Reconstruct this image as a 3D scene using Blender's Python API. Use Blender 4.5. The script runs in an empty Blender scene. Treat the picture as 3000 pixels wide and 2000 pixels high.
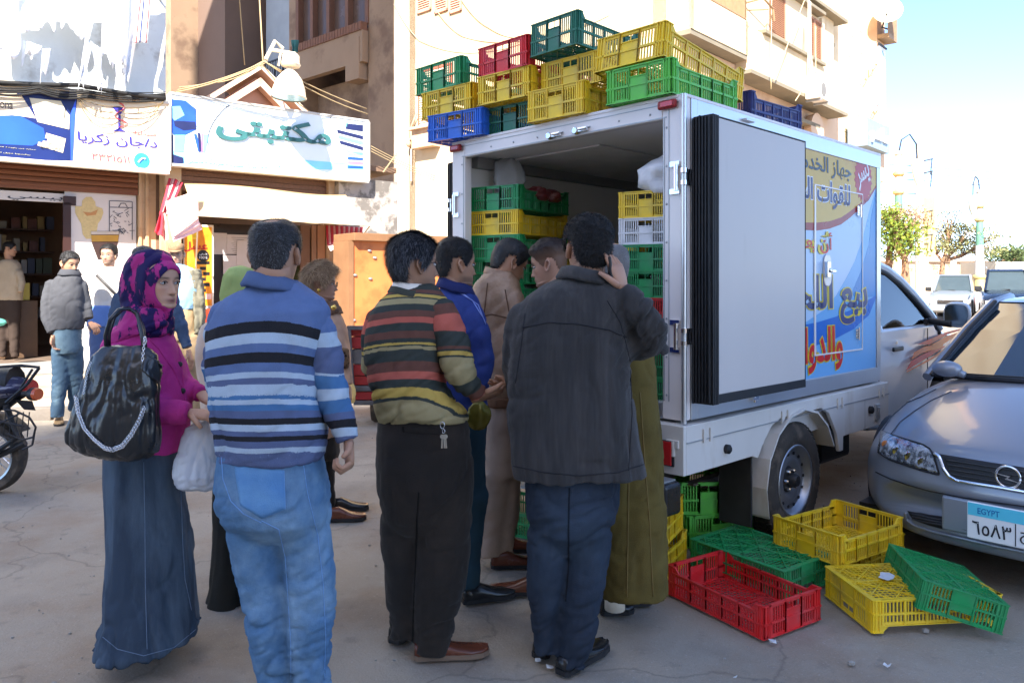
import bpy,math,random
import numpy as np
from mathutils import Vector,Matrix
from mathutils.bvhtree import BVHTree
random.seed(7);np.random.seed(7)
SC=bpy.context.scene;COL=SC.collection
R=math.radians
# --- camera, sky, sun, exposure
CAM_H=1.53
cam=bpy.data.cameras.new('camera');camo=bpy.data.objects.new('camera',cam);COL.objects.link(camo)
camo.location=(0,0,CAM_H);camo.rotation_euler=(R(90),0,0)
cam.lens=27.0;cam.sensor_width=36.0;cam.shift_y=-(1000-815)/3000.0
cam.clip_start=0.05;cam.clip_end=3000
SC.camera=camo
SUN_EL=40.0
SUN_DIR=Vector((-0.14,-0.99,0)).normalized()
world=bpy.data.worlds.new("World");SC.world=world;world.use_nodes=True
wn=world.node_tree;wn.nodes.clear()
wo=wn.nodes.new('ShaderNodeOutputWorld');wb=wn.nodes.new('ShaderNodeBackground');ws=wn.nodes.new('ShaderNodeTexSky')
ws.sky_type='NISHITA';ws.sun_disc=False;ws.sun_elevation=R(SUN_EL)
ws.sun_rotation=math.atan2(SUN_DIR.x,SUN_DIR.y)
ws.air_density=0.55;ws.dust_density=0.5;ws.ozone_density=3.0;ws.altitude=0
wb.inputs['Strength'].default_value=0.14
wn.links.new(ws.outputs[0],wb.inputs[0]);wn.links.new(wb.outputs[0],wo.inputs[0])
sl=bpy.data.lights.new('sun','SUN');sl.energy=4.3;sl.angle=R(0.53);sl.color=(1.0,0.94,0.85)
so=bpy.data.objects.new('sun',sl);COL.objects.link(so)
sd=Vector((SUN_DIR.x*math.cos(R(SUN_EL)),SUN_DIR.y*math.cos(R(SUN_EL)),math.sin(R(SUN_EL))))
so.rotation_euler=sd.to_track_quat('Z','Y').to_euler();so.location=(0,-3,20)
SC.view_settings.view_transform='Standard';SC.view_settings.look='None'
SC.view_settings.gamma=1.0;SC.view_settings.use_curve_mapping=False
SC.view_settings.exposure=2.1
SC.render.engine='CYCLES'
SC.cycles.use_denoising=True
SC.cycles.max_bounces=7;SC.cycles.diffuse_bounces=4;SC.cycles.glossy_bounces=3
SC.cycles.transparent_max_bounces=12;SC.cycles.transmission_bounces=5
SC.cycles.sample_clamp_indirect=8.0
# --- measuring helpers (turn a measured direction + distance into a place)
FD=1764.0
def P(x,y,Y):
 return np.array([(x-1176.0)/FD*Y,Y,CAM_H+(639.0-y)/FD*Y])
def GY(y,z=0.0):
 return FD*(CAM_H-z)/(y-639.0)
def G(x,y,z=0.0):
 return P(x,y,GY(y,z))
def onplane(x,y,p0,n):
 d=np.array([(x-1176.0)/FD,1.0,(639.0-y)/FD]);o=np.array([0,0,CAM_H])
 t=np.dot(np.array(p0)-o,n)/np.dot(d,n)
 return o+d*t
def V3(*a):return np.array(a,float)
def nrm(v):
 v=np.array(v,float);l=np.linalg.norm(v);return v/l if l>1e-12 else v
# --- value noise
_rs=np.random.RandomState(3);_tab=_rs.rand(64,64,64).astype(np.float32)
def vn(p):
 p=np.asarray(p,float);i=np.floor(p).astype(int);f=p-i;f=f*f*(3-2*f)
 i0=i&63;i1=(i+1)&63
 x0,y0,z0=i0[...,0],i0[...,1],i0[...,2];x1,y1,z1=i1[...,0],i1[...,1],i1[...,2]
 fx,fy,fz=f[...,0],f[...,1],f[...,2]
 a=_tab[x0,y0,z0]*(1-fx)+_tab[x1,y0,z0]*fx;b=_tab[x0,y1,z0]*(1-fx)+_tab[x1,y1,z0]*fx
 c=_tab[x0,y0,z1]*(1-fx)+_tab[x1,y0,z1]*fx;d=_tab[x0,y1,z1]*(1-fx)+_tab[x1,y1,z1]*fx
 return((a*(1-fy)+b*fy)*(1-fz)+(c*(1-fy)+d*fy)*fz)*2-1
def fbm(p,o=3):
 s=0;a=1.0;t=0
 for k in range(o):s=s+a*vn(np.asarray(p)*(2.03**k)+17.3*k);t+=a;a*=0.5
 return s/t
# --- materials
MATS={}
def srgb(r,g,b):
 f=lambda c:(c/255/12.92)if c/255<=0.04045 else((c/255+0.055)/1.055)**2.4
 return(f(r),f(g),f(b))
def PM(name,col,rough=0.6,metal=0.0,var=0.12,vs=6.0,bump=0.0,bs=60.0,spec=0.4,coat=0.0,col2=None,c2s=3.0,c2lo=0.5,c2hi=0.62,stretch=(1,1,1),alpha=1.0,trans=0.0,ior=1.45,emit=None,es=0.0,rvar=0.1,sheen=0.0):
 if name in MATS:return MATS[name]
 m=bpy.data.materials.new(name);m.use_nodes=True;nt=m.node_tree;N=nt.nodes;L=nt.links
 b=N['Principled BSDF']
 b.inputs['Roughness'].default_value=rough;b.inputs['Metallic'].default_value=metal
 b.inputs['Specular IOR Level'].default_value=spec;b.inputs['Coat Weight'].default_value=coat
 b.inputs['IOR'].default_value=ior;b.inputs['Transmission Weight'].default_value=trans;b.inputs['Alpha'].default_value=alpha
 b.inputs['Coat Roughness'].default_value=0.06
 if sheen:b.inputs['Sheen Weight'].default_value=sheen;b.inputs['Sheen Roughness'].default_value=0.5
 tc=N.new('ShaderNodeTexCoord');mp=N.new('ShaderNodeMapping');L.new(tc.outputs['Object'],mp.inputs[0])
 mp.inputs['Scale'].default_value=stretch
 n1=N.new('ShaderNodeTexNoise');n1.inputs['Scale'].default_value=vs;n1.inputs['Detail'].default_value=5
 L.new(mp.outputs[0],n1.inputs['Vector'])
 mx=N.new('ShaderNodeMix');mx.data_type='RGBA';mx.blend_type='MULTIPLY';mx.inputs[0].default_value=1.0
 mr=N.new('ShaderNodeMapRange');mr.inputs['From Min'].default_value=0.25;mr.inputs['From Max'].default_value=0.75
 mr.inputs['To Min'].default_value=1-var;mr.inputs['To Max'].default_value=1+var
 L.new(n1.outputs['Fac'],mr.inputs['Value'])
 if col2 is not None:
  n2=N.new('ShaderNodeTexNoise');n2.inputs['Scale'].default_value=c2s;n2.inputs['Detail'].default_value=7;n2.inputs['Roughness'].default_value=0.6
  L.new(mp.outputs[0],n2.inputs['Vector'])
  m2=N.new('ShaderNodeMapRange');m2.inputs['From Min'].default_value=c2lo;m2.inputs['From Max'].default_value=c2hi
  L.new(n2.outputs['Fac'],m2.inputs['Value'])
  c2=N.new('ShaderNodeMix');c2.data_type='RGBA';L.new(m2.outputs[0],c2.inputs[0])
  c2.inputs[6].default_value=(*col,1);c2.inputs[7].default_value=(*col2,1)
  L.new(c2.outputs[2],mx.inputs[6])
 else:
  mx.inputs[6].default_value=(*col,1)
 L.new(mr.outputs[0],mx.inputs[7]);L.new(mx.outputs[2],b.inputs['Base Color'])
 if rvar:
  rr=N.new('ShaderNodeMapRange');rr.inputs['To Min'].default_value=max(0.02,rough-rvar);rr.inputs['To Max'].default_value=min(1,rough+rvar)
  L.new(n1.outputs['Fac'],rr.inputs['Value']);L.new(rr.outputs[0],b.inputs['Roughness'])
 if bump:
  nb=N.new('ShaderNodeTexNoise');nb.inputs['Scale'].default_value=bs;nb.inputs['Detail'].default_value=4
  L.new(mp.outputs[0],nb.inputs['Vector'])
  bp=N.new('ShaderNodeBump');bp.inputs['Strength'].default_value=bump;bp.inputs['Distance'].default_value=0.01
  L.new(nb.outputs['Fac'],bp.inputs['Height']);L.new(bp.outputs[0],b.inputs['Normal'])
 if emit:b.inputs['Emission Color'].default_value=(*emit,1);b.inputs['Emission Strength'].default_value=es
 MATS[name]=m
 return m
def glass_mat(name,tint=(0.6,0.7,0.7),a=0.25,rough=0.03):
 if name in MATS:return MATS[name]
 m=bpy.data.materials.new(name);m.use_nodes=True;nt=m.node_tree;N=nt.nodes;L=nt.links;N.clear()
 o=N.new('ShaderNodeOutputMaterial');mx=N.new('ShaderNodeMixShader');g=N.new('ShaderNodeBsdfGlossy');t=N.new('ShaderNodeBsdfTransparent')
 fr=N.new('ShaderNodeFresnel');fr.inputs[0].default_value=1.5
 mr=N.new('ShaderNodeMapRange');mr.inputs['To Min'].default_value=a;mr.inputs['To Max'].default_value=1.0
 L.new(fr.outputs[0],mr.inputs['Value']);L.new(mr.outputs[0],mx.inputs[0])
 g.inputs['Roughness'].default_value=rough;t.inputs[0].default_value=(*tint,1)
 L.new(t.outputs[0],mx.inputs[1]);L.new(g.outputs[0],mx.inputs[2]);L.new(mx.outputs[0],o.inputs[0])
 MATS[name]=m;return m
def attr_mat(name,rough=0.85,bump=0.25,bs=220.0,var=0.1,vs=9.0,stops=None,spec=0.2,sheen=0.0,stretch=(1,1,1),ribs=None):
 """colour from the vertex colour 'Col', or from the ramp coordinate 'sc' when stops is given"""
 if name in MATS:return MATS[name]
 m=PM(name,(1,1,1),rough,0,var,vs,bump,bs,spec,stretch=stretch,sheen=sheen)
 nt=m.node_tree;N=nt.nodes;L=nt.links
 mx=[n for n in N if n.bl_idname=='ShaderNodeMix'][0]
 at=N.new('ShaderNodeAttribute')
 if stops is None:
  at.attribute_name='Col';L.new(at.outputs['Color'],mx.inputs[6])
 else:
  at.attribute_name='sc'
  per=stops[0]
  fr=N.new('ShaderNodeMath');fr.operation='DIVIDE';fr.inputs[1].default_value=per
  ff=N.new('ShaderNodeMath');ff.operation='FRACT'
  nz=N.new('ShaderNodeTexNoise');nz.inputs['Scale'].default_value=160.0;nz.inputs['Detail'].default_value=2
  ad=N.new('ShaderNodeMath');ad.operation='MULTIPLY_ADD';ad.inputs[1].default_value=0.006;L.new(nz.outputs['Fac'],ad.inputs[0])
  L.new(at.outputs['Fac'],fr.inputs[0]);L.new(fr.outputs[0],ad.inputs[2]);L.new(ad.outputs[0],ff.inputs[0])
  cr=N.new('ShaderNodeValToRGB');cr.color_ramp.interpolation='CONSTANT'
  els=cr.color_ramp.elements
  for k,(p,c)in enumerate(stops[1]):
   e=els[k]if k<2 else els.new(p/per)
   e.position=p/per;e.color=(*c,1)
  L.new(ff.outputs[0],cr.inputs[0]);L.new(cr.outputs[0],mx.inputs[6])
 return m
# --- objects
def tag(o,label=None,cat=None,group=None,kind=None):
 if label:o['label']=label
 if cat:o['category']=cat
 if group:o['group']=group
 if kind:o['kind']=kind
 return o
def empty(name,loc,label=None,cat=None,group=None,kind=None):
 o=bpy.data.objects.new(name,None);COL.objects.link(o);o.location=loc;o.empty_display_size=0.1
 return tag(o,label,cat,group,kind)
class MB:
 def __init__(s,M=None):
  s.v=[];s.f=[];s.m=[];s.n=0;s.M=None if M is None else np.array(M,float);s.mi=0;s.edge=None
 def add(s,vs,fs,mi=None):
  vs=np.asarray(vs,float).reshape(-1,3)
  if s.M is not None:vs=vs@s.M[:3,:3].T+s.M[:3,3]
  s.v.append(vs);k=s.n
  for f in fs:s.f.append(tuple(int(i)+k for i in f))
  s.m+=[s.mi if mi is None else mi]*len(fs);s.n+=len(vs)
 def box(s,a,b,mi=None):
  x0,y0,z0=a;x1,y1,z1=b
  s.add([(x0,y0,z0),(x1,y0,z0),(x1,y1,z0),(x0,y1,z0),(x0,y0,z1),(x1,y0,z1),(x1,y1,z1),(x0,y1,z1)],[(0,3,2,1),(4,5,6,7),(0,1,5,4),(1,2,6,5),(2,3,7,6),(3,0,4,7)],mi)
 def hexa(s,p,mi=None):
  s.add(p,[(0,3,2,1),(4,5,6,7),(0,1,5,4),(1,2,6,5),(2,3,7,6),(3,0,4,7)],mi)
 def bar(s,p,q,w,h=None,up=(0,0,1),mi=None):
  p=np.array(p,float);q=np.array(q,float);h=w if h is None else h
  t=nrm(q-p);u=np.array(up,float)
  if abs(np.dot(t,u))>0.97:u=np.array([1.0,0,0])
  a=nrm(np.cross(t,u))*w/2;b=nrm(np.cross(a,t))*h/2
  s.hexa([p-a-b,p+a-b,p+a+b,p-a+b,q-a-b,q+a-b,q+a+b,q-a+b],mi)
 def loft(s,rings,cap=True,mi=None,closed=True):
  rings=[np.asarray(r,float)for r in rings];n=len(rings[0]);fs=[]
  for i in range(len(rings)-1):
   for j in range(n if closed else n-1):
    k=(j+1)%n;fs.append((i*n+j,i*n+k,(i+1)*n+k,(i+1)*n+j))
  if cap and closed:
   fs.append(tuple(reversed(range(n))));fs.append(tuple((len(rings)-1)*n+j for j in range(n)))
  s.add(np.vstack(rings),fs,mi)
 def tube(s,pts,r,n=8,mi=None,cap=True):
  pts=[np.array(p,float)for p in pts];rs=r if hasattr(r,'__len__')else[r]*len(pts);rings=[];pa=None
  for i,p in enumerate(pts):
   t=nrm(pts[min(i+1,len(pts)-1)]-pts[max(i-1,0)])
   a=np.cross(t,[0,0,1.0])if pa is None else pa-np.dot(pa,t)*t
   if np.linalg.norm(a)<1e-3:a=np.cross(t,[1.0,0,0])
   a=nrm(a);pa=a;b=np.cross(t,a)
   th=np.arange(n)*2*math.pi/n
   rings.append(p+rs[i]*(np.outer(np.cos(th),a)+np.outer(np.sin(th),b)))
  s.loft(rings,cap,mi)
 def lathe(s,prof,c=(0,0,0),ax=(0,0,1),n=24,mi=None,cap=True):
  ax=nrm(ax);a=np.cross(ax,[0,0,1.0])
  if np.linalg.norm(a)<1e-3:a=np.array([1.0,0,0])
  a=nrm(a);b=np.cross(ax,a);th=np.arange(n)*2*math.pi/n;c=np.array(c,float)
  s.loft([c+ax*h+r*(np.outer(np.cos(th),a)+np.outer(np.sin(th),b))for r,h in prof],cap,mi)
 def ell(s,c,rad,n=12,m=8,mi=None,rot=None):
  rings=[];c=np.array(c,float)
  th=np.arange(n)*2*math.pi/n
  for i in range(m+1):
   ph=-math.pi/2+math.pi*i/m;q=math.cos(ph)if 0<i<m else 0.02
   r=np.stack([rad[0]*q*np.cos(th),rad[1]*q*np.sin(th),np.full(n,rad[2]*math.sin(ph))],1)
   if rot is not None:r=r@np.array(rot).T
   rings.append(c+r)
  s.loft(rings,True,mi)
 def prism(s,poly,d0,d1,axes=((1,0,0),(0,0,1),(0,1,0)),o=(0,0,0),mi=None):
  """poly in (a,b); extruded along c from d0 to d1; concave outlines are fine"""
  A,B,C=[np.array(q,float)for q in axes];o=np.array(o,float);n=len(poly)
  ar=sum(poly[i][0]*poly[(i+1)%n][1]-poly[(i+1)%n][0]*poly[i][1]for i in range(n))
  if ar<0:poly=poly[::-1]
  vs=[o+A*a+B*b+C*d for d in(d0,d1)for a,b in poly]
  fs=[tuple(reversed(range(n))),tuple(range(n,2*n))]+[(i,(i+1)%n,n+(i+1)%n,n+i)for i in range(n)]
  s.add(vs,fs,mi)
 def build(s,name,mats,parent=None,smooth=False,bevel=0.0,fix=True,seg=2):
  me=bpy.data.meshes.new(name)
  if s.v:me.from_pydata(np.vstack(s.v).tolist(),[],s.f)
  mats=mats if isinstance(mats,(list,tuple))else[mats]
  for m in mats:me.materials.append(m)
  if len(mats)>1:me.polygons.foreach_set('material_index',s.m)
  if smooth:
   me.polygons.foreach_set('use_smooth',[True]*len(me.polygons))
  me.validate();me.update()
  o=bpy.data.objects.new(name,me);COL.objects.link(o)
  if parent is not None:
   o.parent=parent
   if fix:o.location=-wloc(parent)
  if smooth=='auto' or(bevel and smooth):
   me.set_sharp_from_angle(angle=R(38))
  if bevel:
   bm=o.modifiers.new('bevel','BEVEL');bm.width=bevel;bm.segments=seg;bm.limit_method='ANGLE';bm.angle_limit=R(40)
   bm.harden_normals=False
  return o
def wloc(o):
 l=Vector((0,0,0))
 while o is not None:l=l+o.location;o=o.parent
 return l
def cp(o,parent=None):
 c=o.copy();COL.objects.link(c)
 if parent is not None:c.parent=parent
 return c
def cptree(o,loc=None,rz=None):
 c=cp(o)
 if loc is not None:c.location=loc
 if rz is not None:c.rotation_euler[2]=rz
 for ch in o.children:
  d=cp(ch,c)
  for g in ch.children:cp(g,d)
 return c
def frame(o,x,z=(0,0,1)):
 """matrix whose x runs along x, z up, y = z cross x (into the wall)"""
 x=nrm(x);z=nrm(z);y=np.cross(z,x);M=np.eye(4);M[:3,0]=x;M[:3,1]=y;M[:3,2]=z;M[:3,3]=o;return M
# --- lettering
AR={}
def _a(ch,base,n):AR[ch]=[chr(base+i)for i in range(n)]
for ch,b_,n_ in[('ا',0xFE8D,2),('أ',0xFE83,2),('ب',0xFE8F,4),('ة',0xFE93,2),('ت',0xFE95,4),('ج',0xFE9D,4),('ح',0xFEA1,4),('خ',0xFEA5,4),('د',0xFEA9,2),('ر',0xFEAD,2),('ز',0xFEAF,2),('س',0xFEB1,4),('ش',0xFEB5,4),('ص',0xFEB9,4),('ط',0xFEC1,4),('ع',0xFEC9,4),('ف',0xFED1,4),('ق',0xFED5,4),('ك',0xFED9,4),('ل',0xFEDD,4),('م',0xFEE1,4),('ن',0xFEE5,4),('ه',0xFEE9,4),('و',0xFEED,2),('ى',0xFEEF,2),('ي',0xFEF1,4)]:_a(ch,b_,n_)
def shape_ar(t):
 out=[]
 for i,ch in enumerate(t):
  if ch not in AR:out.append(ch);continue
  pj=i>0 and t[i-1]in AR and len(AR[t[i-1]])==4
  nj=len(AR[ch])==4 and i+1<len(t)and t[i+1]in AR
  out.append(AR[ch][(3 if nj else 1)if pj else(2 if nj else 0)])
 s=''.join(out)
 s=s[::-1];res='';run=''
 for ch in s:
  if ch.isdigit():run=ch+run
  else:res+=run+ch;run=''
 return res+run
def text(s,M,x0,x1,z0,z1,m,parent,name='lettering',depth=0.004,off=0.0,y=0.0,fit='both',fix=True,arabic=True,bold=0.0):
 """lettering fitted in the box x0..x1, z0..z1 of the frame M, standing proud of it towards -y"""
 c=bpy.data.curves.new('t','FONT');c.body=shape_ar(s)if arabic else s;c.size=1.0;c.extrude=0.5;c.offset=bold;c.resolution_u=3
 o=bpy.data.objects.new('t',c);COL.objects.link(o)
 bpy.context.view_layer.update();dg=bpy.context.evaluated_depsgraph_get()
 me=bpy.data.meshes.new_from_object(o.evaluated_get(dg));bpy.data.objects.remove(o);bpy.data.curves.remove(c)
 n=len(me.vertices);co=np.empty(n*3);me.vertices.foreach_get('co',co);co=co.reshape(-1,3)
 lo=co.min(0);hi=co.max(0);w=hi[0]-lo[0];h=hi[1]-lo[1]
 sx=(x1-x0)/w;sz=(z1-z0)/h
 if fit=='in':sx=sz=min(sx,sz)
 X=(x0+x1)/2+(co[:,0]-(lo[0]+hi[0])/2)*sx;Z=(z0+z1)/2+(co[:,1]-(lo[1]+hi[1])/2)*sz
 Yy=y-(co[:,2]+0.5)*depth
 q=np.stack([X,Yy,Z],1)@np.array(M)[:3,:3].T+np.array(M)[:3,3]
 me.vertices.foreach_set('co',q.ravel());me.materials.clear();me.materials.append(m);me.update()
 o=bpy.data.objects.new(name,me);COL.objects.link(o);o.parent=parent
 if fix:o.location=-wloc(parent)
 return o
def decal(poly,M,m,parent,name='print',y=0.0,t=0.0012):
 b=MB(M);b.prism(poly,y-t,y);return b.build(name,m,parent)
# --- shared materials
ml=lambda*a,**k:PM(*a,**k)
white_paint=ml('white_truck_paint',srgb(226,218,214),0.32,0,0.03,2,0,spec=0.5,coat=0.3)
alu=ml('brushed_aluminium',(0.62,0.63,0.65),0.33,0.85,0.06,3,0.05,200,stretch=(1,1,0.05))
chrome=ml('chrome',(0.8,0.8,0.82),0.12,1.0,0.02)
black_rub=ml('black_rubber',(0.018,0.018,0.02),0.55,0,0.3,20)
black_pl=ml('black_plastic',(0.02,0.02,0.022),0.4,0,0.2,10)
steel=ml('painted_steel',(0.35,0.36,0.37),0.45,0.6,0.2,8)
dark_metal=ml('dark_metal',(0.04,0.04,0.042),0.5,0.5,0.3,12)
# --- ground
asphalt=PM('dusty_asphalt',srgb(160,150,136),0.9,0,0.10,1.3,0.35,90,spec=0.15,col2=srgb(150,134,117),c2s=1.1,c2lo=0.46,c2hi=0.62)
def enrich_ground(m):
 nt=m.node_tree;N=nt.nodes;L=nt.links
 b=N['Principled BSDF'];mx=[n for n in N if n.bl_idname=='ShaderNodeMix' and n.blend_type=='MULTIPLY'][0]
 mp=[n for n in N if n.bl_idname=='ShaderNodeMapping'][0]
 prev=mx.outputs[2]
 for sc,lo,hi,col,fac in((9,0.60,0.70,(0.12,0.11,0.10),0.30),(2.3,0.55,0.75,(0.15,0.135,0.12),0.5),(34,0.66,0.74,(0.55,0.52,0.47),0.30),(120,0.60,0.72,(0.55,0.53,0.5),0.35),(260,0.58,0.68,(0.03,0.03,0.03),0.35),(0.7,0.56,0.66,(0.24,0.20,0.165),0.5)):
  n=N.new('ShaderNodeTexNoise');n.inputs['Scale'].default_value=sc;n.inputs['Detail'].default_value=5;n.noise_dimensions='4D';n.inputs['W'].default_value=sc
  L.new(mp.outputs[0],n.inputs['Vector'])
  r=N.new('ShaderNodeMapRange');r.inputs['From Min'].default_value=lo;r.inputs['From Max'].default_value=hi;r.inputs['To Max'].default_value=fac
  L.new(n.outputs['Fac'],r.inputs['Value'])
  c=N.new('ShaderNodeMix');c.data_type='RGBA';L.new(r.outputs[0],c.inputs[0]);L.new(prev,c.inputs[6]);c.inputs[7].default_value=(*col,1)
  prev=c.outputs[2]
 vo=N.new('ShaderNodeTexVoronoi');vo.feature='DISTANCE_TO_EDGE';vo.inputs['Scale'].default_value=0.55
 wn_=N.new('ShaderNodeTexNoise');wn_.inputs['Scale'].default_value=2.5;wn_.inputs['Detail'].default_value=6;L.new(mp.outputs[0],wn_.inputs['Vector'])
 va=N.new('ShaderNodeVectorMath');va.operation='MULTIPLY_ADD';va.inputs[1].default_value=(.5,.5,.5);L.new(wn_.outputs['Color'],va.inputs[0]);L.new(mp.outputs[0],va.inputs[2]);L.new(va.outputs[0],vo.inputs['Vector'])
 r=N.new('ShaderNodeMapRange');r.inputs['From Min'].default_value=.0;r.inputs['From Max'].default_value=.008;r.inputs['To Min'].default_value=.3;r.inputs['To Max'].default_value=0;L.new(vo.outputs['Distance'],r.inputs['Value'])
 c=N.new('ShaderNodeMix');c.data_type='RGBA';L.new(r.outputs[0],c.inputs[0]);L.new(prev,c.inputs[6]);c.inputs[7].default_value=(.05,.045,.04,1);prev=c.outputs[2]
 L.new(prev,b.inputs['Base Color'])
 bp=[n for n in N if n.bl_idname=='ShaderNodeBump'][0]
 n=N.new('ShaderNodeTexNoise');n.inputs['Scale'].default_value=14;n.inputs['Detail'].default_value=8;n.inputs['Roughness'].default_value=0.7
 L.new(mp.outputs[0],n.inputs['Vector'])
 b2=N.new('ShaderNodeBump');b2.inputs['Strength'].default_value=0.35;b2.inputs['Distance'].default_value=0.03
 L.new(n.outputs['Fac'],b2.inputs['Height']);L.new(bp.outputs[0],b2.inputs['Normal']);L.new(b2.outputs[0],b.inputs['Normal'])
enrich_ground(asphalt)
def ground():
 xs=np.concatenate([[-900,-300,-90,-40],np.linspace(-16,16,161),[25,45,90,300,900]])
 ys=np.concatenate([[-600,-100,-20],np.linspace(-2,18,101),[24,34,60,120,400,1500]])
 X,Y=np.meshgrid(xs,ys);Z=0.012*fbm(np.stack([X*0.6,Y*0.6,X*0],-1),2)-0.008+0.003*fbm(np.stack([X*3,Y*3,X*0+5],-1),2)
 Z[(np.abs(X)>16)|(Y>18)|(Y<-2)]=-0.008
 n=len(xs);v=np.stack([X,Y,Z],-1).reshape(-1,3)
 f=[(j*n+i,j*n+i+1,(j+1)*n+i+1,(j+1)*n+i)for j in range(len(ys)-1)for i in range(n-1)]
 b=MB();b.add(v,f);return tag(b.build('ground',asphalt,smooth=True),kind='structure')
ground()
DF=V3(math.cos(R(38.75)),math.sin(R(38.75)),0);NF=V3(DF[1],-DF[0],0)
SO=V3(-6.76,11.35,0)
def SF(x,y,q=0.0):
 return onplane(x,y,SO+NF*q,NF)
def sx(x,q=0.0):
 return float(np.dot(SF(x,600,q)-SO,DF))
FM=frame(SO,DF)
pav=PM('pale_pavement',srgb(176,160,140),0.9,0,0.08,3,0.3,50,spec=0.15,col2=srgb(140,122,102),c2s=1.6,c2lo=0.5,c2hi=0.7)
b=MB()
b.prism([(-22,7.6),(-6.5,8.15),(-5.0,8.45),(-3.6,9.0),(-1.9,10.7),(0.6,14.0),(9.0,21.5),(4.5,26),(-22,26)],-0.05,0.125,axes=((1,0,0),(0,1,0),(0,0,1)))
tag(b.build('pavement',pav,bevel=0.02),kind='structure')
curb=PM('curb_stone',srgb(120,112,104),0.9,0,0.15,5,0.4,40)
kerb=empty('kerb',(-6.5,8.1,0),kind='structure')
pts=[(-11,7.9),(-6.5,8.1),(-5.0,8.4),(-3.6,8.95),(-1.9,10.65),(0.6,13.95)]
for a_,c_ in zip(pts[:-1],pts[1:]):
 a_=V3(*a_,0);c_=V3(*c_,0);L_=np.linalg.norm(c_-a_);k=max(1,int(L_/0.55));t=nrm(c_-a_)
 for i in range(k):
  bb=MB(frame(a_+t*(L_*i/k),t));j=random.uniform(-.006,.006)
  bb.box((0.006,-0.10+j,-0.02),(L_/k-0.006,0.04,0.132+j));bb.build('kerb_stone',curb,kerb,bevel=0.008)
# --- crates
def crate_mesh(LX=0.40,LY=0.60,H=0.182):
 """a slotted harvest crate: short ends tall with a hand hole, long sides dipping between the shoulders"""
 b=MB();t=0.007;hx,hy=LX/2,LY/2;lo=H*0.80;mid=H*0.44
 def wall(half,n,ny,groups,top,solid=None,hole=None):
  def bx(s0,s1,z0,z1,d0=0.0,d1=t):b.hexa([n(s0,d0,z0),n(s1,d0,z0),n(s1,d1,z0),n(s0,d1,z0),n(s0,d0,z1),n(s1,d0,z1),n(s1,d1,z1),n(s0,d1,z1)])
  e=-half
  bx(-half,half,0.0,0.016);bx(-half,half,-0.0+mid-0.006,mid+0.006,-0.004,t)
  bx(-half+0.03,half-0.03,top-0.020,top-0.001);bx(-half+0.03,half-0.03,top-0.006,top,-0.006,t+0.002)
  for z in(0.0,):bx(-half,half,z,z+0.006,-0.005,0)
  for s in(-1,1):
   a0,a1=sorted((s*half,s*(half-0.045)));bx(a0,a1,0,H)
   for q in(0.012,0.030):bx(s*(half-q)-0.0025,s*(half-q)+0.0025,0,H,-0.005,0)
   bx(a0,a1,H-0.006,H,-0.006,t+0.002);bx(a0,a1,mid-0.003,mid+0.003,-0.005,0)
   if top<H-0.01:
    s0=s*(half-0.045);s1=s*(half-0.075)
    pts=[(s0,top-0.02),(s1,top-0.02),(s1,top),(s0,H)]
    b.hexa([n(pts[0][0],0,pts[0][1]),n(pts[1][0],0,pts[1][1]),n(pts[1][0],t,pts[1][1]),n(pts[0][0],t,pts[0][1]),n(pts[3][0],0,pts[3][1]),n(pts[2][0],0,pts[2][1]),n(pts[2][0],t,pts[2][1]),n(pts[3][0],t,pts[3][1])])
  for(g0,g1,kind)in groups:
   if kind=='solid':
    bx(g0,g1,0.016,mid,0,t*0.7);bx(g0,g1,mid,top-0.058,0,t*0.7)
    bx(g0,g1,top-0.060,top-0.055,-0.004,t);bx((g0+g1)/2-0.002,(g0+g1)/2+0.002,top-0.058,top-0.02,0.002,0.006)
   else:
    k=kind
    for i in range(k+1):
     s=g0+(g1-g0)*i/k;w=0.0032
     bx(s-w,s+w,0.016,top-0.02,0.001,t-0.001)
   for s in(g0,g1):bx(s-0.005,s+0.005,0.0,top,-0.004,t)
 g=0.055
 for sg in(-1,1):
  wall(hx,(lambda s,d,z,sg=sg:(s,sg*(hy-d),z)),0,[(-hx+0.045,-g,6),(-g,g,'solid'),(g,hx-0.045,6)],H)
  w=(LY-0.09)/5
  wall(hy,(lambda s,d,z,sg=sg:(sg*(hx-d),s,z)),0,[(-hy+0.045+w*i,-hy+0.045+w*(i+1),6)for i in range(5)],lo)
 fx,fy=hx-0.004,hy-0.004
 n=17
 for i in range(1,n):x=-fx+2*fx*i/n;b.box((x-0.0022,-fy,0.004),(x+0.0022,fy,0.0085))
 n=26
 for i in range(1,n):y=-fy+2*fy*i/n;b.box((-fx,y-0.0022,0.0035),(fx,y+0.0022,0.008))
 for x in(-fx,0,fx-0.014):b.box((x,-fy,0.0),(x+0.014,fy,0.0095))
 for y in(-fy,-0.006,fy-0.014):b.box((-fx,y,0.0),(fx,y+0.014,0.0095))
 for k in range(-3,4):
  c=k*0.13
  for sg in(1,-1):
   p=[];
   for tt in np.linspace(-1,1,41):
    x=fx*tt;y=c+sg*x*1.0
    if abs(y)<fy:p.append((x,y))
   if len(p)>1:b.bar((*p[0],0.0015),(*p[-1],0.0015),0.005,0.008)
 return b
PLC={'green':(0.016,0.30,0.09),'dark_green':(0.014,0.15,0.085),'light_green':(0.12,0.54,0.06),'yellow':(0.86,0.58,0.018),'red':(0.70,0.022,0.025),'blue':(0.02,0.14,0.62),'navy':(0.018,0.026,0.16),'white':(0.74,0.74,0.76)}
_cb=crate_mesh();_cbase={}
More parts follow.
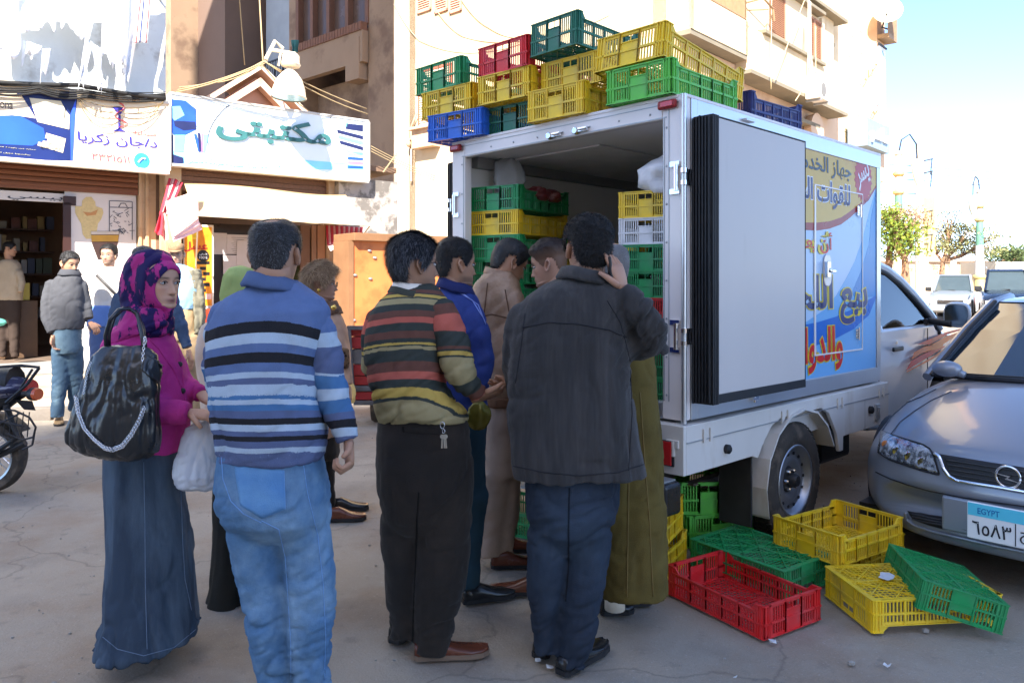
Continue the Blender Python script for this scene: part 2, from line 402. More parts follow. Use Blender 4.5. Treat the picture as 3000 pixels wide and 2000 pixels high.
def crate(col,loc,rz=0.0,label='',group=None,rx=0.0,ry=0.0,sc=(1,1,1),M=None):
 if col not in _cbase:
  m=PM('crate_plastic_'+col,PLC[col],0.42,0,0.10,7,0.08,40,spec=0.45,col2=tuple(0.70*c+0.05 for c in PLC[col]),c2s=9,c2lo=0.42,c2hi=0.75)
  o=_cb.build('crate',m);_cbase[col]=o.data
 else:
  o=bpy.data.objects.new('crate',_cbase[col]);COL.objects.link(o)
 o.location=loc;o.rotation_euler=(rx,ry,rz);o.scale=sc
 if M is not None:o.matrix_world=M
 return tag(o,label,'crate',group)
# --- the refrigerated pick-up truck
TO=V3(0.84,3.754,0);TYAW=math.atan2(0.692,0.722)
W_,L_,Z0,Z1=1.78,2.46,0.83,2.43
truck=empty('box_truck',TO,'white pickup truck with an open refrigerated cargo box, people queueing at its back','truck')
truck.rotation_euler=(0.0,0.0,TYAW)
bpy.context.view_layer.update()
TM=np.array(truck.matrix_world)
PITCH=-0.0095;ROLLV=-0.010
def bz(u,v,z):return V3(u,v,z+PITCH*u+ROLLV*v)
def Tw(u,v,z):return TM[:3,:3]@bz(u,v,z)+TM[:3,3]
def tloc(p):return np.linalg.inv(TM[:3,:3])@(np.array(p)-TM[:3,3])
UD=TM[:3,0];VD=TM[:3,1]
def side(xn,yn,v=0.0):
 """native pixel -> (u, z) on the truck side plane v"""
 p=onplane(xn/1.27551,yn/1.27551,TM[:3,3]+VD*v,VD);q=tloc(p);return(q[0],q[2]-PITCH*q[0]-ROLLV*v)
BM=np.eye(4);BM[2,0]=PITCH;BM[2,1]=ROLLV
def tb(b,name,m,par=truck,**k):return b.build(name,m,par,fix=False,**k)
pan_w=ml('box_panel_white',srgb(196,190,186),0.45,0,0.03,1.5,0.03,8,spec=0.4,coat=0.1,col2=srgb(184,178,172),c2s=2.2,c2lo=.6,c2hi=.8,stretch=(2,2,.5))
pan_in=ml('box_lining',srgb(232,226,222),0.5,0,0.05,1.5,0.03,8)
T=0.055
b=MB(BM);b.box((0.03,0.004,Z0+.02),(L_-.01,T,Z1-.01));tb(b,'side_wall',pan_w)
b=MB(BM);b.box((0.03,W_-T,Z0+.02),(L_-.01,W_-.004,Z1-.01));tb(b,'side_wall',pan_in)
b=MB(BM);b.box((L_-T,T,Z0+.02),(L_-.004,W_-T,Z1-.01));tb(b,'front_wall',pan_in)
b=MB(BM);b.box((0.03,T,Z1-T-.03),(L_-T,W_-T,Z1-.004));tb(b,'roof_panel',pan_in)
b=MB(BM);b.box((0.02,T,Z0+.0),(L_-T,W_-T,Z0+.03));tb(b,'floor',steel)
def rail(a,c,name='frame_rail',m=white_paint,bv=0.006):b=MB(BM);b.box(a,c);return tb(b,name,m,bevel=bv)
rail((0,0.125,Z1-.105),(0.05,W_-.125,Z1));rail((0,0.125,Z0),(0.05,W_-.125,Z0+.085),m=alu)
PW=0.125
for v0,v1 in((0.0,PW),(W_-PW,W_)):rail((0,v0,Z0),(0.06,v1,Z1),'corner_post',white_paint)
rail((0.0605,-.004,Z0),(0.115,0.003,Z1),'corner_post',alu,0.002)
rail((0.115,-.004,Z1-.10),(L_,0.004,Z1),m=alu,bv=0.002);rail((0.115,-.004,Z0),(L_,0.004,Z0+.095),m=alu,bv=0.002)
rail((L_-.07,-.0045,Z0+.095),(L_,0.0035,Z1-.10),m=alu,bv=0.002)
rail((L_-.03,-.002,Z1-.03),(L_+.004,W_,Z1+.004),m=alu)
rail((0.0,-.006,Z1-.012),(L_,0.03,Z1+.006),'roof_trim',white_paint,0.004)
rail((-.004,0.03,Z1-.012),(0.03,W_,Z1+.006),'roof_trim',white_paint,0.004)
b=MB(BM);b.tube([(-0.002,-0.002,Z0-.01),(-0.002,-0.002,Z1)],0.014,10);tb(b,'corner_trim',alu,smooth='auto')
b=MB(BM);b.box((-.0035,0.112,Z0+.09),(0.0,0.118,Z1-.1));b.box((-.003,0.085,Z0+.09),(0.0,0.088,Z1-.06));b.box((-.003,W_-.118,Z0+.09),(0,W_-.112,Z1-.1));b.box((-.003,.1,Z1-.1),(0,W_-.1,Z1-.095));b.box((-.003,.03,Z1-.035),(0,W_-.03,Z1-.031));tb(b,'frame_groove',steel)
rv=MB()
rvp=[(-.002,0.10,Z0+.12+.19*i)for i in range(8)]+[(-.002,W_-.1,Z0+.12+.19*i)for i in range(8)]+[(-.002,.2+.2*i,Z1-.07)for i in range(7)]
for(u,v,z)in rvp:
 q=bz(u,v,z);rv.ell(q,(0.003,0.006,0.006),8,4)
o=tb(rv,'rivets',steel,smooth=True);o['kind']='stuff'
b=MB(BM);b.box((0.12,W_-T-.06,Z1-.155),(L_-T,W_-T,Z1-.085));tb(b,'ceiling_rail',ml('rail_grey',srgb(150,146,144),0.5))
b=MB(BM);b.box((0.35,W_-T-.9,Z1-.098),(L_-T,W_-T-.08,Z1-.086));tb(b,'ceiling_duct',ml('duct_grey',srgb(216,210,208),0.5),bevel=0.004)
ev=MB(BM);ev.box((L_-T-.45,0.10,Z1-.36),(L_-T-.02,0.62,Z1-.09));e=tb(ev,'cooling_unit',pan_in,bevel=0.02)
ev=MB(BM);ev.lathe([(0.13,0),(0.145,0.02),(0.12,0.035)],(L_-T-.465,0.3,Z1-.24),(1,0,0),20);ev.lathe([(0.10,0),(0.10,0.01)],(L_-T-.472,0.3,Z1-.24),(1,0,0),16);ev2=tb(ev,'fan_grille',black_pl,e)
b=MB(BM);b.lathe([(0.02,0),(0.13,.01),(0.13,.03),(0.02,.035)],(0.75,0.30,Z1-.20),(0,0,1),20);b.box((0.70,0.2,Z1-.47),(0.80,0.27,Z1-.2));tb(b,'lamp_bracket',pan_in)
red_l=ml('red_lens',(0.55,0.02,0.02),0.2,0,0.1,spec=0.6,coat=0.6)
for v in(0.085,W_-.055):
 mk=MB(BM);mk.box((-.030,v-.055,Z1-.062),(-.0045,v+.055,Z1-.018));k=tb(mk,'marker_light',ml('red_housing',(0.30,0.02,0.02),0.4),bevel=0.012,seg=3)
 mk=MB(BM);mk.box((-.035,v-.040,Z1-.053),(-.0305,v+.030,Z1-.027));tb(mk,'lens',red_l,k,bevel=0.004)
for v in(0.66,0.86):
 c=MB(BM);c.box((-.022,v-.055,Z1-.092),(-.0,v+.055,Z1-.066));c.lathe([(0.02,0),(0.02,0.03)],(-.03,v+.03,Z1-.08),(1,0,0),12);c.box((-.04,v-.06,Z1-.084),(-.022,v-.0,Z1-.074))
 tb(c,'door_catch',chrome,bevel=0.004)
def rear_door(right):
 s=-1 if right else 1;v0=0.0 if right else W_
 y=lambda d:v0+s*d
 DZ0,DZ1=Z0+.085,Z1-.105
 b=MB(BM)
 def bb(b,u0,u1,d0,d1,z0,z1):
  a,c=sorted((y(d0),y(d1)));b.box((u0,a,z0),(u1,c,z1))
 bb(b,0.080,1.062,0.022,0.095,DZ0+.015,DZ1-.005);d=tb(b,'rear_door',white_paint,bevel=0.004)
 b=MB(BM);bb(b,0.122,1.057,0.0955,0.112,DZ0+.045,DZ1-.008);tb(b,'inner_face',pan_w,d,bevel=0.003)
 b=MB(BM)
 bb(b,0.063,0.080,0.012,0.112,DZ0,DZ1)
 for k in range(6):bb(b,0.049,0.063,0.014+k*0.0175,0.014+k*0.0175+0.010,DZ0+.002*k,DZ1-.004*abs(k-2))
 for k in range(4):bb(b,0.064+k*0.0145,0.064+k*0.0145+0.010,0.112,0.124,DZ0,DZ1)
 bb(b,0.065,0.120,0.0953,0.113,DZ0,DZ1);bb(b,0.12,1.06,0.0953,0.113,DZ0,DZ0+.044);bb(b,1.0575,1.064,0.02,0.114,DZ0,DZ1)
 bb(b,0.12,1.06,0.0953,0.114,DZ1-.0075,DZ1);bb(b,0.08,1.06,0.018,0.0953,DZ0,DZ0+.0145)
 tb(b,'door_gasket',black_rub,d,bevel=0.002)
 for z in(DZ0+.33,DZ1-.30)if right else(DZ1-.30,):
  h=MB(BM);zz=(z-.06,z+.06)
  h.lathe([(0.012,0),(0.012,0.13)],(-.016,y(-0.035),z-.065),(0,0,1),12)
  bb(h,-.012,0.0,-0.075,-0.02,z-.08,z-.055);bb(h,-.012,0.0,-0.075,-0.02,z+.055,z+.08)
  for q in(-.03,.03):
   h.lathe([(0.017,0),(0.017,0.022)],(-.014,y(0.01),z+q-.011),(0,0,1),12)
   bb(h,-.02,0.062,0.006,0.014,z+q-.009,z+q+.009)
  bb(h,-.01,0.062,0.004,0.011,z-.04,z+.04)
  tb(h,'hinge',chrome,d,smooth='auto')
 return d
rd=rear_door(True);rear_door(False)
def S(x,y,s=2.413,ox=1900,oy=500):return side(ox+x/s,oy+y/s)
SM=BM.copy();Fside=lambda v:(lambda M:M)(np.array([[1,0,0,0],[0,1,0,v],[PITCH,0,1,0],[0,0,0,1]],float))
prints=[]
u0p,u1p,zb,zt=0.125,L_-.075,Z0+.098,Z1-.103
skyp=ml('print_pale_blue',srgb(178,202,228),0.3,0,0.02,coat=0.08,spec=.25)
def pr(poly,m,y,name='print'):
 poly=[(min(max(u,u0p),u1p),min(max(z,zb),zt))for u,z in poly]
 b=MB(Fside(0));b.prism(poly,y-.0006,y);return tb(b,name,m)
pr([(u0p,zb),(u1p,zb),(u1p,zt),(u0p,zt)],skyp,0.0036)
wave=[S(1608,130),S(1560,300),S(1520,470),S(1460,640),S(1400,760),S(1330,880),S(1250,980),S(1100,1080),S(700,1180)]
pr(wave+[(u0p,zb),(u1p,zb)],ml('print_sky_blue',srgb(112,170,218),0.3,0,0.03,coat=0.08,spec=.25),0.0029)
pr([S(1620,150),S(1575,330),S(1560,520),S(1500,720),S(1440,860),S(1460,900),S(1620,890)],ml('print_mid_blue',srgb(40,128,196),0.3,0,0.03,coat=0.08,spec=.25),0.0022)
pr([S(1620,880),S(1480,960),S(1330,1030),S(1200,1070),S(1000,1110),S(600,1160),S(600,1290),S(1000,1260),S(1150,1245),S(1300,1200),S(1450,1120),S(1560,1020),S(1620,900)],ml('print_blue',srgb(34,104,188),0.3,0,0.03,coat=0.08,spec=.25),0.0015)
s2=lambda x,y:S(x,y,2.94,1900,200)
arc=[s2(1990,1015),s2(1900,1100),s2(1840,1150),s2(1740,1230),s2(1660,1285),s2(1560,1318),s2(1450,1330),s2(1350,1328),s2(900,1270),s2(500,1150)]
arc2=[s2(1990,1035),s2(1900,1135),s2(1840,1190),s2(1740,1285),s2(1660,1345),s2(1560,1382),s2(1450,1398),s2(1350,1392),s2(900,1345),s2(500,1240)]
pr([(u0p,zt),(u1p,zt)]+arc2+[(u0p,s2(500,1240)[1])],ml('print_dark_red',srgb(150,28,40),0.3,0,0.03,coat=0.08,spec=.25),0.0015)
pr([(u0p,zt),(u1p,zt)]+arc+[(u0p,s2(500,1150)[1])],ml('print_gold',srgb(206,168,70),0.3,0,0.04,1.2,coat=0.08,spec=.25,col2=srgb(192,130,60),c2s=1.0),0.0008)
cu,cz=s2(1850,950);st=[]
for k in range(44):a=k*2*math.pi/44;r=0.165 if k%2 else 0.142;st.append((cu+r*0.92*math.cos(a),cz+r*math.sin(a)))
pr(st,ml('print_red',srgb(178,22,34),0.3,0,0.03,coat=0.08,spec=.25),0.0001,'star_print')
ink=ml('ink_grey_blue',srgb(58,70,84),0.35);inkb=ml('ink_navy',srgb(38,40,104),0.35);inkr=ml('ink_red',srgb(206,26,32),0.35);inky=ml('ink_yellow',srgb(214,190,30),0.35);inkw=ml('ink_white',srgb(228,232,236),0.4)
def st_text(s,x0,x1,y0,y1,m,scale=(2.413,1900,500),out=None,y=-.0008,bold=0.0):
 sc_,ox,oy=scale
 ua,_=S(x0,(y0+y1)/2,sc_,ox,oy);ub,zb_=S(x1,y1,sc_,ox,oy);_,zt_=S(x1,y0,sc_,ox,oy)
 if out is not None:text(s,Fside(0),ua-.006,ub+.006,zb_-.006,zt_+.006,out,truck,'lettering_outline',0.0005,y=y,fix=False,bold=bold+.035)
 text(s,Fside(0),ua,ub,zb_,zt_,m,truck,'lettering',0.0005,y=y-.0008,fix=False,bold=bold)
c2s_=(2.94,1900,200)
st_text('جهاز الخدمة',1265,1745,820,990,ink,c2s_,bold=.02)
st_text('للقوات المسلحة',1000,1735,1010,1240,inkb,c2s_,inkw,bold=.02)
st_text('أن يعلن',1010,1300,440,590,inkr,out=inky,bold=.015)
st_text('بيع اللحوم',820,1545,745,1075,inkb,out=inky,bold=.03)
st_text('والدواجن',900,1372,1090,1400,inkr,out=inky,bold=.03)
M_=Fside(0).copy();c_,s_=math.cos(R(24)),math.sin(R(24))
Rr=np.array([[c_,0,-s_],[0,1,0],[s_,0,c_]]);Mr=np.eye(4);Mr[:3,:3]=Rr;Mr[:3,3]=(cu-.0,0,cz+PITCH*cu)
text('يسر',Mr,-.10,.11,-.06,.075,inkw,truck,'lettering',0.0005,y=-.0012,fix=False,bold=.02)
du0,dz1=S(1176,95);du1,_=S(1512,170);_,dz0=S(1180,1310)
sdo=MB(Fside(0))
for a,c in(((du0-.012,-.004,dz0),(du0+.010,.002,dz1)),((du1-.004,-.003,dz0),(du1+.004,.002,dz1)),((du0,-.004,dz1-.008),(du1,.002,dz1)),((du0,-.004,dz0),(du1,.002,dz0+.01))):sdo.box(a,c)
sd_=tb(sdo,'side_door_trim',white_paint,bevel=0.001)
hu,hz=S(1262,705);el=[(hu+0.052*math.cos(a),hz+0.098*math.sin(a))for a in np.linspace(0,2*math.pi,33)[:-1]]
el=[(hu+0.058*np.sign(math.cos(a))*abs(math.cos(a))**.7,hz+0.100*np.sign(math.sin(a))*abs(math.sin(a))**.7)for a in np.linspace(0,2*math.pi,33)[:-1]]
q=MB(Fside(0));q.prism(el,-.006,0.0);hp=tb(q,'handle_plate',white_paint,bevel=0.003)
q=MB(Fside(0));q.box((hu-.055,-.03,hz-.045),(hu-.012,-.006,hz+.055));q.lathe([(0.016,0),(0.016,0.03),(0.008,.034)],(hu-.02,-.006,hz),(0,-1,0),12);q.box((hu-.02,-.045,hz-.013),(hu+.035,-.03,hz+.005));tb(q,'door_handle',chrome,hp,bevel=0.004)
for(x,y)in((1482,285),(1470,1152)):
 hu_,hz_=S(x,y);q=MB(Fside(0));q.box((hu_-.025,-.008,hz_-.032),(hu_+.012,0.001,hz_+.032));q.lathe([(0.006,0),(0.006,0.085)],(hu_+.018,-.01,hz_-.0425),(0,0,1),10)
 for k in(-.018,0,.018):q.lathe([(0.005,0),(0.005,0.004)],(hu_-.008,-.008,hz_+k),(0,-1,0),8)
 tb(q,'hinge',chrome)
q=MB(BM);q.box((0.62,-.03,Z0+.045),(0.68,-.004,Z0+.06));q.lathe([(0.011,0),(0.011,.05)],(0.65,-.02,Z0+.03),(0,0,1),10);tb(q,'door_stop',chrome)
q=MB(BM);q.box((0.55,-.03,Z1-.05),(0.64,-.004,Z1-.035));tb(q,'door_stop',alu,bevel=0.004)
# ---- flat bed with drop sides
bedm=ml('bed_paint',srgb(208,203,196),0.42,0,0.05,3,coat=0.1,col2=srgb(182,170,154),c2s=3,c2lo=.55,c2hi=.75,stretch=(1.5,1.5,.5))
wc=1.17;wr=0.345
FB0,FB1=0.575,0.815
def arch(u):d=abs(u-wc);return None
b=MB(BM)
side_poly=[(-.03,FB0),(0.60,FB0),(0.66,FB0-.02),(0.72,0.63),(0.82,0.715),(0.92,0.745),(1.44,0.745),(1.55,0.70),(1.66,0.56),(1.70,0.44),(1.755,0.44),(1.76,0.53),(2.52,0.53),(2.52,FB1),(-.03,FB1)]
b.prism(side_poly,-.035,-.012);bs_=tb(b,'side_board',bedm,bevel=0.004)
b=MB(BM);b.box((-.03,-.012,FB1-.03),(2.52,W_+.03,FB1));b.box((0,0.02,0.60),(L_,0.06,0.78));tb(b,'bed_floor',bedm)
b=MB(BM);b.box((-.032,-.040,FB1-.085),(2.52,-.035,FB1-.080));tb(b,'board_seam',steel)
b=MB(BM);b.prism([(-.03,FB0),(2.52,FB0),(2.52,FB1),(-.03,FB1)],W_+.012,W_+.035);tb(b,'side_board',bedm,bevel=0.004)
b=MB(BM);b.prism([(-.035,FB0),(W_+.035,FB0),(W_+.035,FB1),(-.035,FB1)],-.055,-.030,axes=((0,1,0),(0,0,1),(1,0,0)));tl=tb(b,'tail_board',bedm,bevel=0.004)
b=MB(BM)
for c in np.linspace(wc-.40,wc+.40,2):
 s=1 if c<wc else-1
 b.loft([[(c-.03*s,-.04,z0),(c+.03*s,-.055,z0),(c+.03*s,-.012,z0)]for z0 in(0.46 if s>0 else 0.46,0.70)])
b2=MB(BM)
ring=[]
for k in range(9):
 a=R(200-22.5*k*1.0);rr=0.445
 x=wc+rr*math.cos(a);z=0.36+rr*math.sin(a)*.93
 ring.append([(x,-.052,z),(x,.25,z),(x*0.985+wc*.015,.25,z-.012),(x*0.985+wc*.015,-.052,z-.012)])
b2.loft(ring,cap=True);tb(b2,'wheel_arch_lip',bedm)
for u in(0.13,0.19,0.94,1.01,1.68,1.75,2.36,2.43):
 q=MB(BM);s=1 if int(round(u*100))%2 else-1
 q.prism([(u-.02,FB1-.10),(u-.02,FB1-.03),(u+.022,FB1-.065)],-.045,-.035);tb(q,'bracket',bedm,bevel=0.002)
for(u,r)in((0.33,0.024),(2.18,0.026)):
 q=MB(BM);q.lathe([(r,0),(r,0.02),(r*.6,0.028)],(u,-.035,FB1-.16+.0),(0,-1,0),16);tb(q,'rubber_stop',black_rub,smooth='auto')
q=MB(BM);q.box((2.26,-.05,FB1-.24),(2.33,-.036,FB1-.13));q.box((2.285,-.06,FB1-.21),(2.305,-.05,FB1-.15));tb(q,'side_latch',alu,bevel=0.004)
q=MB(BM);q.box((2.10,-.036,0.535),(2.104,-.0345,FB1-.085));tb(q,'board_seam',steel)
q=MB(BM);q.box((-.065,-.01,FB1-.11),(-.05,0.06,FB1-.07));q.lathe([(0.01,0),(0.01,.08)],(-.06,0.02,FB1-.15),(0,0,1),8);tb(q,'corner_catch',bedm,bevel=0.003)
q=MB(BM);q.box((-.066,0.015,FB0+.04),(-.0555,0.14,FB0+.165));tlm=tb(q,'tail_light',black_pl,bevel=0.003)
q=MB(BM);q.box((-.073,0.025,FB0+.045),(-.0665,0.095,FB0+.16));tb(q,'lens',red_l,tlm,bevel=0.003)
q=MB(BM);q.tube([(-.10,0.10,FB0+.17),(-.11,0.10,FB0+.05),(-.11,0.10,FB0-.12)],0.012,8);q.tube([(-.10,0.16,FB0+.17),(-.11,0.16,FB0+.05),(-.11,0.16,FB0-.12)],0.012,8);tb(q,'lamp_guard',black_pl,smooth='auto')
q=MB(BM);q.box((-.20,-0.03,0.40),(-.06,W_+.03,0.555));tb(q,'rear_bumper',ml('bumper_black',(0.02,0.02,0.022),0.25,0,0.2,spec=0.5),bevel=0.02,seg=3)
q=MB(BM);q.box((-.19,0.0,0.5555),(-.07,W_-.0,0.562));tb(q,'bumper_step',steel)
rust=ml('rusty_chassis',srgb(92,78,68),0.8,0.2,0.25,9,0.4,40,col2=srgb(58,46,40),c2s=5)
q=MB(BM)
for v in(0.42,1.32):q.box((0.0,v,0.42),(4.3,v+.07,0.54))
for u in(0.05,0.9,2.3,3.2):q.box((u,0.42,0.44),(u+.08,1.39,0.52))
for v in(0.30,1.42):
 for k in range(4):q.box((wc-.62+.07*k,v,0.36-.018*k),(wc+.62-.07*k,v+.06,0.374-.018*k))
q.tube([(wc,0.1,wr),(wc,1.68,wr)],0.05,12);q.ell((wc,0.89,wr),(0.14,0.15,0.14));q.tube([(0.3,0.6,0.36),(2.4,0.6,0.36)],0.04,10);q.tube([(0.2,1.1,0.40),(0.75,1.1,0.40)],0.09,12)
tb(q,'chassis',rust,smooth='auto')
q=MB(BM);q.box((0.70,0.10,0.56),(1.66,0.13,0.78));q.box((0.68,0.02,0.765),(1.68,0.42,0.785));tb(q,'inner_arch',rust)
q=MB(BM);q.box((0.65,0.0,0.17),(0.665,0.20,0.58));tb(q,'mud_flap',ml('mudflap',(0.03,0.029,0.028),0.7,0,0.25,8),bevel=0.003)
q=MB(BM);q.box((0.62,0.0,0.56),(0.70,0.20,0.60));tb(q,'flap_bracket',rust)
q=MB(BM);q.box((1.80,0.14,0.30),(2.30,0.40,0.52));tb(q,'fuel_tank',dark_metal,bevel=0.03)
# ---- wheels
tyre_m=ml('tyre_rubber',srgb(70,65,60),0.9,0,0.15,14,0.3,60,spec=0.2,col2=srgb(96,86,76),c2s=7)
rim_m=ml('rim_silver',srgb(158,162,170),0.35,0.75,0.06,8)
def wheel(cu,v,s,r=wr,w=0.20,rimr=0.205,par=truck,name='wheel',tread=True,spokes=10,fix=False,cz=None,M=BM):
 """s=-1: outer face towards -v"""
 cz=r-.004 if cz is None else cz
 t=MB(M);c=(cu,v,cz)
 prof=[(rimr,0.012),(rimr+.012,0.002),(r-.055,-.006),(r-.022,0.006),(r-.006,0.022),(r-.006,w-.022),(r-.022,w-.006),(r-.055,w+.006),(rimr+.01,w)]
 ax=(0,-s,0)if False else(0,1 if s<0 else-1,0)
 t.lathe(prof,c,ax,48,cap=False)
 if tread:
  for k in range(56):
   a=2*math.pi*k/56
   for j,(y0,y1)in enumerate(((0.012,0.052),(0.060,0.098),(0.104,0.142),(0.150,w-.012))):
    aa=a+(0.5 if j%2 else 0)*2*math.pi/56;da=0.036
    ps=[]
    for rr in(r-.007,r+.001):
     for(q,yy)in((-da,y0),(da,y0+.006),(da,y1),(-da,y1-.006)):
      ps.append((cu+rr*math.cos(aa+q),v+ax[1]*yy,cz+rr*math.sin(aa+q)))
    if ax[1]<0:ps=ps[:4][::-1]+ps[4:][::-1]
    t.hexa(ps)
 wo_=t.build(name,tyre_m,par,fix=fix,smooth='auto');wo_.name='tyre'
 g=MB(M)
 g.lathe([(rimr+.008,0.004),(rimr+.004,-.002),(rimr-.006,0.002),(rimr-.014,0.02),(rimr-.024,0.034),(rimr-.03,0.05),(rimr-.075,0.036),(rimr-.10,0.03),(0.085,0.052),(0.075,0.055)],c,ax,48,cap=False)
 g.lathe([(rimr+.008,w-.01),(rimr-.01,w-.03),(rimr-.03,0.052)],c,ax,32,cap=False)
 ri=g.build('rim',rim_m,par,fix=fix,smooth=True)
 h=MB(M)
 for k in range(14):
  a=2*math.pi*k/14;cc=(cu+(rimr-.048)*math.cos(a),v+ax[1]*0.036,cz+(rimr-.048)*math.sin(a));h.lathe([(0.010,0),(0.010,0.006)],cc,(0,-ax[1],0),8)
 h.build('rim_hole',black_pl,ri,fix=False)
 h=MB(M);h.lathe([(0.078,0.056),(0.072,0.045),(0.040,0.040),(0.038,0.0),(0.030,-.012),(0.0005,-.014)],c,ax,24)
 hub=h.build('hub',dark_metal,par,fix=fix,smooth='auto')
 h=MB(M)
 for k in range(6):
  a=2*math.pi*k/6;h.lathe([(0.011,0),(0.011,.016),(0.006,0.024)],(cu+.058*math.cos(a),v+ax[1]*0.042,cz+.058*math.sin(a)),(0,-ax[1],0),6)
 h.build('wheel_nut',chrome,ri,fix=False)
wheel(wc,-0.005,-1);wheel(wc,W_+.005,1,tread=False)
FW=4.05
wheel(FW,0.06,-1,tread=False);wheel(FW,W_-.06,1,tread=False)
# ---- cab
cabm=ml('cab_paint',srgb(206,214,222),0.3,0.0,0.02,1,coat=0.5)
cv0,cv1=0.07,W_-.07
low=[(2.52,0.42),(2.9,0.38),(3.55,0.38)]+[(FW+.43*math.cos(a),0.36+.42*math.sin(a))for a in np.linspace(R(175),R(5),9)]+[(4.55,0.40),(4.86,0.45),(4.93,0.62),(4.92,0.84),(4.78,0.945),(4.3,1.03),(3.86,1.10),(3.80,1.15),(2.52,1.15)]
def cabv(u,z,s):
 c=0.06*max(0,(z-1.15)/.5)**1.2*3.0+0.05*max(0,(0.75-z)/.4)**2+0.10*max(0,(u-4.4)/.5)**2
 return(cv0+c)if s<0 else(cv1-c)
def skin_side(s):
 b=MB();n=len(low)
 inner=[(cabv(u,z,s)+(.18 if s<0 else-.18))for u,z in low]
 vs=[(u,cabv(u,z,s),z)for u,z in low]+[(u,iv,z)for(u,z),iv in zip(low,inner)]
 f=[tuple(range(n))if s<0 else tuple(reversed(range(n)))]+[((i,i+n,(i+1)%n+n,(i+1)%n)if s<0 else(i,(i+1)%n,(i+1)%n+n,i+n))for i in range(n)]
 b.add(vs,f);return b
for s in(-1,1):tb(skin_side(s),'cab_side',cabm,smooth='auto',bevel=0.02)
b=MB();prof=[(4.93,0.62),(4.92,0.84),(4.78,0.95),(4.3,1.035),(3.86,1.105)]
b.loft([[(u,cabv(u,z,-1)+.03,z-.004*0),(u,W_*.3,z+.02),(u,W_*.7,z+.02),(u,cabv(u,z,1)-.03,z)]for u,z in prof],cap=False,closed=False);tb(b,'bonnet',cabm,smooth='auto')
b=MB();b.box((4.3,cv0+.1,0.45),(4.92,cv1-.1,0.66));b.box((2.54,cv0+.05,0.42),(3.75,cv1-.05,0.55));tb(b,'cab_floor',dark_metal)
RZ=1.655
def curve_side(s,off=0.0):
 pts=[]
 for u,z in((3.98,1.10),(3.80,1.235),(3.60,1.39),(3.40,1.52),(3.22,1.60),(3.0,1.645),(2.75,1.655),(2.55,1.65)):pts.append((u,cabv(u,min(z,1.62),s)+(0.012 if s<0 else-.012)+off,z))
 return pts
b=MB()
for s in(-1,1):b.tube(curve_side(s),[0.03]*3+[0.034]*5,8)
tb(b,'a_pillar',cabm,smooth='auto')
b=MB()
for s in(-1,1):
 b.tube([(q[0]-.035,q[1]-(.004 if s<0 else-.004),q[2]-.035)for q in curve_side(s)],0.022,8)
tb(b,'door_seal',black_rub,smooth='auto')
b=MB();pl=curve_side(-1)[4:];pr_=curve_side(1)[4:]
b.loft([[p,(p[0],W_*.35,p[2]+.028),(p[0],W_*.65,p[2]+.028),q,(q[0],q[1],q[2]-.02),(p[0],p[1],p[2]-.02)]for p,q in zip(pl,pr_)]);tb(b,'cab_roof',cabm,smooth='auto')
b=MB()
for s in(-1,1):
 v1=cabv(2.6,1.15,s);v2=cabv(2.6,1.62,s)
 b.hexa([(2.50,v1,1.15),(2.70,v1,1.15),(2.70,v1-.04*s,1.15),(2.50,v1-.04*s,1.15),(2.50,v2,1.64),(2.58,v2,1.64),(2.58,v2-.04*s,1.64),(2.50,v2-.04*s,1.64)])
tb(b,'b_pillar',cabm)
b=MB();b.box((2.50,cv0+.05,0.5),(2.53,cv1-.05,1.18));b.box((2.50,cv0+.1,1.60),(2.53,cv1-.1,1.65));tb(b,'cab_back',cabm)
gl=glass_mat('car_glass',(0.72,0.80,0.80),0.10)
for s in(-1,1):
 b=MB();w=[(2.70,1.155),(3.78,1.155),(3.60,1.355),(3.38,1.50),(3.15,1.585),(2.95,1.615),(2.60,1.62)]
 vs=[(u,cabv(u,z,s)+(.018 if s<0 else-.018),z)for u,z in w]+[(u,cabv(u,z,s)+(.022 if s<0 else-.022),z)for u,z in w];n=len(w)
 b.add(vs,[tuple(range(n)),tuple(reversed(range(n,2*n)))]+[(i,i+n,(i+1)%n+n,(i+1)%n)for i in range(n)]);tb(b,'side_window',gl)
b=MB();a_,c_=curve_side(-1),curve_side(1)
b.loft([[a_[i],(a_[i][0]+.03,W_/2,a_[i][2]+.01),c_[i]]for i in(0,1,2,3)],cap=False,closed=False);tb(b,'windscreen',gl)
seatm=ml('seat_grey',srgb(70,68,66),0.8)
for v in(0.35,1.05):
 b=MB();b.box((2.72,v,0.72),(3.25,v+.48,0.86));b.box((2.66,v,0.80),(2.80,v+.48,1.30));b.box((2.66,v+.12,1.32),(2.76,v+.36,1.50));tb(b,'seat',seatm,bevel=0.05,seg=3)
b=MB();b.prism([(3.55,0.7),(3.95,0.7),(3.95,1.10),(3.80,1.17),(3.62,1.14)],cv0+.1,cv1-.1);tb(b,'dashboard',black_pl,bevel=0.03)
b=MB();ring=[(3.50+.05*math.sin(a),1.30+.17*math.cos(a),1.10+.16*math.sin(a))for a in np.linspace(0,2*math.pi,25)];b.tube(ring,0.012,6);tb(b,'steering_wheel',black_pl,smooth='auto')
b=MB();b.box((3.60,cv0-.012,1.146),(3.86,cv0+.02,1.20));b.tube([(3.66,cv0-.0,1.18),(3.62,-.12,1.16)],0.03,8);tb(b,'mirror_arm',black_pl,bevel=0.01)
mo=empty('door_mirror',(0,0,0));mo.parent=truck
b=MB();cm=V3(3.62,-.15,1.235)
rings=[]
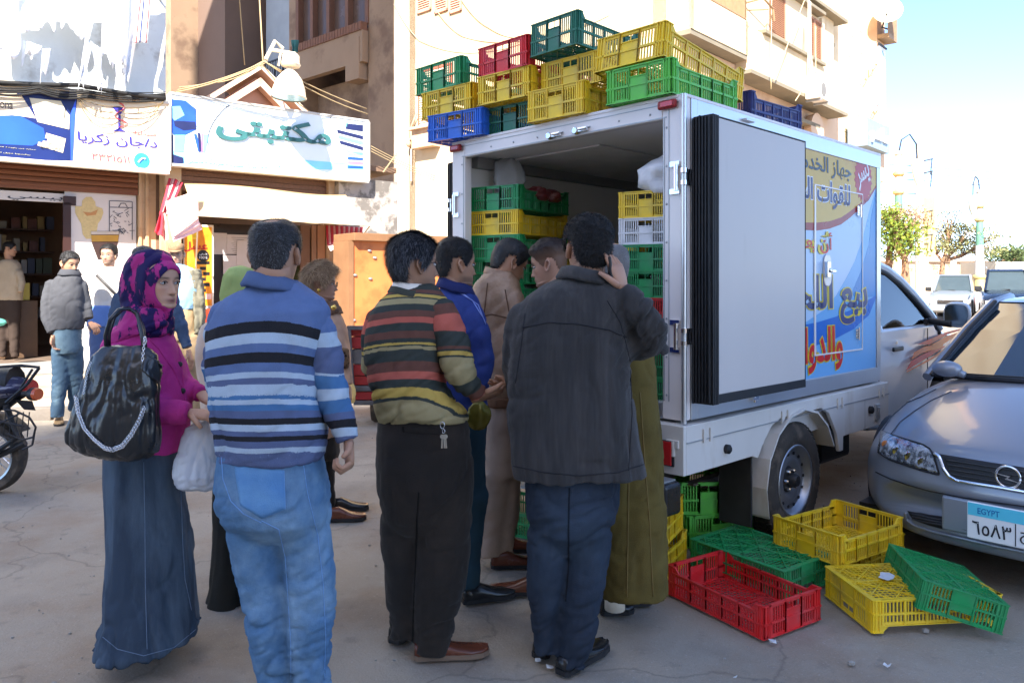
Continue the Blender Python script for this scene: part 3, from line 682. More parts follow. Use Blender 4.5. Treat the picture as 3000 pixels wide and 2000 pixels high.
for du,w_,h_ in((-.0,.098,.098),(.03,.104,.104),(.07,.095,.092),(.10,.06,.055)):
 rings.append([(cm[0]+du,cm[1]+w_*.95*np.sign(math.cos(t))*abs(math.cos(t))**.6,cm[2]+h_*np.sign(math.sin(t))*abs(math.sin(t))**.6)for t in np.linspace(0,2*math.pi,21)[:-1]])
b.loft(rings);b.build('mirror_shell',cabm,mo,fix=False,smooth='auto')
b=MB();rings=[[(cm[0]-.004+du,cm[1]+.085*np.sign(math.cos(t))*abs(math.cos(t))**.6,cm[2]+.086*np.sign(math.sin(t))*abs(math.sin(t))**.6)for t in np.linspace(0,2*math.pi,21)[:-1]]for du in(-.003,.003)]
b.loft(rings);b.build('mirror_glass',ml('mirror_dark',(0.25,0.28,0.3),0.04,1.0,0),mo,fix=False)
b=MB();b.box((2.86,cv0-.022,0.975),(3.06,cv0-.004,1.01));tb(b,'door_handle',black_pl,bevel=0.012,seg=3)
b=MB();b.lathe([(0.014,0),(0.014,.004)],(2.96,cv0-.001,1.04),(0,-1,0),12);tb(b,'door_lock',chrome)
b=MB()
for(p,q)in(((2.60,0.46),(2.60,1.15)),((3.62,0.42),(3.62,1.12)),((2.60,0.46),(3.62,0.42))):b.bar((p[0],cv0-.008,p[1]),(q[0],cv0-.008,q[1]),0.006)
tb(b,'door_gap',black_pl)
so_=ml('stripe_orange',srgb(240,120,40),0.4,coat=0.1);sr_=ml('stripe_red',srgb(220,48,36),0.4,coat=0.1)
def cabpx(x,y):return side(2500+x/3.136,750+y/3.136,cv0)
for poly,m in(([(575,848),(845,738),(985,705),(990,722),(850,760),(690,850)],sr_),([(690,858),(860,772),(985,730),(990,745),(870,812),(800,858)],so_),([(545,920),(640,868),(815,852),(800,880),(610,930),(520,985)],so_),([(518,1000),(620,940),(830,862),(820,880),(700,950),(470,1085)],sr_),([(470,1098),(720,960),(828,885),(818,930),(640,1022),(480,1100)],so_)):
 pp=[cabpx(x,y)for x,y in poly];b=MB();b.prism(pp,cv0-.013,cv0-.011);tb(b,'door_stripe',m)
# --- the shop row on the left
def FB(o=None):return MB(FM if o is None else o)
def wbuild(b,name,m,par,**k):return b.build(name,m,par,**k)
pl_cream=ml('cream_plaster',srgb(198,170,138),0.9,0,0.08,2.2,0.25,22,spec=0.15,col2=srgb(176,142,112),c2s=1.4)
pl_white=ml('white_plaster',srgb(204,208,208),0.9,0,0.07,2,0.3,16,spec=0.15,col2=srgb(150,146,140),c2s=1.3,c2lo=.55,c2hi=.68)
pl_grey=ml('peeling_plaster',srgb(160,152,144),0.95,0,0.12,4,0.5,18,spec=0.1,col2=srgb(112,106,100),c2s=3.0,c2lo=.48,c2hi=.56)
shut_b=ml('brown_shutter',srgb(122,76,52),0.6,0.1,0.10,4,0.1,30,stretch=(.3,.3,3))
s383=sx(383);s388=sx(387.5);s842=sx(842);sL=-6.5
s318=sx(318,-.7);s383r=s383+.02;s150=sx(150,-.7)
ph=empty('pharmacy_building',SO+DF*(-2)+NF*(-.7),'pale pharmacy building at the left edge with hanging laundry above its sign','building')
b=FB();b.box((sL,0.02,4.28),(s383-.01,8,29));wbuild(b,'upper_wall',pl_white,ph)
b=FB();b.box((sL,0.0,4.16),(s383-.01,0.7,4.28));b.box((sL,.1,4.0),(s383-.05,.7,4.16));wbuild(b,'ledge',pl_grey,ph)
b=FB();b.box((s318,.70,0.0),(s383r,1.3,4.0));b.box((sx(333,-.7),.655,0.1),(sx(341,-.7),.70,4.0));b.box((s318+.0,.67,0.1),(s318+.05,.70,4.0));wbuild(b,'pillar',pl_cream,ph,bevel=.01)
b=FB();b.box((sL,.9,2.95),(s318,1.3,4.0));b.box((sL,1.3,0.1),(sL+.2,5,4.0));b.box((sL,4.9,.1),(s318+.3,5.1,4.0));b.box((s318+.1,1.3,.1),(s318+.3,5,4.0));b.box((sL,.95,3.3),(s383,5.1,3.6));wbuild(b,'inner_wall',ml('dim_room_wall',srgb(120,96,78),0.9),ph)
sh=empty('roller_shutter',(0,0,0));sh.parent=ph;sh.location=-ph.location
for k in range(7):
 z=2.93+.085*k;b=FB();b.loft([[(s,.70-.018*math.sin(a),z+.04*(1+math.cos(a)))for a in(0,.8,1.57,2.3,3.14)]+[(s,.725,z),(s,.725,z+.08)]for s in(sL,s318-.01)]);o=b.build('slat',shut_b,sh,fix=False)
b=FB();b.box((sL,.685,2.90),(s318-.01,.735,2.94));o=b.build('bottom_rail',shut_b,sh,fix=False)
board=ml('white_board',srgb(210,204,200),0.7,0,0.05,2)
b=FB();b.box((s150,.76,.2),(s318-.02,.80,2.9));wbuild(b,'poster_board',board,ph)
b=FB();b.box((sL,.80,2.72),(s150+.08,.84,2.86));wbuild(b,'sign_strip',board,ph)
FMb=FM.copy();
def onrow(x,y,q):p=SF(x,y,q);return(float(np.dot(p-SO,DF)),float(p[2]))
def rowpoly(pts,q,m,par,name='print',t=.002):
 b=FB();b.prism([onrow(x,y,q)for x,y in pts],-q-t,-q);return wbuild(b,name,m,par)
C7=lambda x,y:(x/4.0,400/1.27551+y/4.0)
text('بيسي',FM,s150-.75,s150-.02,2.72,2.80,ml('ink_dark',(0.02,0.02,0.03),.5),ph,y=.797)
b=FB();b.box((s150-.03,.70,.2),(s150+.08,.76,2.72));b.box((s150-.02,.70,2.68),(s150+.15,.76,2.82));wbuild(b,'door_frame',ml('dark_frame',srgb(58,34,28),.5),ph)
ice=[(690,640),(690,700),(720,760),(745,800),(760,900),(790,940),(880,940),(900,800),(930,760),(950,700),(940,660),(880,640),(875,600),(840,555),(790,555),(755,590),(750,640)]
rowpoly([C7(*p)for p in ice],-.757,ml('print_cream',srgb(206,186,134),.7,0,.12,30),ph)
rowpoly([C7(x,y)for x,y in[(760,690),(830,700),(900,670),(880,720),(800,730)]],-.754,ml('print_tan',srgb(190,140,90),.7,0,.1,30),ph)
rowpoly([C7(x,y)for x,y in[(835,870),(1100,870),(1085,970),(1040,1120),(900,1130),(845,985)]],-.754,ml('print_coffee',srgb(58,40,36),.6),ph)
rowpoly([C7(x,y)for x,y in[(838,905),(1090,905),(1086,965),(842,965)]],-.751,ml('print_foam',srgb(186,144,62),.6),ph)
rowpoly([C7(x,y)for x,y in[(836,872),(1092,872),(1091,900),(838,900)]],-.751,ml('print_glass',srgb(196,186,172),.5),ph)
ik=ml('print_sketch_ink',srgb(88,90,98),.7)
b=FB();rr=random.Random(5)
for p,q in(((1005,590),(1215,600)),((1005,590),(1005,880)),((1215,600),(1215,950)),((1010,650),(1215,655)),((1090,650),(1110,615)),((1110,615),(1150,615)),((1150,615),(1170,650))):
 s0,z0_=onrow(*C7(*p),-.757);s1,z1_=onrow(*C7(*q),-.757);b.bar((s0,.756,z0_),(s1,.756,z1_),.012,.004,up=(0,1,0))
for k in range(46):
 x=rr.uniform(1030,1190);y=rr.uniform(670,900);s0,z0_=onrow(*C7(x,y),-.757);s1,z1_=onrow(*C7(x+rr.uniform(-50,50),y+rr.uniform(-30,30)),-.757);b.bar((s0,.756,z0_),(s1,.756,z1_),.009,.003,up=(0,1,0))
o=wbuild(b,'sketch_print',ik,ph);o['kind']='stuff'
rng=random.Random(11)
for k in range(5):
 z=.75+.42*k;b=FB();b.box((sL+.3,3.9,z),(s150+.3,4.3,z+.03));wbuild(b,'shelf',ml('dark_wood',srgb(62,42,34),.6),ph)
cols=[srgb(120,118,110),srgb(84,50,46),srgb(52,60,84),srgb(120,104,66),srgb(60,72,60),srgb(140,140,142)]
smats=[ml('stock_%d'%i,c,.5)for i,c in enumerate(cols)]
st_b=FB()
for k in range(5):
 s=sL+2.2
 while s<s150+.2:
  w=rng.uniform(.06,.16);h=rng.uniform(.12,.3);st_b.box((s,3.95,.785+.42*k),(s+w,4.15,.785+.42*k+h),rng.randrange(6));s+=w+rng.uniform(.0,.08)
o=st_b.build('shop_stock',smats);tag(o,'small boxes and bottles crowding the dim pharmacy shelves','goods',kind='stuff')
b=FB();b.box((sL+1.8,2.1,.2),(s150-.2,2.6,1.15));cnt=tag(b.build('shop_counter',ml('counter_wood',srgb(96,74,56),.5)),'low brown counter inside the dark pharmacy doorway','counter')
b=FB();b.box((sx(45,-2.5),2.15,1.16),(sx(62,-2.5),2.45,1.45));tag(b.build('medicine_box',ml('yellow_box',srgb(196,176,80),.5),bevel=.005),'yellow carton standing on the pharmacy counter','box')
b=FB();b.box((sL,-.05,.1255),(s318+.1,1.2,.205));tag(b.build('door_step',ml('step_stone',srgb(150,146,142),.8,0,.1,5,.3),bevel=.01),kind='structure')
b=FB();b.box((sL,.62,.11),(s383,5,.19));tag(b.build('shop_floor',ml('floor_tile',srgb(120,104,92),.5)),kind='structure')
# ---- pharmacy sign board
def sign_on(par,s0,s1,z0,z1,y0=-.02,y1=.09,name='panel',m=None):b=FB();b.box((s0,y0,z0),(s1,y1,z1));return wbuild(b,name,m,par)
inkb2=ml('sign_blue',srgb(58,52,150),.45);inkr2=ml('sign_red',srgb(226,84,96),.45)
psg=empty('pharmacy_sign',SO+DF*(-1)+V3(0,0,3.3),'cream and dark blue pharmacy sign with goblet emblem and phone number','sign')
ZT,ZB=4.30,3.245
sign_on(psg,sL,s383,ZB,ZT,-.10,.0,m=ml('sign_cream',srgb(236,216,186),.5,0,.03,2))
b=FB()
for a,c in(((sL,-.125,ZB-.06),(s383+.01,.02,ZB)),((sL,-.125,ZT),(s383+.01,.02,ZT+.04)),((s383-.0,-.125,ZB),(s383+.03,.02,ZT))):b.box(a,c)
wbuild(b,'sign_frame',ml('frame_white',srgb(214,204,190),.5),psg)
S7=lambda x,y:(x/4.0,y/4.0)
q_=.103
rowpoly([S7(x,y)for x,y in[(-1500,1060),(150,1062),(330,1090),(200,880),(150,860),(700,850),(712,900),(690,1070),(665,1478),(-1500,1432)]],q_,ml('sign_dark_blue',srgb(24,40,98),.45,0,.25,1.2),psg)
rowpoly([S7(x,y)for x,y in[(-1500,1062),(180,1062),(400,1180),(420,1280),(300,1340),(-100,1320),(-1500,1300)]],q_+.003,ml('sign_bright_blue',srgb(44,92,210),.45,0,.2,1.5),psg)
rowpoly([S7(x,y)for x,y in[(645,1060),(700,900),(690,1070),(668,1478),(650,1476)]],q_+.003,ml('sign_edge_blue',srgb(52,90,224),.45),psg)
rowpoly([S7(x,y)for x,y in[(270,900),(560,930),(600,1010),(640,1060),(635,1190),(345,1122)]],q_+.006,ml('sign_pale',srgb(226,212,180),.45,0,.06,5),psg)
rowpoly([S7(x,y)for x,y in[(425,1222),(605,1275),(578,1405),(345,1338),(352,1305),(392,1310),(395,1292),(430,1300),(438,1275),(415,1270)]],q_+.006,ml('sign_tag',srgb(232,216,188),.45),psg)
def rtext(s,pts,m,par,q=.11,arabic=True,bold=0.0,name='lettering',slope=True):
 (x0,y0),(x1,y1)=pts
 s0,zt_=onrow(x0,y0,q);s1,zb_=onrow(x1,y1,q);return text(s,FM,s0,s1,zb_,zt_,m,par,name,.004,y=-q+.004,arabic=arabic,bold=bold)
rtext('ona',(S7(0,935),S7(118,1005)),ml('ink_brown',srgb(60,48,52),.5),psg,arabic=False)
rtext('يعطى حماية',(S7(-60,1030),S7(120,1055)),inkr2,psg)
iw=ml('ink_pale',srgb(226,218,170),.5)
rtext('حمايه من رائحة العرق',(S7(-60,1338),S7(332,1382)),iw,psg,q=.112)
rtext('ريكسونا مزيل العرق',(S7(-90,1388),S7(278,1430)),iw,psg,q=.112)
idk=ml('ink_dark',(0.02,0.02,0.03),.5)
rtext('اعجلي، اكتر',(S7(440,1245),S7(590,1295)),idk,psg,q=.114);rtext('مع ريكسونا',(S7(440,1300),S7(580,1345)),inkr2,psg,q=.114)
rtext('عرضنا الجديد',(S7(370,1315),S7(565,1390)),idk,psg,q=.114)
rtext('صيدلية',(S7(1225,1195),S7(1437,1262)),inkr2,psg)
rtext('د/جان زكريا',(S7(712,1205),S7(1445,1385)),inkb2,psg,bold=.012)
rtext('٢٣٢١٥١١',(S7(845,1405),S7(1190,1500)),inkr2,psg,arabic=False)
rowpoly([S7(x,y)for x,y in[(1030,985),(1155,985),(1110,1050),(1105,1180),(1158,1212),(1035,1205),(1085,1180),(1085,1050)]],q_+.004,inkb2,psg,'goblet_print')
b=FB();pts=[]
for t in np.linspace(0,1,26):
 x=1097+42*math.sin(t*9.4)*(1.0 if t>.3 else 1.6);y=1170-(215*t)if t<.85 else 1170-215*t-8
 s_,z_=onrow(*S7(x,y),q_+.01);pts.append((s_,-q_-.012,z_))
b.tube(pts,.008,6);wbuild(b,'snake_print',inkr2,psg)
s_,z_=onrow(*S7(1303,1478),q_);b=FB();b.prism([(s_+.115*math.cos(a),z_+.125*math.sin(a))for a in np.linspace(0,6.283,29)[:-1]],-q_-.004,-q_);wbuild(b,'telephone_disc',ml('disc_blue',srgb(60,160,224),.3,0,.2,4),psg)
b=FB();b.tube([(s_-.05+.1*t,-q_-.010,z_-.03+.06*t+.03*math.sin(3.1*t))for t in np.linspace(0,1,7)],.014,6);wbuild(b,'handset_print',ml('ink_white',srgb(228,232,236),.4),psg)
# ---- stationery shop
shop=empty('stationery_shop',SO+DF*3+NF*(-.7),'low stationery shop with a peach gable roof between pharmacy and tall building','building')
sR=sx(908,-.2)
gs=sx(785,-.0)
b=FB();b.box((gs,.12,0.1),(sR,.5,3.42));wbuild(b,'end_wall',pl_grey,shop)
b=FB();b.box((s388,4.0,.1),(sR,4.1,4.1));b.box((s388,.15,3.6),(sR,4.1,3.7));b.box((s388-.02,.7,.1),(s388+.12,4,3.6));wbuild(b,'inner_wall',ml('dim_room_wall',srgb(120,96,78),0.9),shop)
rs=empty('rolled_shutter',(0,0,0));rs.parent=shop;rs.location=-shop.location
for k in range(6):
 z=3.0+.085*k;b=FB();b.box((s388+.05,.40+.01*(k%2),z),(gs+.02,.44,z+.075));b.build('slat',ml('brown_shutter2',srgb(128,94,74),.7,0,.2,9,stretch=(4,1,4)),rs,fix=False)
for a_,c_ in((s388+.02,s388+.28),(gs-.12,gs+.02)):b=FB();b.box((a_,.30,.1),(c_,.66,3.5));wbuild(b,'pillar',pl_cream,shop,bevel=.01)
def rowbox(x0,x1,y0,y1,q,t,name,m,par,**k):
 s0,zt_=onrow(x0,y0,q);s1,zb_=onrow(x1,y1,q);b=FB();b.box((s0,-q-t,zb_),(s1,-q,zt_));return wbuild(b,name,m,par,**k)
CA=lambda x,y:((400+x/3.136)/1.27551,(500+y/3.136)/1.27551)
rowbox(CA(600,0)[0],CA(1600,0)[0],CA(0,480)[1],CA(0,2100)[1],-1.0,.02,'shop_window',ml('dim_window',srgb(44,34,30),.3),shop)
ban=empty('honey_banner',SF(450,700,-.45),'tall orange honey banner standing beside the stationery shop doorway','banner')
rowbox(CA(430,0)[0],CA(705,0)[0],CA(0,490)[1],CA(0,1265)[1],-.45,.02,'backing',ml('banner_white',srgb(222,214,200),.5),ban)
rowbox(CA(440,0)[0],CA(692,0)[0],CA(0,510)[1],CA(0,1240)[1],-.43,.004,'print',ml('banner_orange',srgb(226,140,30),.5,0,.2,3,col2=srgb(232,176,60),c2s=1.5),ban)
def btext(s,x0,y0,x1,y1,m,q=-.418,ar=True,bold=0.0):return rtext(s,(CA(x0,y0),CA(x1,y1)),m,ban,q=q,arabic=ar,bold=bold)
inkrd=ml('ink_banner_red',srgb(190,40,34),.5);ibk=ml('ink_black',(0.02,0.018,0.016),.5)
btext('عسل',425,650,655,745,inkrd,bold=.03)
sC,zC=onrow(*CA(612,782),-.42);b=FB();b.prism([(sC+.098*math.cos(a),zC+.098*math.sin(a))for a in np.linspace(0,6.283,25)[:-1]],.416,.42);wbuild(b,'badge',ibk,ban)
btext('طبيعى',580,752,648,778,ml('ink_white',srgb(228,232,236),.4),q=-.414);btext('100%',578,786,650,810,ml('ink_white',srgb(228,232,236),.4),q=-.414,ar=False)
rowbox(CA(500,0)[0],CA(565,0)[0],CA(0,560)[1],CA(0,630)[1],-.425,.003,'emblem',ml('banner_yellow',srgb(236,200,60),.5,0,.3,20),ban)
for k,(y,w_)in enumerate(((845,120),(897,90),(945,60),(995,85),(1045,60),(1098,100))):
 x1=672;rowbox(CA(x1-w_,0)[0],CA(x1-35*(k%2),0)[0],CA(0,y-14)[1],CA(0,y+16)[1],-.425,.003,'banner_label',ibk,ban)
rowbox(CA(635,0)[0],CA(688,0)[0],CA(0,1130)[1],CA(0,1180)[1],-.425,.003,'emblem',ml('banner_pink',srgb(230,190,180),.5),ban)
pap=ml('notice_paper',srgb(206,198,196),.7,0,.04)
for k,(x0,y0,x1,y1)in enumerate(((705,570,830,770),(830,585,1060,770),(795,775,1040,950),(920,640,1050,900))):
 q=-.96+.008*k
 s0,zt_=onrow(*CA(x0,y0),q);s1,zb_=onrow(*CA(x1,y1),q);b=FB();b.box((s0,-q-.004,zb_),(s1,-q,zt_))
 nt_=tag(b.build('paper_notice',pap),['blank paper notice taped left of the doorway','printed paper notice behind the striped-sweater man\'s head','low paper notice above the green headscarf','paper notice at the far end of the row of papers'][k],'notice','paper notices in the stationery shop window')
 if k==1:
  for j in range(9):
   zz=zt_-.05-.035*j;b=FB();b.box((s0+.08+.02*(j%3),-q-.006,zz-.007),(s1-.06-.03*((j*7)%4),-q-.0045,zz));b.build('print_line',ml('print_grey',srgb(130,124,128),.7),nt_,fix=False)
for(x0,x1,c)in((1500,1580,srgb(120,88,66)),(1600,1640,srgb(150,112,84)),(1650,1720,srgb(176,128,92)),(1740,1800,srgb(160,116,84))):
 rowbox(CA(x0,0)[0],CA(x1,0)[0],CA(0,500)[1],CA(0,1900)[1],-.45+.02*(x0%3),.06,'door_post',PM('post_%d'%x0,c,.7,0,.12,3),shop)
rowbox(CA(1380,0)[0],CA(1500,0)[0],CA(0,500)[1],CA(0,1500)[1],-.7,.01,'price_list',ml('menu_green',srgb(66,72,44),.5,0,.4,26),shop)
rowbox(CA(620,0)[0],CA(710,0)[0],CA(0,1268)[1],CA(0,1900)[1],-.40,.3,'red_cabinet',ml('cabinet_red',srgb(150,60,40),.5),shop)
sg=empty('stationery_sign',SO+DF*3.3+V3(0,0,3.4),'wide pale blue stationery shop sign with big green lettering','sign')
Z2B,Z2T=3.37,4.475
sign_on(sg,s388,s842,Z2B,Z2T,-.08,.10,m=ml('sign_white',srgb(226,236,240),.45,0,.03,3))
b=FB()
for a,c in(((s388-.0,-.10,Z2B-.04),(s842,.10,Z2B)),((s388,-.10,Z2T),(s842,.10,Z2T+.035)),((s842-.03,-.10,Z2B),(s842+.02,.10,Z2T)),((s388-.03,-.10,Z2B-.04),(s388+.02,.10,Z2T))):b.box(a,c)
wbuild(b,'sign_frame',ml('frame_grey',srgb(190,186,178),.5),sg)
S8=lambda x,y:((480+x/3.136)/1.27551,(0+y/3.136)/1.27551)
def s8p(pts,m,k=0,name='print'):return rowpoly([S8(*p)for p in pts],.083+.0025*k,m,sg,name,.0015)
cy=ml('sign_cyan',srgb(140,216,232),.45,0,.08,3);bl=ml('sign_royal',srgb(40,84,190),.45,0,.2,4);pk=ml('sign_lilac',srgb(196,178,214),.45,0,.1,6);nv=ml('sign_navy',srgb(34,40,84),.45,0,.2,5);ltb=ml('sign_light_blue',srgb(120,180,232),.45,0,.1,4);wsg=ml('sign_pure_white',srgb(240,244,246),.45)
s8p([(40,1385),(420,1410),(1540,1490),(1850,1520),(1850,1568),(40,1525)],cy)
s8p([(45,910),(200,925),(300,1010),(300,1190),(200,1240),(90,1240),(45,1180)],bl,1)
s8p([(60,980),(150,975),(190,1060),(100,1110),(60,1070)],ltb,2);s8p([(90,1110),(290,1120),(300,1190),(180,1200),(100,1160)],nv,2)
s8p([(200,1240),(100,1240),(95,1390),(180,1395)],ltb,2);s8p([(45,1250),(85,1240),(90,1500),(45,1510)],nv,1);s8p([(60,1410),(180,1450),(185,1500),(60,1520)],nv,1)
s8p([(215,925),(470,955),(380,1080),(330,1160),(300,1160),(290,1000)],pk,1)
s8p([(275,1235),(300,1230),(345,1395),(315,1395)],bl,2,'pencil_print');s8p([(310,1220),(335,1225),(345,1390),(325,1392)],nv,3,'pencil_print');s8p([(370,1232),(412,1240),(380,1400),(345,1395)],ltb,2,'pencil_print');s8p([(345,1225),(362,1225),(360,1395),(345,1395)],ml('sign_pink',srgb(226,120,160),.45),3,'pencil_print')
s8p([(1585,1105),(1690,1120),(1690,1165),(1600,1185)],cy,1);s8p([(1680,1135),(1830,1150),(1830,1210),(1670,1185)],nv,1)
for k,(y,m)in enumerate(((1190,nv),(1240,ltb),(1290,nv),(1340,cy))):s8p([(1590+12*k,y),(1830,y+60),(1830,y+92),(1595+12*k,y+30)],m,2,'book_print')
for k,(y,m)in enumerate(((1395,cy),(1440,bl),(1480,ml('sign_pink',srgb(226,120,160),.45)),(1520,bl))):s8p([(1690,y),(1830,y+10),(1830,y+32),(1690,y+26)],m,2,'book_print')
arcp=[];
for side_ in(0,1):
 b=FB();pts=[]
 for t in np.linspace(0,1,14):
  if side_==0:x=605-190*t**.55 if t<.6 else 605-190*(.6**.55)+(t-.6)*60-(t-.6)*60;y=965+t*400;x=605-200*math.sin(t*math.pi*.62)**.8
  else:x=1530+60*math.sin(t*math.pi*.8);y=1080+t*410
  s_,z_=onrow(*S8(x,y),.085);pts.append((s_,-.0855,z_))
 b.tube(pts,.006,5);wbuild(b,'arc_print',idk,sg)
teal=ml('letter_teal',srgb(58,108,108),.4)
sL0,zT0=onrow(*S8(478,1050),.1);sR0,zB0=onrow(*S8(1535,1385),.1)
text('مكتبتى',FM,sL0,sR0,zB0-.02,onrow(*S8(1150,1085),.1)[1]-.03,teal,sg,'lettering',.03,y=-.081,bold=.03)
text('تصوير مستندات - أدوات مكتبية - خدمات علمية - طباعة - فاكس',FM,onrow(*S8(210,1450),.1)[0],onrow(*S8(1610,1530),.1)[0],Z2B+.03,Z2B+.15,ml('ink_white',srgb(228,232,236),.4),sg,'lettering',.012,y=-.0835,bold=.01)
s8p([(1540,1445),(1620,1420),(1690,1450),(1660,1500),(1560,1500)],wsg,3);
gm=ml('peach_plaster',srgb(226,190,164),.9,0,.05,3,.2,20);gd=ml('peach_inner',srgb(206,160,136),.9,0,.06,3)
GQ=-1.0
ax_,az_=onrow(*S8(890,590),GQ);lx_,lz_=onrow(*S8(400,925),GQ);rx_,rz_=onrow(*S8(1230,900),GQ)
rx_,rz_=ax_+(ax_-lx_)*.9,lz_
b=FB();b.prism([(lx_+.2,lz_-.6),(lx_+.2,lz_),(ax_,az_-.2),(rx_-.2,rz_),(rx_-.2,rz_-.6)],1.25,1.35);wbuild(b,'gable_wall',gd,shop)
def beam(p,q,d0,d1,w=.13,m=gm,name='gable_beam'):
 b=FB();dx,dz=q[0]-p[0],q[1]-p[1];l=math.hypot(dx,dz);nx,nz=-dz/l*w,dx/l*w
 if nz>0:nx,nz=-nx,-nz
 b.prism([p,q,(q[0]+nx,q[1]+nz),(p[0]+nx,p[1]+nz)],d0,d1);wbuild(b,name,m,shop)
beam((lx_-.25,lz_-.12),(ax_,az_),.95,3.0,.08);beam((ax_,az_),(rx_+.25,rz_-.12),.95,3.0,.08)
beam((lx_+.1,lz_-.1),(ax_,az_-.25),1.0,1.2,.12);beam((ax_,az_-.25),(rx_-.1,rz_-.1),1.0,1.2,.12)
lamp=empty('floodlight',SF(663,240,.7),'cream bell shaped floodlight on a bent bracket above the stationery sign','lamp')
lm=ml('lamp_enamel',srgb(222,208,184),.5,0,.05,4);lq=.7
def lp(x,y):return P(x,y,SF(x,y,lq)[1])
c0=lp(663,226)
sc_=c0[1]/FD
prof=[(39,0),(40.5,3),(38.5,6),(36,22),(28,44),(17,58),(8,66),(7,71),(20,73),(23,78),(20,82),(19.5,98),(13,104),(1,106)]
bl_=MB();bl_.lathe([(r*sc_,h*sc_)for r,h in prof],c0,(0.05,0.02,1),28,cap=False);bl_.build('lamp_bell',lm,lamp,smooth='auto')
b=MB();b.lathe([(1*sc_,3*sc_),(37*sc_,2*sc_)],c0,(0.05,0.02,1),28,cap=False);b.build('lamp_glass',ml('lamp_glass',srgb(150,190,200),.15,0,.05,spec=.8),lamp)
b=MB();pts=[lp(610,137),lp(632,95),lp(650,112)];b.tube(pts,4.2*sc_,8);b.tube([lp(624,115),lp(678,124)],4.2*sc_,8);b.tube([lp(645,118),lp(640,152)],2.5*sc_,8);b.tube([lp(612,137),SF(610,142,0)],4*sc_,8);b.build('bracket',lm,lamp,smooth='auto')
aw=empty('awning',SF(640,450,.4),'cream canvas awning over the stationery shop with red striped side cloths','awning')
canv=ml('cream_canvas',srgb(204,176,134),.9,0,.04,3,.15,120)
CAw=lambda x,y,q:SF(*CA(x,y),q)
tl_,tr_=CAw(440,118,-.1),CAw(1920,205,-.1);bl2,br2=CAw(565,405,.9),CAw(2150,500,.9)
n1,n2=40,12;vs=[]
for lay in(0,.012):
 for j in range(n2+1):
  for i in range(n1+1):
   s=i/n1;t=j/n2;p=(tl_*(1-s)+tr_*s)*(1-t)+(bl2*(1-s)+br2*s)*t
   sag=-.05*math.sin(math.pi*t)*(1+.25*math.sin(s*9))-.02*math.sin(math.pi*s)+(.045*(1-t)if True else 0)*math.sin(s*5.5);p=p+V3(0,0,sag-lay+.006*math.sin(s*37)*t);vs.append(p)
k=(n1+1)*(n2+1);fs=[]
for j in range(n2):
 for i in range(n1):
  a=j*(n1+1)+i;fs.append((a,a+n1+1,a+n1+2,a+1));fs.append((k+a,k+a+1,k+a+n1+2,k+a+n1+1))
for i in range(n1):fs.append((i,i+1,k+i+1,k+i));a=n2*(n1+1)+i;fs.append((a+1,a,k+a,k+a+1))
b=MB();b.add(vs,fs);b.build('canvas',canv,aw,smooth=True)
b=MB();b.tube([bl2+V3(-.03,-.01,-.01),br2+V3(.12,-.01,-.015)],.013,8);b.tube([bl2,CAw(545,900,-.1)*1.0],.012,6);b.tube([br2,CAw(2000,700,-.1)],.012,6);b.build('awning_rod',lm,aw,smooth='auto')
strp=attr_mat('striped_cloth',.9,.2,200,.06,stops=(.10,[(0,srgb(196,60,74)),(.045,srgb(226,190,180)),(.052,srgb(120,40,52)),(.058,srgb(222,170,160)),(.085,srgb(150,30,48))]))
pinkst=attr_mat('pale_striped_cloth',.9,.2,200,.06,stops=(.09,[(0,srgb(236,190,186)),(.045,srgb(206,120,124)),(.050,srgb(240,206,200)),(.075,srgb(190,90,98)),(.080,srgb(240,200,196))]))
def cloth(name,corners,m,par,nu=14,nv=18,wob=.03,th=.006,seed=0,curl=0.0,stripe=0.0,edge=None):
 """corners: TL, TR, BR, BL world points; a hanging sheet with folds and thickness"""
 TL,TR,BR,BL=[np.array(c,float)for c in corners];s,t=np.meshgrid(np.linspace(0,1,nu+1),np.linspace(0,1,nv+1));s=s[...,None];t=t[...,None]
 p=(TL*(1-s)+TR*s)*(1-t)+(BL*(1-s)+BR*s)*t
 nn=nrm(np.cross(TR-TL,BL-TL));w=fbm(np.concatenate([s*4+seed*7.7,t*1.6+seed*3.1,s*0+seed],-1),3)[...,None]
 w2=np.sin(s*(9+seed%5)+t*2+seed)
 p=p+nn*(wob*(w*1.6+.5*w2)*(.35+t)+curl*np.sin(math.pi*t))
 if edge:p[...,2]+=(edge*t[...,0]**2*fbm(np.concatenate([s*5+seed,t*0,s*0+seed*2.2],-1),2))
 v=np.concatenate([p.reshape(-1,3),p.reshape(-1,3)+nn*th]);n=nu+1;K=n*(nv+1);f=[]
 for j in range(nv):
  for i in range(nu):
   a=j*n+i;f+=[(a,a+1,a+n+1,a+n),(K+a,K+a+n,K+a+n+1,K+a+1)]
 for i in range(nu):f.append((i,K+i,K+i+1,i+1));a=nv*n+i;f.append((a,a+1,K+a+1,K+a))
 for j in range(nv):a=j*n;f.append((a,a+n,K+a+n,K+a));a=j*n+nu;f.append((a,K+a,K+a+n,a+n))
 b=MB();b.add(v,f);o=b.build(name,m,par,smooth=True)
 L=np.linalg.norm(TR-TL);at=o.data.attributes.new('sc','FLOAT','POINT');q=(s[...,0]*L).ravel();at.data.foreach_set('value',np.concatenate([q,q]))
 return o
cloth('side_cloth',[CAw(300,60,-.1),CAw(430,110,-.1),CAw(280,420,.35),CAw(215,390,.35)],strp,aw,seed=1,wob=.05)
cloth('side_cloth',[CAw(262,290,.5),CAw(560,180,.5),CAw(570,410,.85),CAw(330,640,.85)],pinkst,aw,seed=2,wob=.04,curl=-.05)
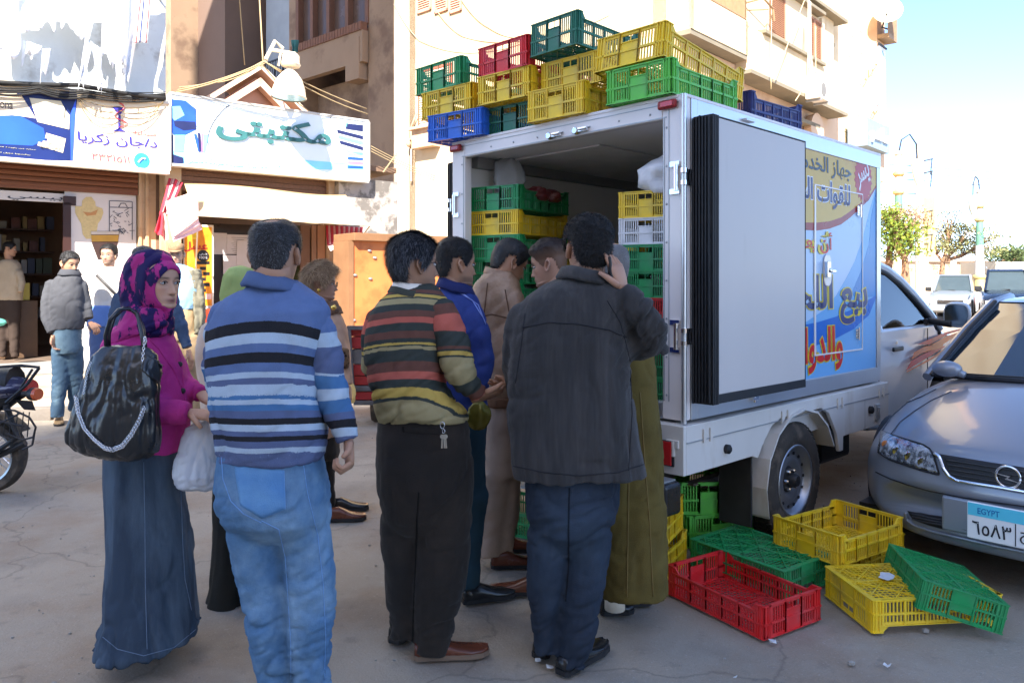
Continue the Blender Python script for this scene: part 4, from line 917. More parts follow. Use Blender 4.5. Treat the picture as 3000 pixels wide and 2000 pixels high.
cloth('side_cloth',[CAw(215,390,.45),CAw(262,390,.45),CAw(290,650,.6),CAw(165,560,.6)],strp,aw,seed=3,wob=.05)
cloth('side_cloth',[CAw(560,430,.9),CAw(605,540,.8),CAw(330,655,.9),CAw(345,600,.95)],pinkst,aw,seed=4,wob=.03)
cloth('side_cloth',[CAw(1750,680,.5),CAw(1930,570,.5),CAw(2085,570,.8),CAw(1780,735,.8)],pinkst,aw,seed=5,wob=.03)
cloth('side_cloth',[CAw(1740,500,.1),CAw(2080,520,.1),CAw(2070,575,.6),CAw(1750,680,.6)],strp,aw,seed=6,wob=.02)
# ---- laundry and cables
wht=ml('white_laundry',srgb(232,234,238),.9,0,.03,3,.15,90);grl=ml('green_laundry',srgb(150,170,90),.9)
LQ=.45
def LP_(x,y,q=LQ):return SF(x,y,q)
laundry=[((-70,-60),(45,-60),(50,122),(-60,112)),((12,-60),(135,-60),(128,62),(50,70)),((52,92),(96,106),(86,128),(50,138)),((98,112),(117,112),(106,184),(92,178)),((128,-60),(245,-60),(205,84),(142,80)),((196,90),(214,100),(194,182),(178,184)),((208,95),(232,112),(236,200),(226,200)),((238,-60),(300,-60),(290,150),(232,138)),((288,-50),(342,-60),(296,192),(280,176)),((246,120),(288,118),(272,160),(250,150))]
lab=['white sheet hanging at the far left edge above the sign','broad white sheet hanging second from the left edge','small crumpled white cloth beneath the broad sheet','narrow white cloth hanging like a sock','white sheet hanging above the pharmacy sign middle','thin white strip hanging lowest left of the shirt legs','long thin white strip reaching down to the cables','large white shirt hanging near the building corner','long white garment tapering down beside the corner wall','white cuff bunched between two long white garments']
for k,c in enumerate(laundry):
 q=LQ-.06*(k%3)
 o=cloth('laundry',[LP_(*c[0],q),LP_(*c[1],q),LP_(*c[2],q),LP_(*c[3],q)],wht,None,seed=10+k,wob=.04,edge=.25,nu=16,nv=20)
 tag(o,lab[k],'laundry','white laundry hanging above the pharmacy sign')
pat=attr_mat('patterned_cloth',.9,.2,200,.05,stops=(.12,[(0,srgb(214,214,218)),(.03,srgb(180,60,60)),(.045,srgb(225,222,220)),(.07,srgb(60,70,110)),(.09,srgb(230,228,226))]))
tag(cloth('patterned_laundry',[LP_(322,-40),LP_(350,-40),LP_(338,100),LP_(306,98)],pat,None,seed=31,wob=.03),'red, white and blue patterned cloth hanging by the building corner','laundry')
b=FB();
for(q,z)in((LQ,5.95),(LQ-.06,5.98),(LQ-.12,6.0)):b.tube([(sL,-q,z),(s383-.1,-q,z)],.006,5)
for s in(sL+.3,s383-.1):b.bar((s,.02,5.97),(s,-.7,5.97),.03)
tag(b.build('clothes_line',steel),'taut clothes lines stretched along the pharmacy upper wall','clothes line')
cabm2=ml('cable_black',(0.02,0.019,0.018),.6)
def cable(pts,r,label,m=cabm2,n=5,sag=0,group=None):
 b=MB();q=[]
 for a,c in zip(pts[:-1],pts[1:]):
  for t in np.linspace(0,1,9)[:-1]:p=np.array(a)*(1-t)+np.array(c)*t;p[2]-=sag*4*t*(1-t);q.append(p)
 q.append(np.array(pts[-1]));b.tube(q,r,n);return tag(b.build('cable',m,smooth=True),label,'cable',group)
cable([SF(-60,185,.16),SF(180,196,.16),SF(380,226,.16)],.035,'thickest black cable along the top of the pharmacy sign',sag=.02)
for k in range(7):cable([SF(-60,188+4*k,.14+.02*k),SF(90,196+3*k,.18),SF(200,205+3.4*k,.18),SF(380,212+3.2*k,.14)],.008+.004*(k%3),['highest','second','third','fourth','fifth','sixth','lowest'][k]+' thin cable in the bundle along the pharmacy sign top',sag=.03+.015*(k%3),group='bundle of thin cables above the pharmacy sign')
for k in range(4):cable([SF(180,225+3*k,.15),SF(270,245+8*k+10*(k==3),.17),SF(375,238-2*k,.15)],.006,['shallowest','second','third','deepest'][k]+' loose cable loop drooping over the goblet emblem',ml('cable_brown',srgb(120,100,66),.7),sag=.04+.06*k,group='loose cable loops on the pharmacy sign')
rope=ml('rope_tan',srgb(170,148,112),.9)
apx=lp(608,142)
for k,(a,c)in enumerate(((SF(408,207,.05),apx),(SF(412,201,.05),apx+V3(0,0,.02)),(SF(405,212,.05),apx-V3(0,0,.03)),(apx,SF(845,262,.0)),(apx,SF(842,250,.0)),(apx-V3(.05,0,.02),SF(720,262,.0)),(SF(500,190,.1),lp(600,148)))):
 cable([a,c],.010,['middle rope from the gable tip to the left','upper rope from the gable tip to the left','lower rope from the gable tip to the left','lower rope from the gable tip to the right','upper rope from the gable tip to the right','short rope from the gable tip behind the lamp','short slack rope left of the lamp bracket'][k],rope,sag=.05+.04*(k%2),group='tan ropes tied to the gable tip')
cable([P(547,-40,16),P(562,150,16)],.012,'pale wire dropping from above to the gable, left one',rope);cable([P(594,-40,14.5),P(604,140,13.6)],.014,'thicker tan wire dropping from above onto the lamp bracket',rope)
for k in range(3):cable([SF(842,330+6*k,.05),P(1000,405+5*k,15.5)],.008,['top','middle','bottom'][k]+' thin wire running right from the stationery sign frame',rope,sag=.03,group='thin wires right of the stationery sign')
b=MB();b.tube([P(912,352,14),P(880,396,14)],.012,6);b.tube([P(905,356,14),P(918,360,14)],.010,6);tag(b.build('wire_spacer',rope),'small tan stick tied into wires beside the cream wall','wire spacer')
# ---- orange kiosk
KP=P(806,700,11.7);KM=frame(V3(KP[0],KP[1],0),DF)
ks=empty('kiosk',(KP[0],KP[1],0),'orange painted wooden kiosk front with brown top plank behind the queue','kiosk')
kw=2.2;KT=2.1
org=ml('kiosk_orange',srgb(196,116,62),.6,0,.10,2.5,.15,25,col2=srgb(176,98,52),c2s=2)
b=MB(KM);b.box((0.03,0.0,.15),(kw,.05,KT));b.build('front_panel',org,ks)
b=MB(KM);b.box((0.0,-.12,KT),(kw+.1,.6,KT+.12));b.build('top_plank',ml('kiosk_plank',srgb(128,92,62),.8,0,.15,4,.3,20),ks,bevel=.01)
b=MB(KM);b.box((-.05,-.03,.12),(.03,.5,KT));b.box((kw,.0,.12),(kw+.06,.5,KT));b.box((0,.5,.12),(kw,.55,KT));b.build('kiosk_frame',ml('kiosk_plank',srgb(128,92,62),.8),ks)
for(x,y)in((848,576),(850,640),(815,632),(860,592),(812,735)):
 p=onplane(x,y,KM[:3,3],KM[:3,1]);q=(np.linalg.inv(KM)@np.append(p,1))[:3]
 b=MB(KM);b.ell((q[0],-.012,q[2]),(.035,.02,.02),10,6);b.build('metal_fitting',steel,ks,smooth=True)
# ---- the tall cream building
BC=V3(3.66,18.1,0);dr=nrm((.669,.743,0));dl=V3(-dr[1],dr[0],0)
FL=frame(BC,-dl);FR=frame(BC,dr)
def fl(x,y,q=0):p=onplane(x,y,BC-dr*q,dr);return(float(np.dot(p-BC,-dl)),float(p[2]))
def fr(x,y,q=0):
 nx,ny=(1900+x/2.94)/1.27551,(y/2.94)/1.27551;p=onplane(nx,ny,BC-dl*q,dl);return(float(np.dot(p-BC,dr)),float(p[2]))
tb_=empty('apartment_building',BC,'tall cream apartment block with shutters and balconies behind the truck','building')
cr1=ml('cream_stucco',srgb(222,202,168),.9,0,.04,1.2,.25,14,spec=.1,col2=srgb(206,182,146),c2s=.6)
cr2=ml('brown_shade_stucco',srgb(150,126,104),.9,0,.10,1.0,.3,10,spec=.1,col2=srgb(122,100,84),c2s=.7)  # brown wall tone, also standing in for the shade on the cream end wall
pk1=ml('pink_beige_stucco',srgb(214,184,156),.9,0,.05,1.2,.25,14,spec=.1,col2=srgb(196,162,134),c2s=.8)
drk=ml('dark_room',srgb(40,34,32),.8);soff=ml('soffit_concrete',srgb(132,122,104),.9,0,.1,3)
bs=lambda b,n,m,**k:b.build(n,m,tb_,**k)
sE=fr(1832,600)[0];H=22
sA=fl(905,300)[0];sD=fl(455,300)[0];sS=fl(381,300)[0]-3
b=MB(FL);b.box((sA,0,0),(-.02,.4,H));bs(b,'end_wall',cr1)
b=MB(FL);b.box((fl(845,300)[0],.02,0),(sA,.4,H));bs(b,'shaded_end_wall',cr2)  # continues the cream wall; its shade is put into the browner colour
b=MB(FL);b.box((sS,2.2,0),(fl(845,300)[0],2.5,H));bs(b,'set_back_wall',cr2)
x683,x846,x531,x664=[fl(x,100)[0]for x in(683,846,531,664)]
zS=10.05
b=MB(FL);b.box((x683,-.25,8.75),(x846-.0,0.0,zS-.25));bs(b,'balcony_parapet',cr2)
b=MB(FL);b.box((x846-.9,-.28,8.2),(x846-.15,.3,9.6));bs(b,'pilaster',cr2)
bk=ml('sill_brick',srgb(120,84,66),.9,0,.15,6)
n_=26
for k in range(n_):
 a=x683+(x846-x683)*k/n_;c=x683+(x846-x683)*(k+.86)/n_;b=MB(FL);b.box((a,-.30,zS-.25),(c,-.02,zS+.02+.01*(k%2)));b.build('brick',bk,tb_)
b=MB(FL);b.box((x683,.2,zS),(x846,.25,13.2));bs(b,'glazing',ml('brown_glass',srgb(92,74,64),.25,0,.2,.7))
for k,t in enumerate((0,.22,.46,.72,.98)):
 b=MB(FL);s=x683+(x846-x683)*t;b.box((s-.09,-.02,zS),(s+.09,.2,13.2));bs(b,'window_post',ml('window_wood',srgb(112,78,60),.7))
b=MB(FL);b.box((x683-.0,-.3,13.2),(x846,.3,13.9));bs(b,'balcony_beam',cr2)
b=MB(FL);b.box((x664,-.0,0),(x683,2.2,H));bs(b,'pier',cr2)
b=MB(FL);b.box((x683,.9,0),(x846,1.0,8.7));bs(b,'lower_back_wall',cr2)
b=MB(FL);b.box((x683,-.2,5.6),(x846,.9,5.75));bs(b,'lower_slab',cr2)
z9=9.1
b=MB(FL);b.box((x531,1.6,z9-1),(x664,1.7,14));bs(b,'recess_wall',ml('blue_grey_plaster',srgb(150,156,160),.9,0,.08,2))
b=MB(FL);b.box((x531-1.0,.2,z9-.25),(x664,1.6,z9-.05));bs(b,'balcony_floor',cr2)
for s in(fl(634,60)[0],fl(642,60)[0]):
 b=MB(FL);b.lathe([(.10,0),(.10,5.4)],(s,1.45,z9-.05),(0,0,1),10);bs(b,'drain_pipe',cr2)
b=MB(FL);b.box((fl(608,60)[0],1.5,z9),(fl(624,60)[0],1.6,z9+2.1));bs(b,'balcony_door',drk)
b=MB(FL);s0,s1=x531-1.0,x664
b.bar((s0,.22,z9+.95),(s1,.22,z9+.95),.05);b.bar((s0,.22,z9+.08),(s1,.22,z9+.08),.04)
for k in range(46):s=s0+(s1-s0)*k/45;b.bar((s,.22,z9),(s,.22,z9+.95),.022)
for k in range(9):s=s0+(s1-s0)*(k+.5)/9;b.tube([(s+.16*math.cos(a),.2,z9+.5+.28*math.sin(a))for a in np.linspace(0,6.28,11)],.018,4)
o=bs(b,'balcony_railing',dark_metal)
b=MB(FL);b.box((sD,-.0,0),(sD+2.4,2.2,H));bs(b,'side_pier',ml('umber_stucco',srgb(112,92,80),.9,0,.08,1))
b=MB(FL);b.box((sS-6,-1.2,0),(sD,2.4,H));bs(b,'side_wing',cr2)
cloth('hanging_cloth',[P(668,92,27),P(686,92,27),P(684,122,27),P(672,120,27)],ml('teal_cloth',srgb(60,110,110),.9),tb_,seed=9,wob=.1)
pinkm=ml('shutter_pink',srgb(206,150,128),.7);redm=ml('frame_red',srgb(206,96,74),.6)
def shutter(M,s0,s1,z0,z1,m,y=-.06,name='shutter',fr_=None,n=None):
 e=empty(name,(0,0,0));e.parent=tb_;e.location=-tb_.location
 b=MB(M);w=.06
 for a,c in(((s0,y,z0),(s0+w,y+.05,z1)),((s1-w,y,z0),(s1,y+.05,z1)),((s0,y,z0),(s1,y+.05,z0+w)),((s0,y,z1-w),(s1,y+.05,z1))):b.box(a,c)
 b.build('shutter_frame',fr_ or m,e,fix=False)
 n=n or int((z1-z0)/.075);b=MB(M)
 for k in range(n):
  z=z0+w+(z1-z0-2*w)*(k+.5)/n;b.hexa([(s0+w,y,z-.03),(s1-w,y,z-.03),(s1-w,y+.012,z-.03),(s0+w,y+.012,z-.03),(s0+w,y+.035,z+.03),(s1-w,y+.035,z+.03),(s1-w,y+.045,z+.03),(s0+w,y+.045,z+.03)])
 o=b.build('slats',m,e,fix=False);o['kind']='stuff';return e
for x0,x1 in((960,992),(1000,1030),(1034,1062)):shutter(FL,fl(x0,0)[0],fl(x1,0)[0],fl(x0,34)[1],fl(x0,34)[1]+1.9,pinkm)
s_,z_=fl(963,305);shutter(FL,s_,s_+1.5,z_,z_+1.9,ml('shutter_pale',srgb(226,206,180),.7),fr_=redm)
b=MB(FL);s0,z0=fl(965,345);b.box((s0,-.35,z0),(s0+.95,-.02,z0+.55));b.box((s0-.05,-.5,z0+.55),(s0+1.0,.0,z0+.62));bs(b,'meter_box',pk1)
b=MB(FL);s0,z0=fl(950,330);b.tube([(s0,-.1,z0-1.2),(s0,-.1,z0+.5),(s0+.3,-.12,z0+.9)],.03,6);b.ell((s0,-.2,z0),(.1,.1,.14));bs(b,'pipe_stub',pk1)
for k,pts in enumerate((((905,10),(960,90),(1080,118),(1240,80),(1400,30)),((1060,0),(1120,60),(1200,82),(1290,70)),((1000,20),(1060,80),(1190,90),(1360,45)))):
 cable([onplane(x,y,BC-dr*.05,dr)for x,y in pts],.012,['longest','shortest','middle'][k]+' thin wire drooping across the bright cream wall',ml('wire_cream',srgb(200,182,140),.8),sag=.1,group='wires drooping across the cream wall')
b=MB(FR);b.box((0,0.0,7.55),(sE,.4,H));b.box((0,0.0,0),(fr(165,300)[0]+.0,.4,7.55));bs(b,'street_wall',cr1)
b=MB(FR);b.box((fr(820,600)[0],.01,0),(sE+1.0,.4,7.55));bs(b,'street_wall',pk1)
b=MB(FR);b.box((0,3.0,0),(sE,3.2,7.6));b.box((fr(700,700)[0],0.4,4),(fr(700,700)[0]+.2,3.0,7.5));bs(b,'loggia_wall',ml('loggia_red',srgb(150,84,66),.9,0,.06,1))
b=MB(FR);b.box((0,.4,7.3),(sE,3.0,7.5));bs(b,'loggia_ceiling',ml('loggia_pink',srgb(206,166,144),.9))
def frbox(x0,y0,x1,q,z0,z1,name,m,qb=0.0,**k):
 b=MB(FR);b.box((fr(x0,y0)[0],-q,z0),(fr(x1,y0)[0],-qb,z1));return bs(b,name,m,**k)
zb1=fr(165,195)[1]
sa=fr(165,220,.0)[0];sb=fr(850,520,.6)[0]
def frz(x,y,q):return fr(x,y,q)[1]
zA=frz(500,355,.6)
b=MB(FR);b.box((sa,-.6,zA),(sb,0,zA+.12));bs(b,'balcony_slab',soff)
b=MB(FR);b.box((sa,-.62,zA+.12),(sb,-.5,zA+1.0));b.box((sb-.12,-.62,zA+.12),(sb,0,zA+1.0));b.box((sa,-.62,zA+.12),(sa+.12,0,zA+1.0));bs(b,'balcony_parapet',cr1)
zbm=zA-.75
b=MB(FR);b.box((0,-.22,zbm),(fr(820,600,.2)[0],0.0,zA-.02));bs(b,'cross_beam',pk1)
railm=ml('rail_tan',srgb(150,122,92),.6)
b=MB(FR);zr=zA+1.0
b.bar((sa,-.56,zr+.75),(sb,-.56,zr+.75),.05);b.bar((sa,-.56,zr+.08),(sb,-.56,zr+.08),.04);b.bar((sb,-.56,zr+.75),(sb,0,zr+.75),.05)
for k in range(40):s=sa+(sb-sa)*k/39;b.bar((s,-.56,zr),(s,-.56,zr+.75),.026)
for k in range(4):b.bar((sb,-.56+.14*k,zr),(sb,-.56+.14*k,zr+.75),.026)
o=bs(b,'balcony_railing',railm)
s_=fr(450,20)[0];shutter(FR,s_-.6,s_+.5,zr,zr+2.0,ml('shutter_brown',srgb(176,128,100),.7))
b=MB(FR);b.tube([(sb,-.5,zr+.5),(sb+.3,-.9,zr+.62),(sb+.9,-.9,zr+.5),(sb+1.0,-.9,zr+.2)],.03,6);b.tube([(sb,-.6,zr+.3),(sb+.6,-.9,zr+.4)],.02,6);b.tube([(sb+.1,-.5,zr+.8),(sb+.9,-1.3,zr+1.6)],.02,6);bs(b,'drying_frame',railm)
q2=.65;s0=fr(885,650,q2)[0];s1=fr(1720,1045,q2)[0]
zlo=frz(1300,815,q2);zup=zlo+3.08
for z_,sx0 in((zlo,s0),(zup,s0-2)):
 b=MB(FR);b.box((sx0,-q2,z_),(s1,0,z_+.1));bs(b,'bay_soffit',soff)
b=MB(FR);b.box((s0,-q2+.003,zlo+.1),(s1,0,zlo+1.18));bs(b,'bay_wall',cr1)
b=MB(FR);b.box((s0-2,-q2+.003,zup+.1),(s1,0,H));bs(b,'bay_wall',cr1)
b=MB(FR);b.box((s0,-.35,zlo+1.18),(s1-.5,0,zup));bs(b,'bay_window_wall',cr1)
sl0,sl1=fr(1010,345,.75)[0],fr(1530,660,.75)[0]
b=MB(FR);b.box((sl0,-.75,zlo+1.18),(sl1,0,zlo+1.28));bs(b,'window_sill',soff,bevel=.01)
b=MB(FR);b.box((fr(1085,0,.6)[0]-1,-.62,zup-.22),(fr(1525,330,.6)[0],0,zup-.12));bs(b,'window_hood',soff,bevel=.01)
for x0,x1,y_,z_ in((1030,1050,-.3,1.3),(1190,1385,-.35,1.3),(1500,1525,-.3,1.28)):b=MB(FR);b.box((fr(x0,350,.45)[0],-.42,zlo+z_),(fr(x1,350,.45)[0],y_,zup-.2));bs(b,'window_surround',cr1)
shb=ml('shutter_brown',srgb(176,128,100),.7)
shutter(FR,fr(1045,200,.45)[0],fr(1190,200,.45)[0],zlo+1.3,zup-.2,shb,y=-.42,n=26)
shutter(FR,fr(1388,430,.45)[0],fr(1440,430,.45)[0],zlo+1.3,zup-.35,shb,y=-.42,n=24);shutter(FR,fr(1443,430,.45)[0],fr(1500,430,.45)[0],zlo+1.3,zup-.35,shb,y=-.42,n=24)
a,z_=fr(1542,500);shutter(FR,a,fr(1572,500)[0],z_,frz(1555,385,0),shb)
b=MB(FR);b.box((a-.05,-.10,frz(1542,390,0)),(fr(1576,500)[0],0,frz(1542,390,0)+.12));bs(b,'small_hood',soff)
b=MB(FR);b.box((fr(1200,1010,.3)[0],-.3,frz(1300,1040,.3)),(fr(1480,1110,.3)[0],0,frz(1300,1040,.3)+.12));bs(b,'lower_hood',soff);b=MB(FR);s_=fr(1430,1100,.2)[0];z_=frz(1430,1100,.2)
b.lathe([(.5,0),(.55,.25)],(s_,-.05,z_-.1),(0,-1,0),16);bs(b,'niche_shell',pk1)
zc=2.0
mbk=ml('block_stone',srgb(224,204,170),.9,0,.04,2,.2,20,spec=.1)
s0b,s1b=fr(1668,700)[0],sE
blk_me=None
k=0
while zc<14:
 off=.5 if k%2 else 0
 for j in range(-1,2):
  a=max(s0b,s0b+(j+off)*1.05+.01);c=min(s1b,s0b+(j+1+off)*1.05-.012)
  if c-a>.1:b=MB(FR);b.box((a,-.035-.004*((j+k)%2),zc),(c,0.0,zc+.372));b.build('block',mbk,tb_)
 zc+=.39;k+=1
b=MB(FR);b.box((0,.4,0),(sE,9,.1));b.box((0,9,0),(sE+1.9,9.3,H));b.box((.4,3,H-.3),(sE+1.9,9,H));bs(b,'back_wall',cr2)
q3=.55;s2=fr(2035,700,q3)[0]
b=MB(FR);b.box((sE+.0,-q3,5.1),(s2,9,H));bs(b,'corner_tower',pk1)
b=MB(FR);b.box((sE+.2,.3,0),(s2,9,5.1));bs(b,'ground_storey',pk1)
b=MB(FR);b.box((s2,-.2,frz(2040,570,.4)),(s2+.5,.8,frz(2040,370,.4)));b.box((s2,-.2,5.2),(s2+.9,1.2,6.1));bs(b,'tower_ledge',pk1)
bn=empty('wall_banner',FR[:3,:3]@V3((sE+s2)/2,-q3,7)+BC,'white banner with faded blue print hung on the building corner','banner')
zB1=frz(1840,285,q3+.03);zB0=frz(1840,1000,q3+.03)
b=MB(FR);b.box((sE+.06,-q3-.04,zB0),(s2-.04,-q3-.0,zB1));b.build('banner_sheet',ml('banner_sheet',srgb(226,230,234),.6,0,.04),bn)
b=MB(FR);b.bar((sE-.02,-q3-.05,zB1+.02),(s2+.02,-q3-.05,zB1+.02),.06);b.build('banner_bar',dark_metal,bn)
fb=ml('faded_blue',srgb(150,190,222),.6,0,.3,4);fbm_=ml('faded_pink',srgb(214,170,186),.6)
rt=lambda s,x0,y0,x1,y1,m,**k:text(s,FR,fr(x0,y0,q3+.05)[0],fr(x1,y0,q3+.05)[0],frz((x0+x1)/2,y1,q3+.05),frz((x0+x1)/2,y0,q3+.05),m,bn,depth=.01,y=-q3-.042,**k)
rt('عيادة',1900,440,1985,540,fbm_);rt('تجميلية',1865,800,2015,960,fb)
b=MB(FR);s_,z_=fr(2012,535,q3+.05);b.prism([(s_+.26*math.cos(a),z_+.42*math.sin(a))for a in np.linspace(0,6.28,19)[:-1]],-q3-.055,-q3-.042);b.build('banner_disc',fb,bn)
sb_=empty('box_sign',FR[:3,:3]@V3(s2,-q3,5)+BC,'small grey blue box sign with raised white letters on the corner','sign')
zs1=frz(1880,1015,.8);zs0=frz(1880,1255,.8)
b=MB(FR);b.box((fr(1872,1100,.8)[0],-.85,zs0),(fr(2062,1200,.8)[0],-.2,zs1));b.build('sign_box',ml('sign_slate',srgb(132,152,168),.5),sb_)
text('سامسو',FR,fr(1915,1100,.86)[0],fr(2055,1180,.86)[0],zs0+.15,zs1-.15,ml('ink_white',srgb(228,232,236),.4),sb_,depth=.06,y=-.853,bold=.02)
b=MB(FR);b.box((sE+.15,-q3-.001,frz(1860,30,q3)),(s2-.1,-q3+.2,frz(1860,30,q3)+3));bs(b,'corner_glazing',ml('pale_glass',srgb(170,190,200),.1,0,.1))
zr2=frz(1850,150,q3+.25)
b=MB(FR)
b.box((sE,-q3-.4,zr2-.15),(s2+.1,-q3,zr2));
for k in range(22):s=sE+(s2-sE+.1)*k/21;b.bar((s,-q3-.38,zr2),(s,-q3-.38,zr2+.9),.03)
b.bar((sE,-q3-.38,zr2+.9),(s2+.1,-q3-.38,zr2+.9),.05);bs(b,'corner_balcony_rail',railm)
dsh=empty('satellite_dish',FR[:3,:3]@V3(s2+.3,-1,zr2+.5)+BC,'pale satellite dish fixed to the corner balcony railing','satellite dish')
dc=FR[:3,:3]@V3(fr(2060,90,1.0)[0],-1.0,fr(2060,90,1.0)[1])+BC
b=MB();b.lathe([(.03,-.15),(.3,-.10),(.48,0),(.5,.0),(.47,-.02),(.28,-.13),(.03,-.18)],dc,(-.35,-.9,.3),24);b.build('dish',ml('dish_cream',srgb(224,214,194),.5),dsh,smooth='auto')
b=MB();b.tube([dc+V3(0,.1,-.1),dc+V3(-.1,.2,-.55),FR[:3,:3]@V3(s2,-q3-.3,zr2+.3)+BC],.03,6);b.tube([dc+V3(0,0,-.45),dc+V3(-.3,-.5,-.1)],.015,6);b.build('dish_arm',dark_metal,dsh)
acq=1.1
ac=empty('air_conditioner',FR[:3,:3]@V3(fr(1530,800,acq)[0],-acq,zlo+.3)+BC,'white air conditioner unit hung below the shuttered windows','air conditioner')
s0a,s1a=fr(1475,760,acq)[0],fr(1475,760,acq)[0]+.85;z0a=frz(1500,850,acq)
acm=ml('ac_white',srgb(220,214,204),.5)
b=MB(FR);b.box((s0a,-acq,z0a),(s1a,-q2-.03,z0a+.55));b.build('casing',acm,ac,bevel=.02)
b=MB(FR)
b.lathe([(.2,0),(.2,.01)],(s0a+.3,-acq-.001,z0a+.28),(0,-1,0),20)
b.build('fan',ml('ac_grey',srgb(120,116,110),.6),ac)
b=MB(FR);b.box((s0a+.1,-acq,z0a-.06),(s0a+.16,-q2,z0a-.003));b.box((s1a-.16,-acq,z0a-.06),(s1a-.1,-q2,z0a-.003));b.build('ac_bracket',steel,ac)
b=MB(FR);s_=fr(1380,400,.8)[0]
b.tube([(s_,-.8,zup-.3),(s_-.05,-.82,zlo+1.6),(s_-.02,-.8,zlo+.9),(s0a+.1,-.9,z0a+.5)],.03,6);b.tube([(s_+.12,-.8,zup-.3),(s_+.1,-.82,zlo+1.4),(s0a,-.9,z0a+.4)],.02,6);b.build('pipe',acm,ac)
for k,(x0,y0,x1,y1)in enumerate(((1060,-50,1055,770),(1345,0,1080,700),(1440,230,1440,640),(1310,800,1265,870))):
 cable([onplane((1900+x0/2.94)/1.27551,y0/2.94/1.27551,BC-dl*.8,dl),onplane((1900+x1/2.94)/1.27551,y1/2.94/1.27551,BC-dl*.8,dl)],.014,['leftmost straight wire','slanting wire','short wire beside the shutters','tiny lowest wire'][k]+' hanging on the street side of the cream block',ml('wire_cream',srgb(200,182,140),.8),group='wires hanging on the cream block street side')
# ---- the buildings behind the camera whose shade covers the queue
oc=ml('facade_beige',srgb(206,182,146),.9,0,.06,1)
def opposite(x0,x1,h,label):
 e=empty('opposite_building',((x0+x1)/2,-30,0),label,'building');y1=-30.0
 b=MB();b.box((x0,-42,0),(x1,y1,h));b.build('wall',oc,e)
 for fl_ in range(int((h-1)//3.1)):
  for k in range(int((x1-x0)//3.2)):
   x=x0+1.0+3.2*k;z=1.0+3.1*fl_
   b=MB();b.box((x,y1,z),(x+1.3,y1+.06,z+1.5));b.build('window',ml('opp_shutter',srgb(120,86,62),.6),e)
opposite(-34,-10.2,32.3,'lower beige tower across the square, behind the camera')
opposite(-10.1,12,33.4,'higher beige tower across the square, behind the camera')
# --- crates on the roof, in the truck and on the ground
def rot_from(L,Rr):d=Rr-L;return math.atan2(d[1],d[0])
def crate_end(col,xl,xr,z,label,group,u=-.04,yaw=0.0,zs=1.0,pitch=0.0,ly=1.0,roll=0.0):
 """a crate whose short end faces the queue; its lower left corner on the sight line xl at truck height z"""
 r=(xl-1176)/FD;best=None
 R0=TM[:3,:3];t0=TM[:3,3]
 A=t0+R0@V3(u,0,0);v=(A[0]-r*A[1])/(-(VD[0]-r*VD[1]));L=A+VD*v
 d=nrm(-VD);c,s=math.cos(yaw),math.sin(yaw);d=V3(d[0]*c-d[1]*s,d[0]*s+d[1]*c,0)
 r2=(xr-1176)/FD;w=(r2*L[1]-L[0])/(d[0]-r2*d[1]);w=max(.3,min(.56,w))
 zz=z+PITCH*u+ROLLV*v
 a=math.atan2(d[1],d[0]);k=w/.40
 yv=V3(-d[1],d[0],0)
 ctr=L+d*w/2+yv*(.3*k*ly*math.cos(pitch));ctr[2]=zz+.3*k*ly*math.sin(pitch)
 o=crate(col,ctr,a,label,group,rx=pitch,ry=roll,sc=(k,k*ly,zs));return o
GR='plastic crates heaped on the truck roof'
Zr=Z1+.008
crate_end('blue',983,1108,Zr,'bright blue crate at the left end of the bottom roof row',GR,u=-.12,yaw=R(9),zs=.93)
crate_end('dark_green',1111,1234,Zr,'dark green crate between the blue and yellow ones on the roof',GR,u=.02,yaw=R(5),zs=.93)
crate_end('yellow',1212,1341,Zr,'yellow crate on the roof right above the door catches',GR,u=-.06,yaw=R(3),zs=.98)
crate_end('light_green',1393,1543,Zr+.002,'light green crate at the right rear corner of the roof',GR,u=-.05,yaw=R(2),zs=.98,ly=1.1)
crate_end('yellow',969,1084,Zr+.175,'yellow crate sitting on the blue crate',GR,u=-.06,yaw=R(4),zs=.98)
crate_end('yellow',1097,1218,Zr+.175,'yellow crate sitting on the dark green crate under the red one',GR,u=-.05,yaw=R(4),zs=.98)
crate_end('yellow',1243,1380,Zr+.182,'yellow crate under the topmost dark green crate',GR,u=.05,yaw=R(2),zs=.98)
crate_end('green',956,1060,Zr+.355,'green crate at the top left of the roof heap',GR,u=-.05,yaw=R(1),zs=1.0)
crate_end('red',1099,1212,Zr+.352,'red crate on top of the roof heap',GR,u=-.04,yaw=R(1),zs=1.0)
crate_end('dark_green',1219,1325,Zr+.385,'dark green crate at the very top, tilted, of the roof heap',GR,u=-.03,yaw=R(-1),zs=1.05,pitch=R(-2))
crate_end('yellow',1366,1524,Zr+.200,'yellow crate leaning down over the light green crate',GR,u=-.02,yaw=R(0),zs=1.02,pitch=R(-8),ly=1.15)
def crate_tr(col,u,v,z,rz,label,group,rx=0,ry=0,sc=(1,1,1)):
 p=Tw(u,v,z);return crate(col,p,TYAW+rz,label,group,rx,ry,sc)
un,zn=side(1900+1000/2.94,200+400/2.94,0.1)
crate_tr('navy',un+.22,.33,Zr,R(90-2),'navy blue crate alone further forward on the roof',GR,sc=(1.0,1.0,1.12))
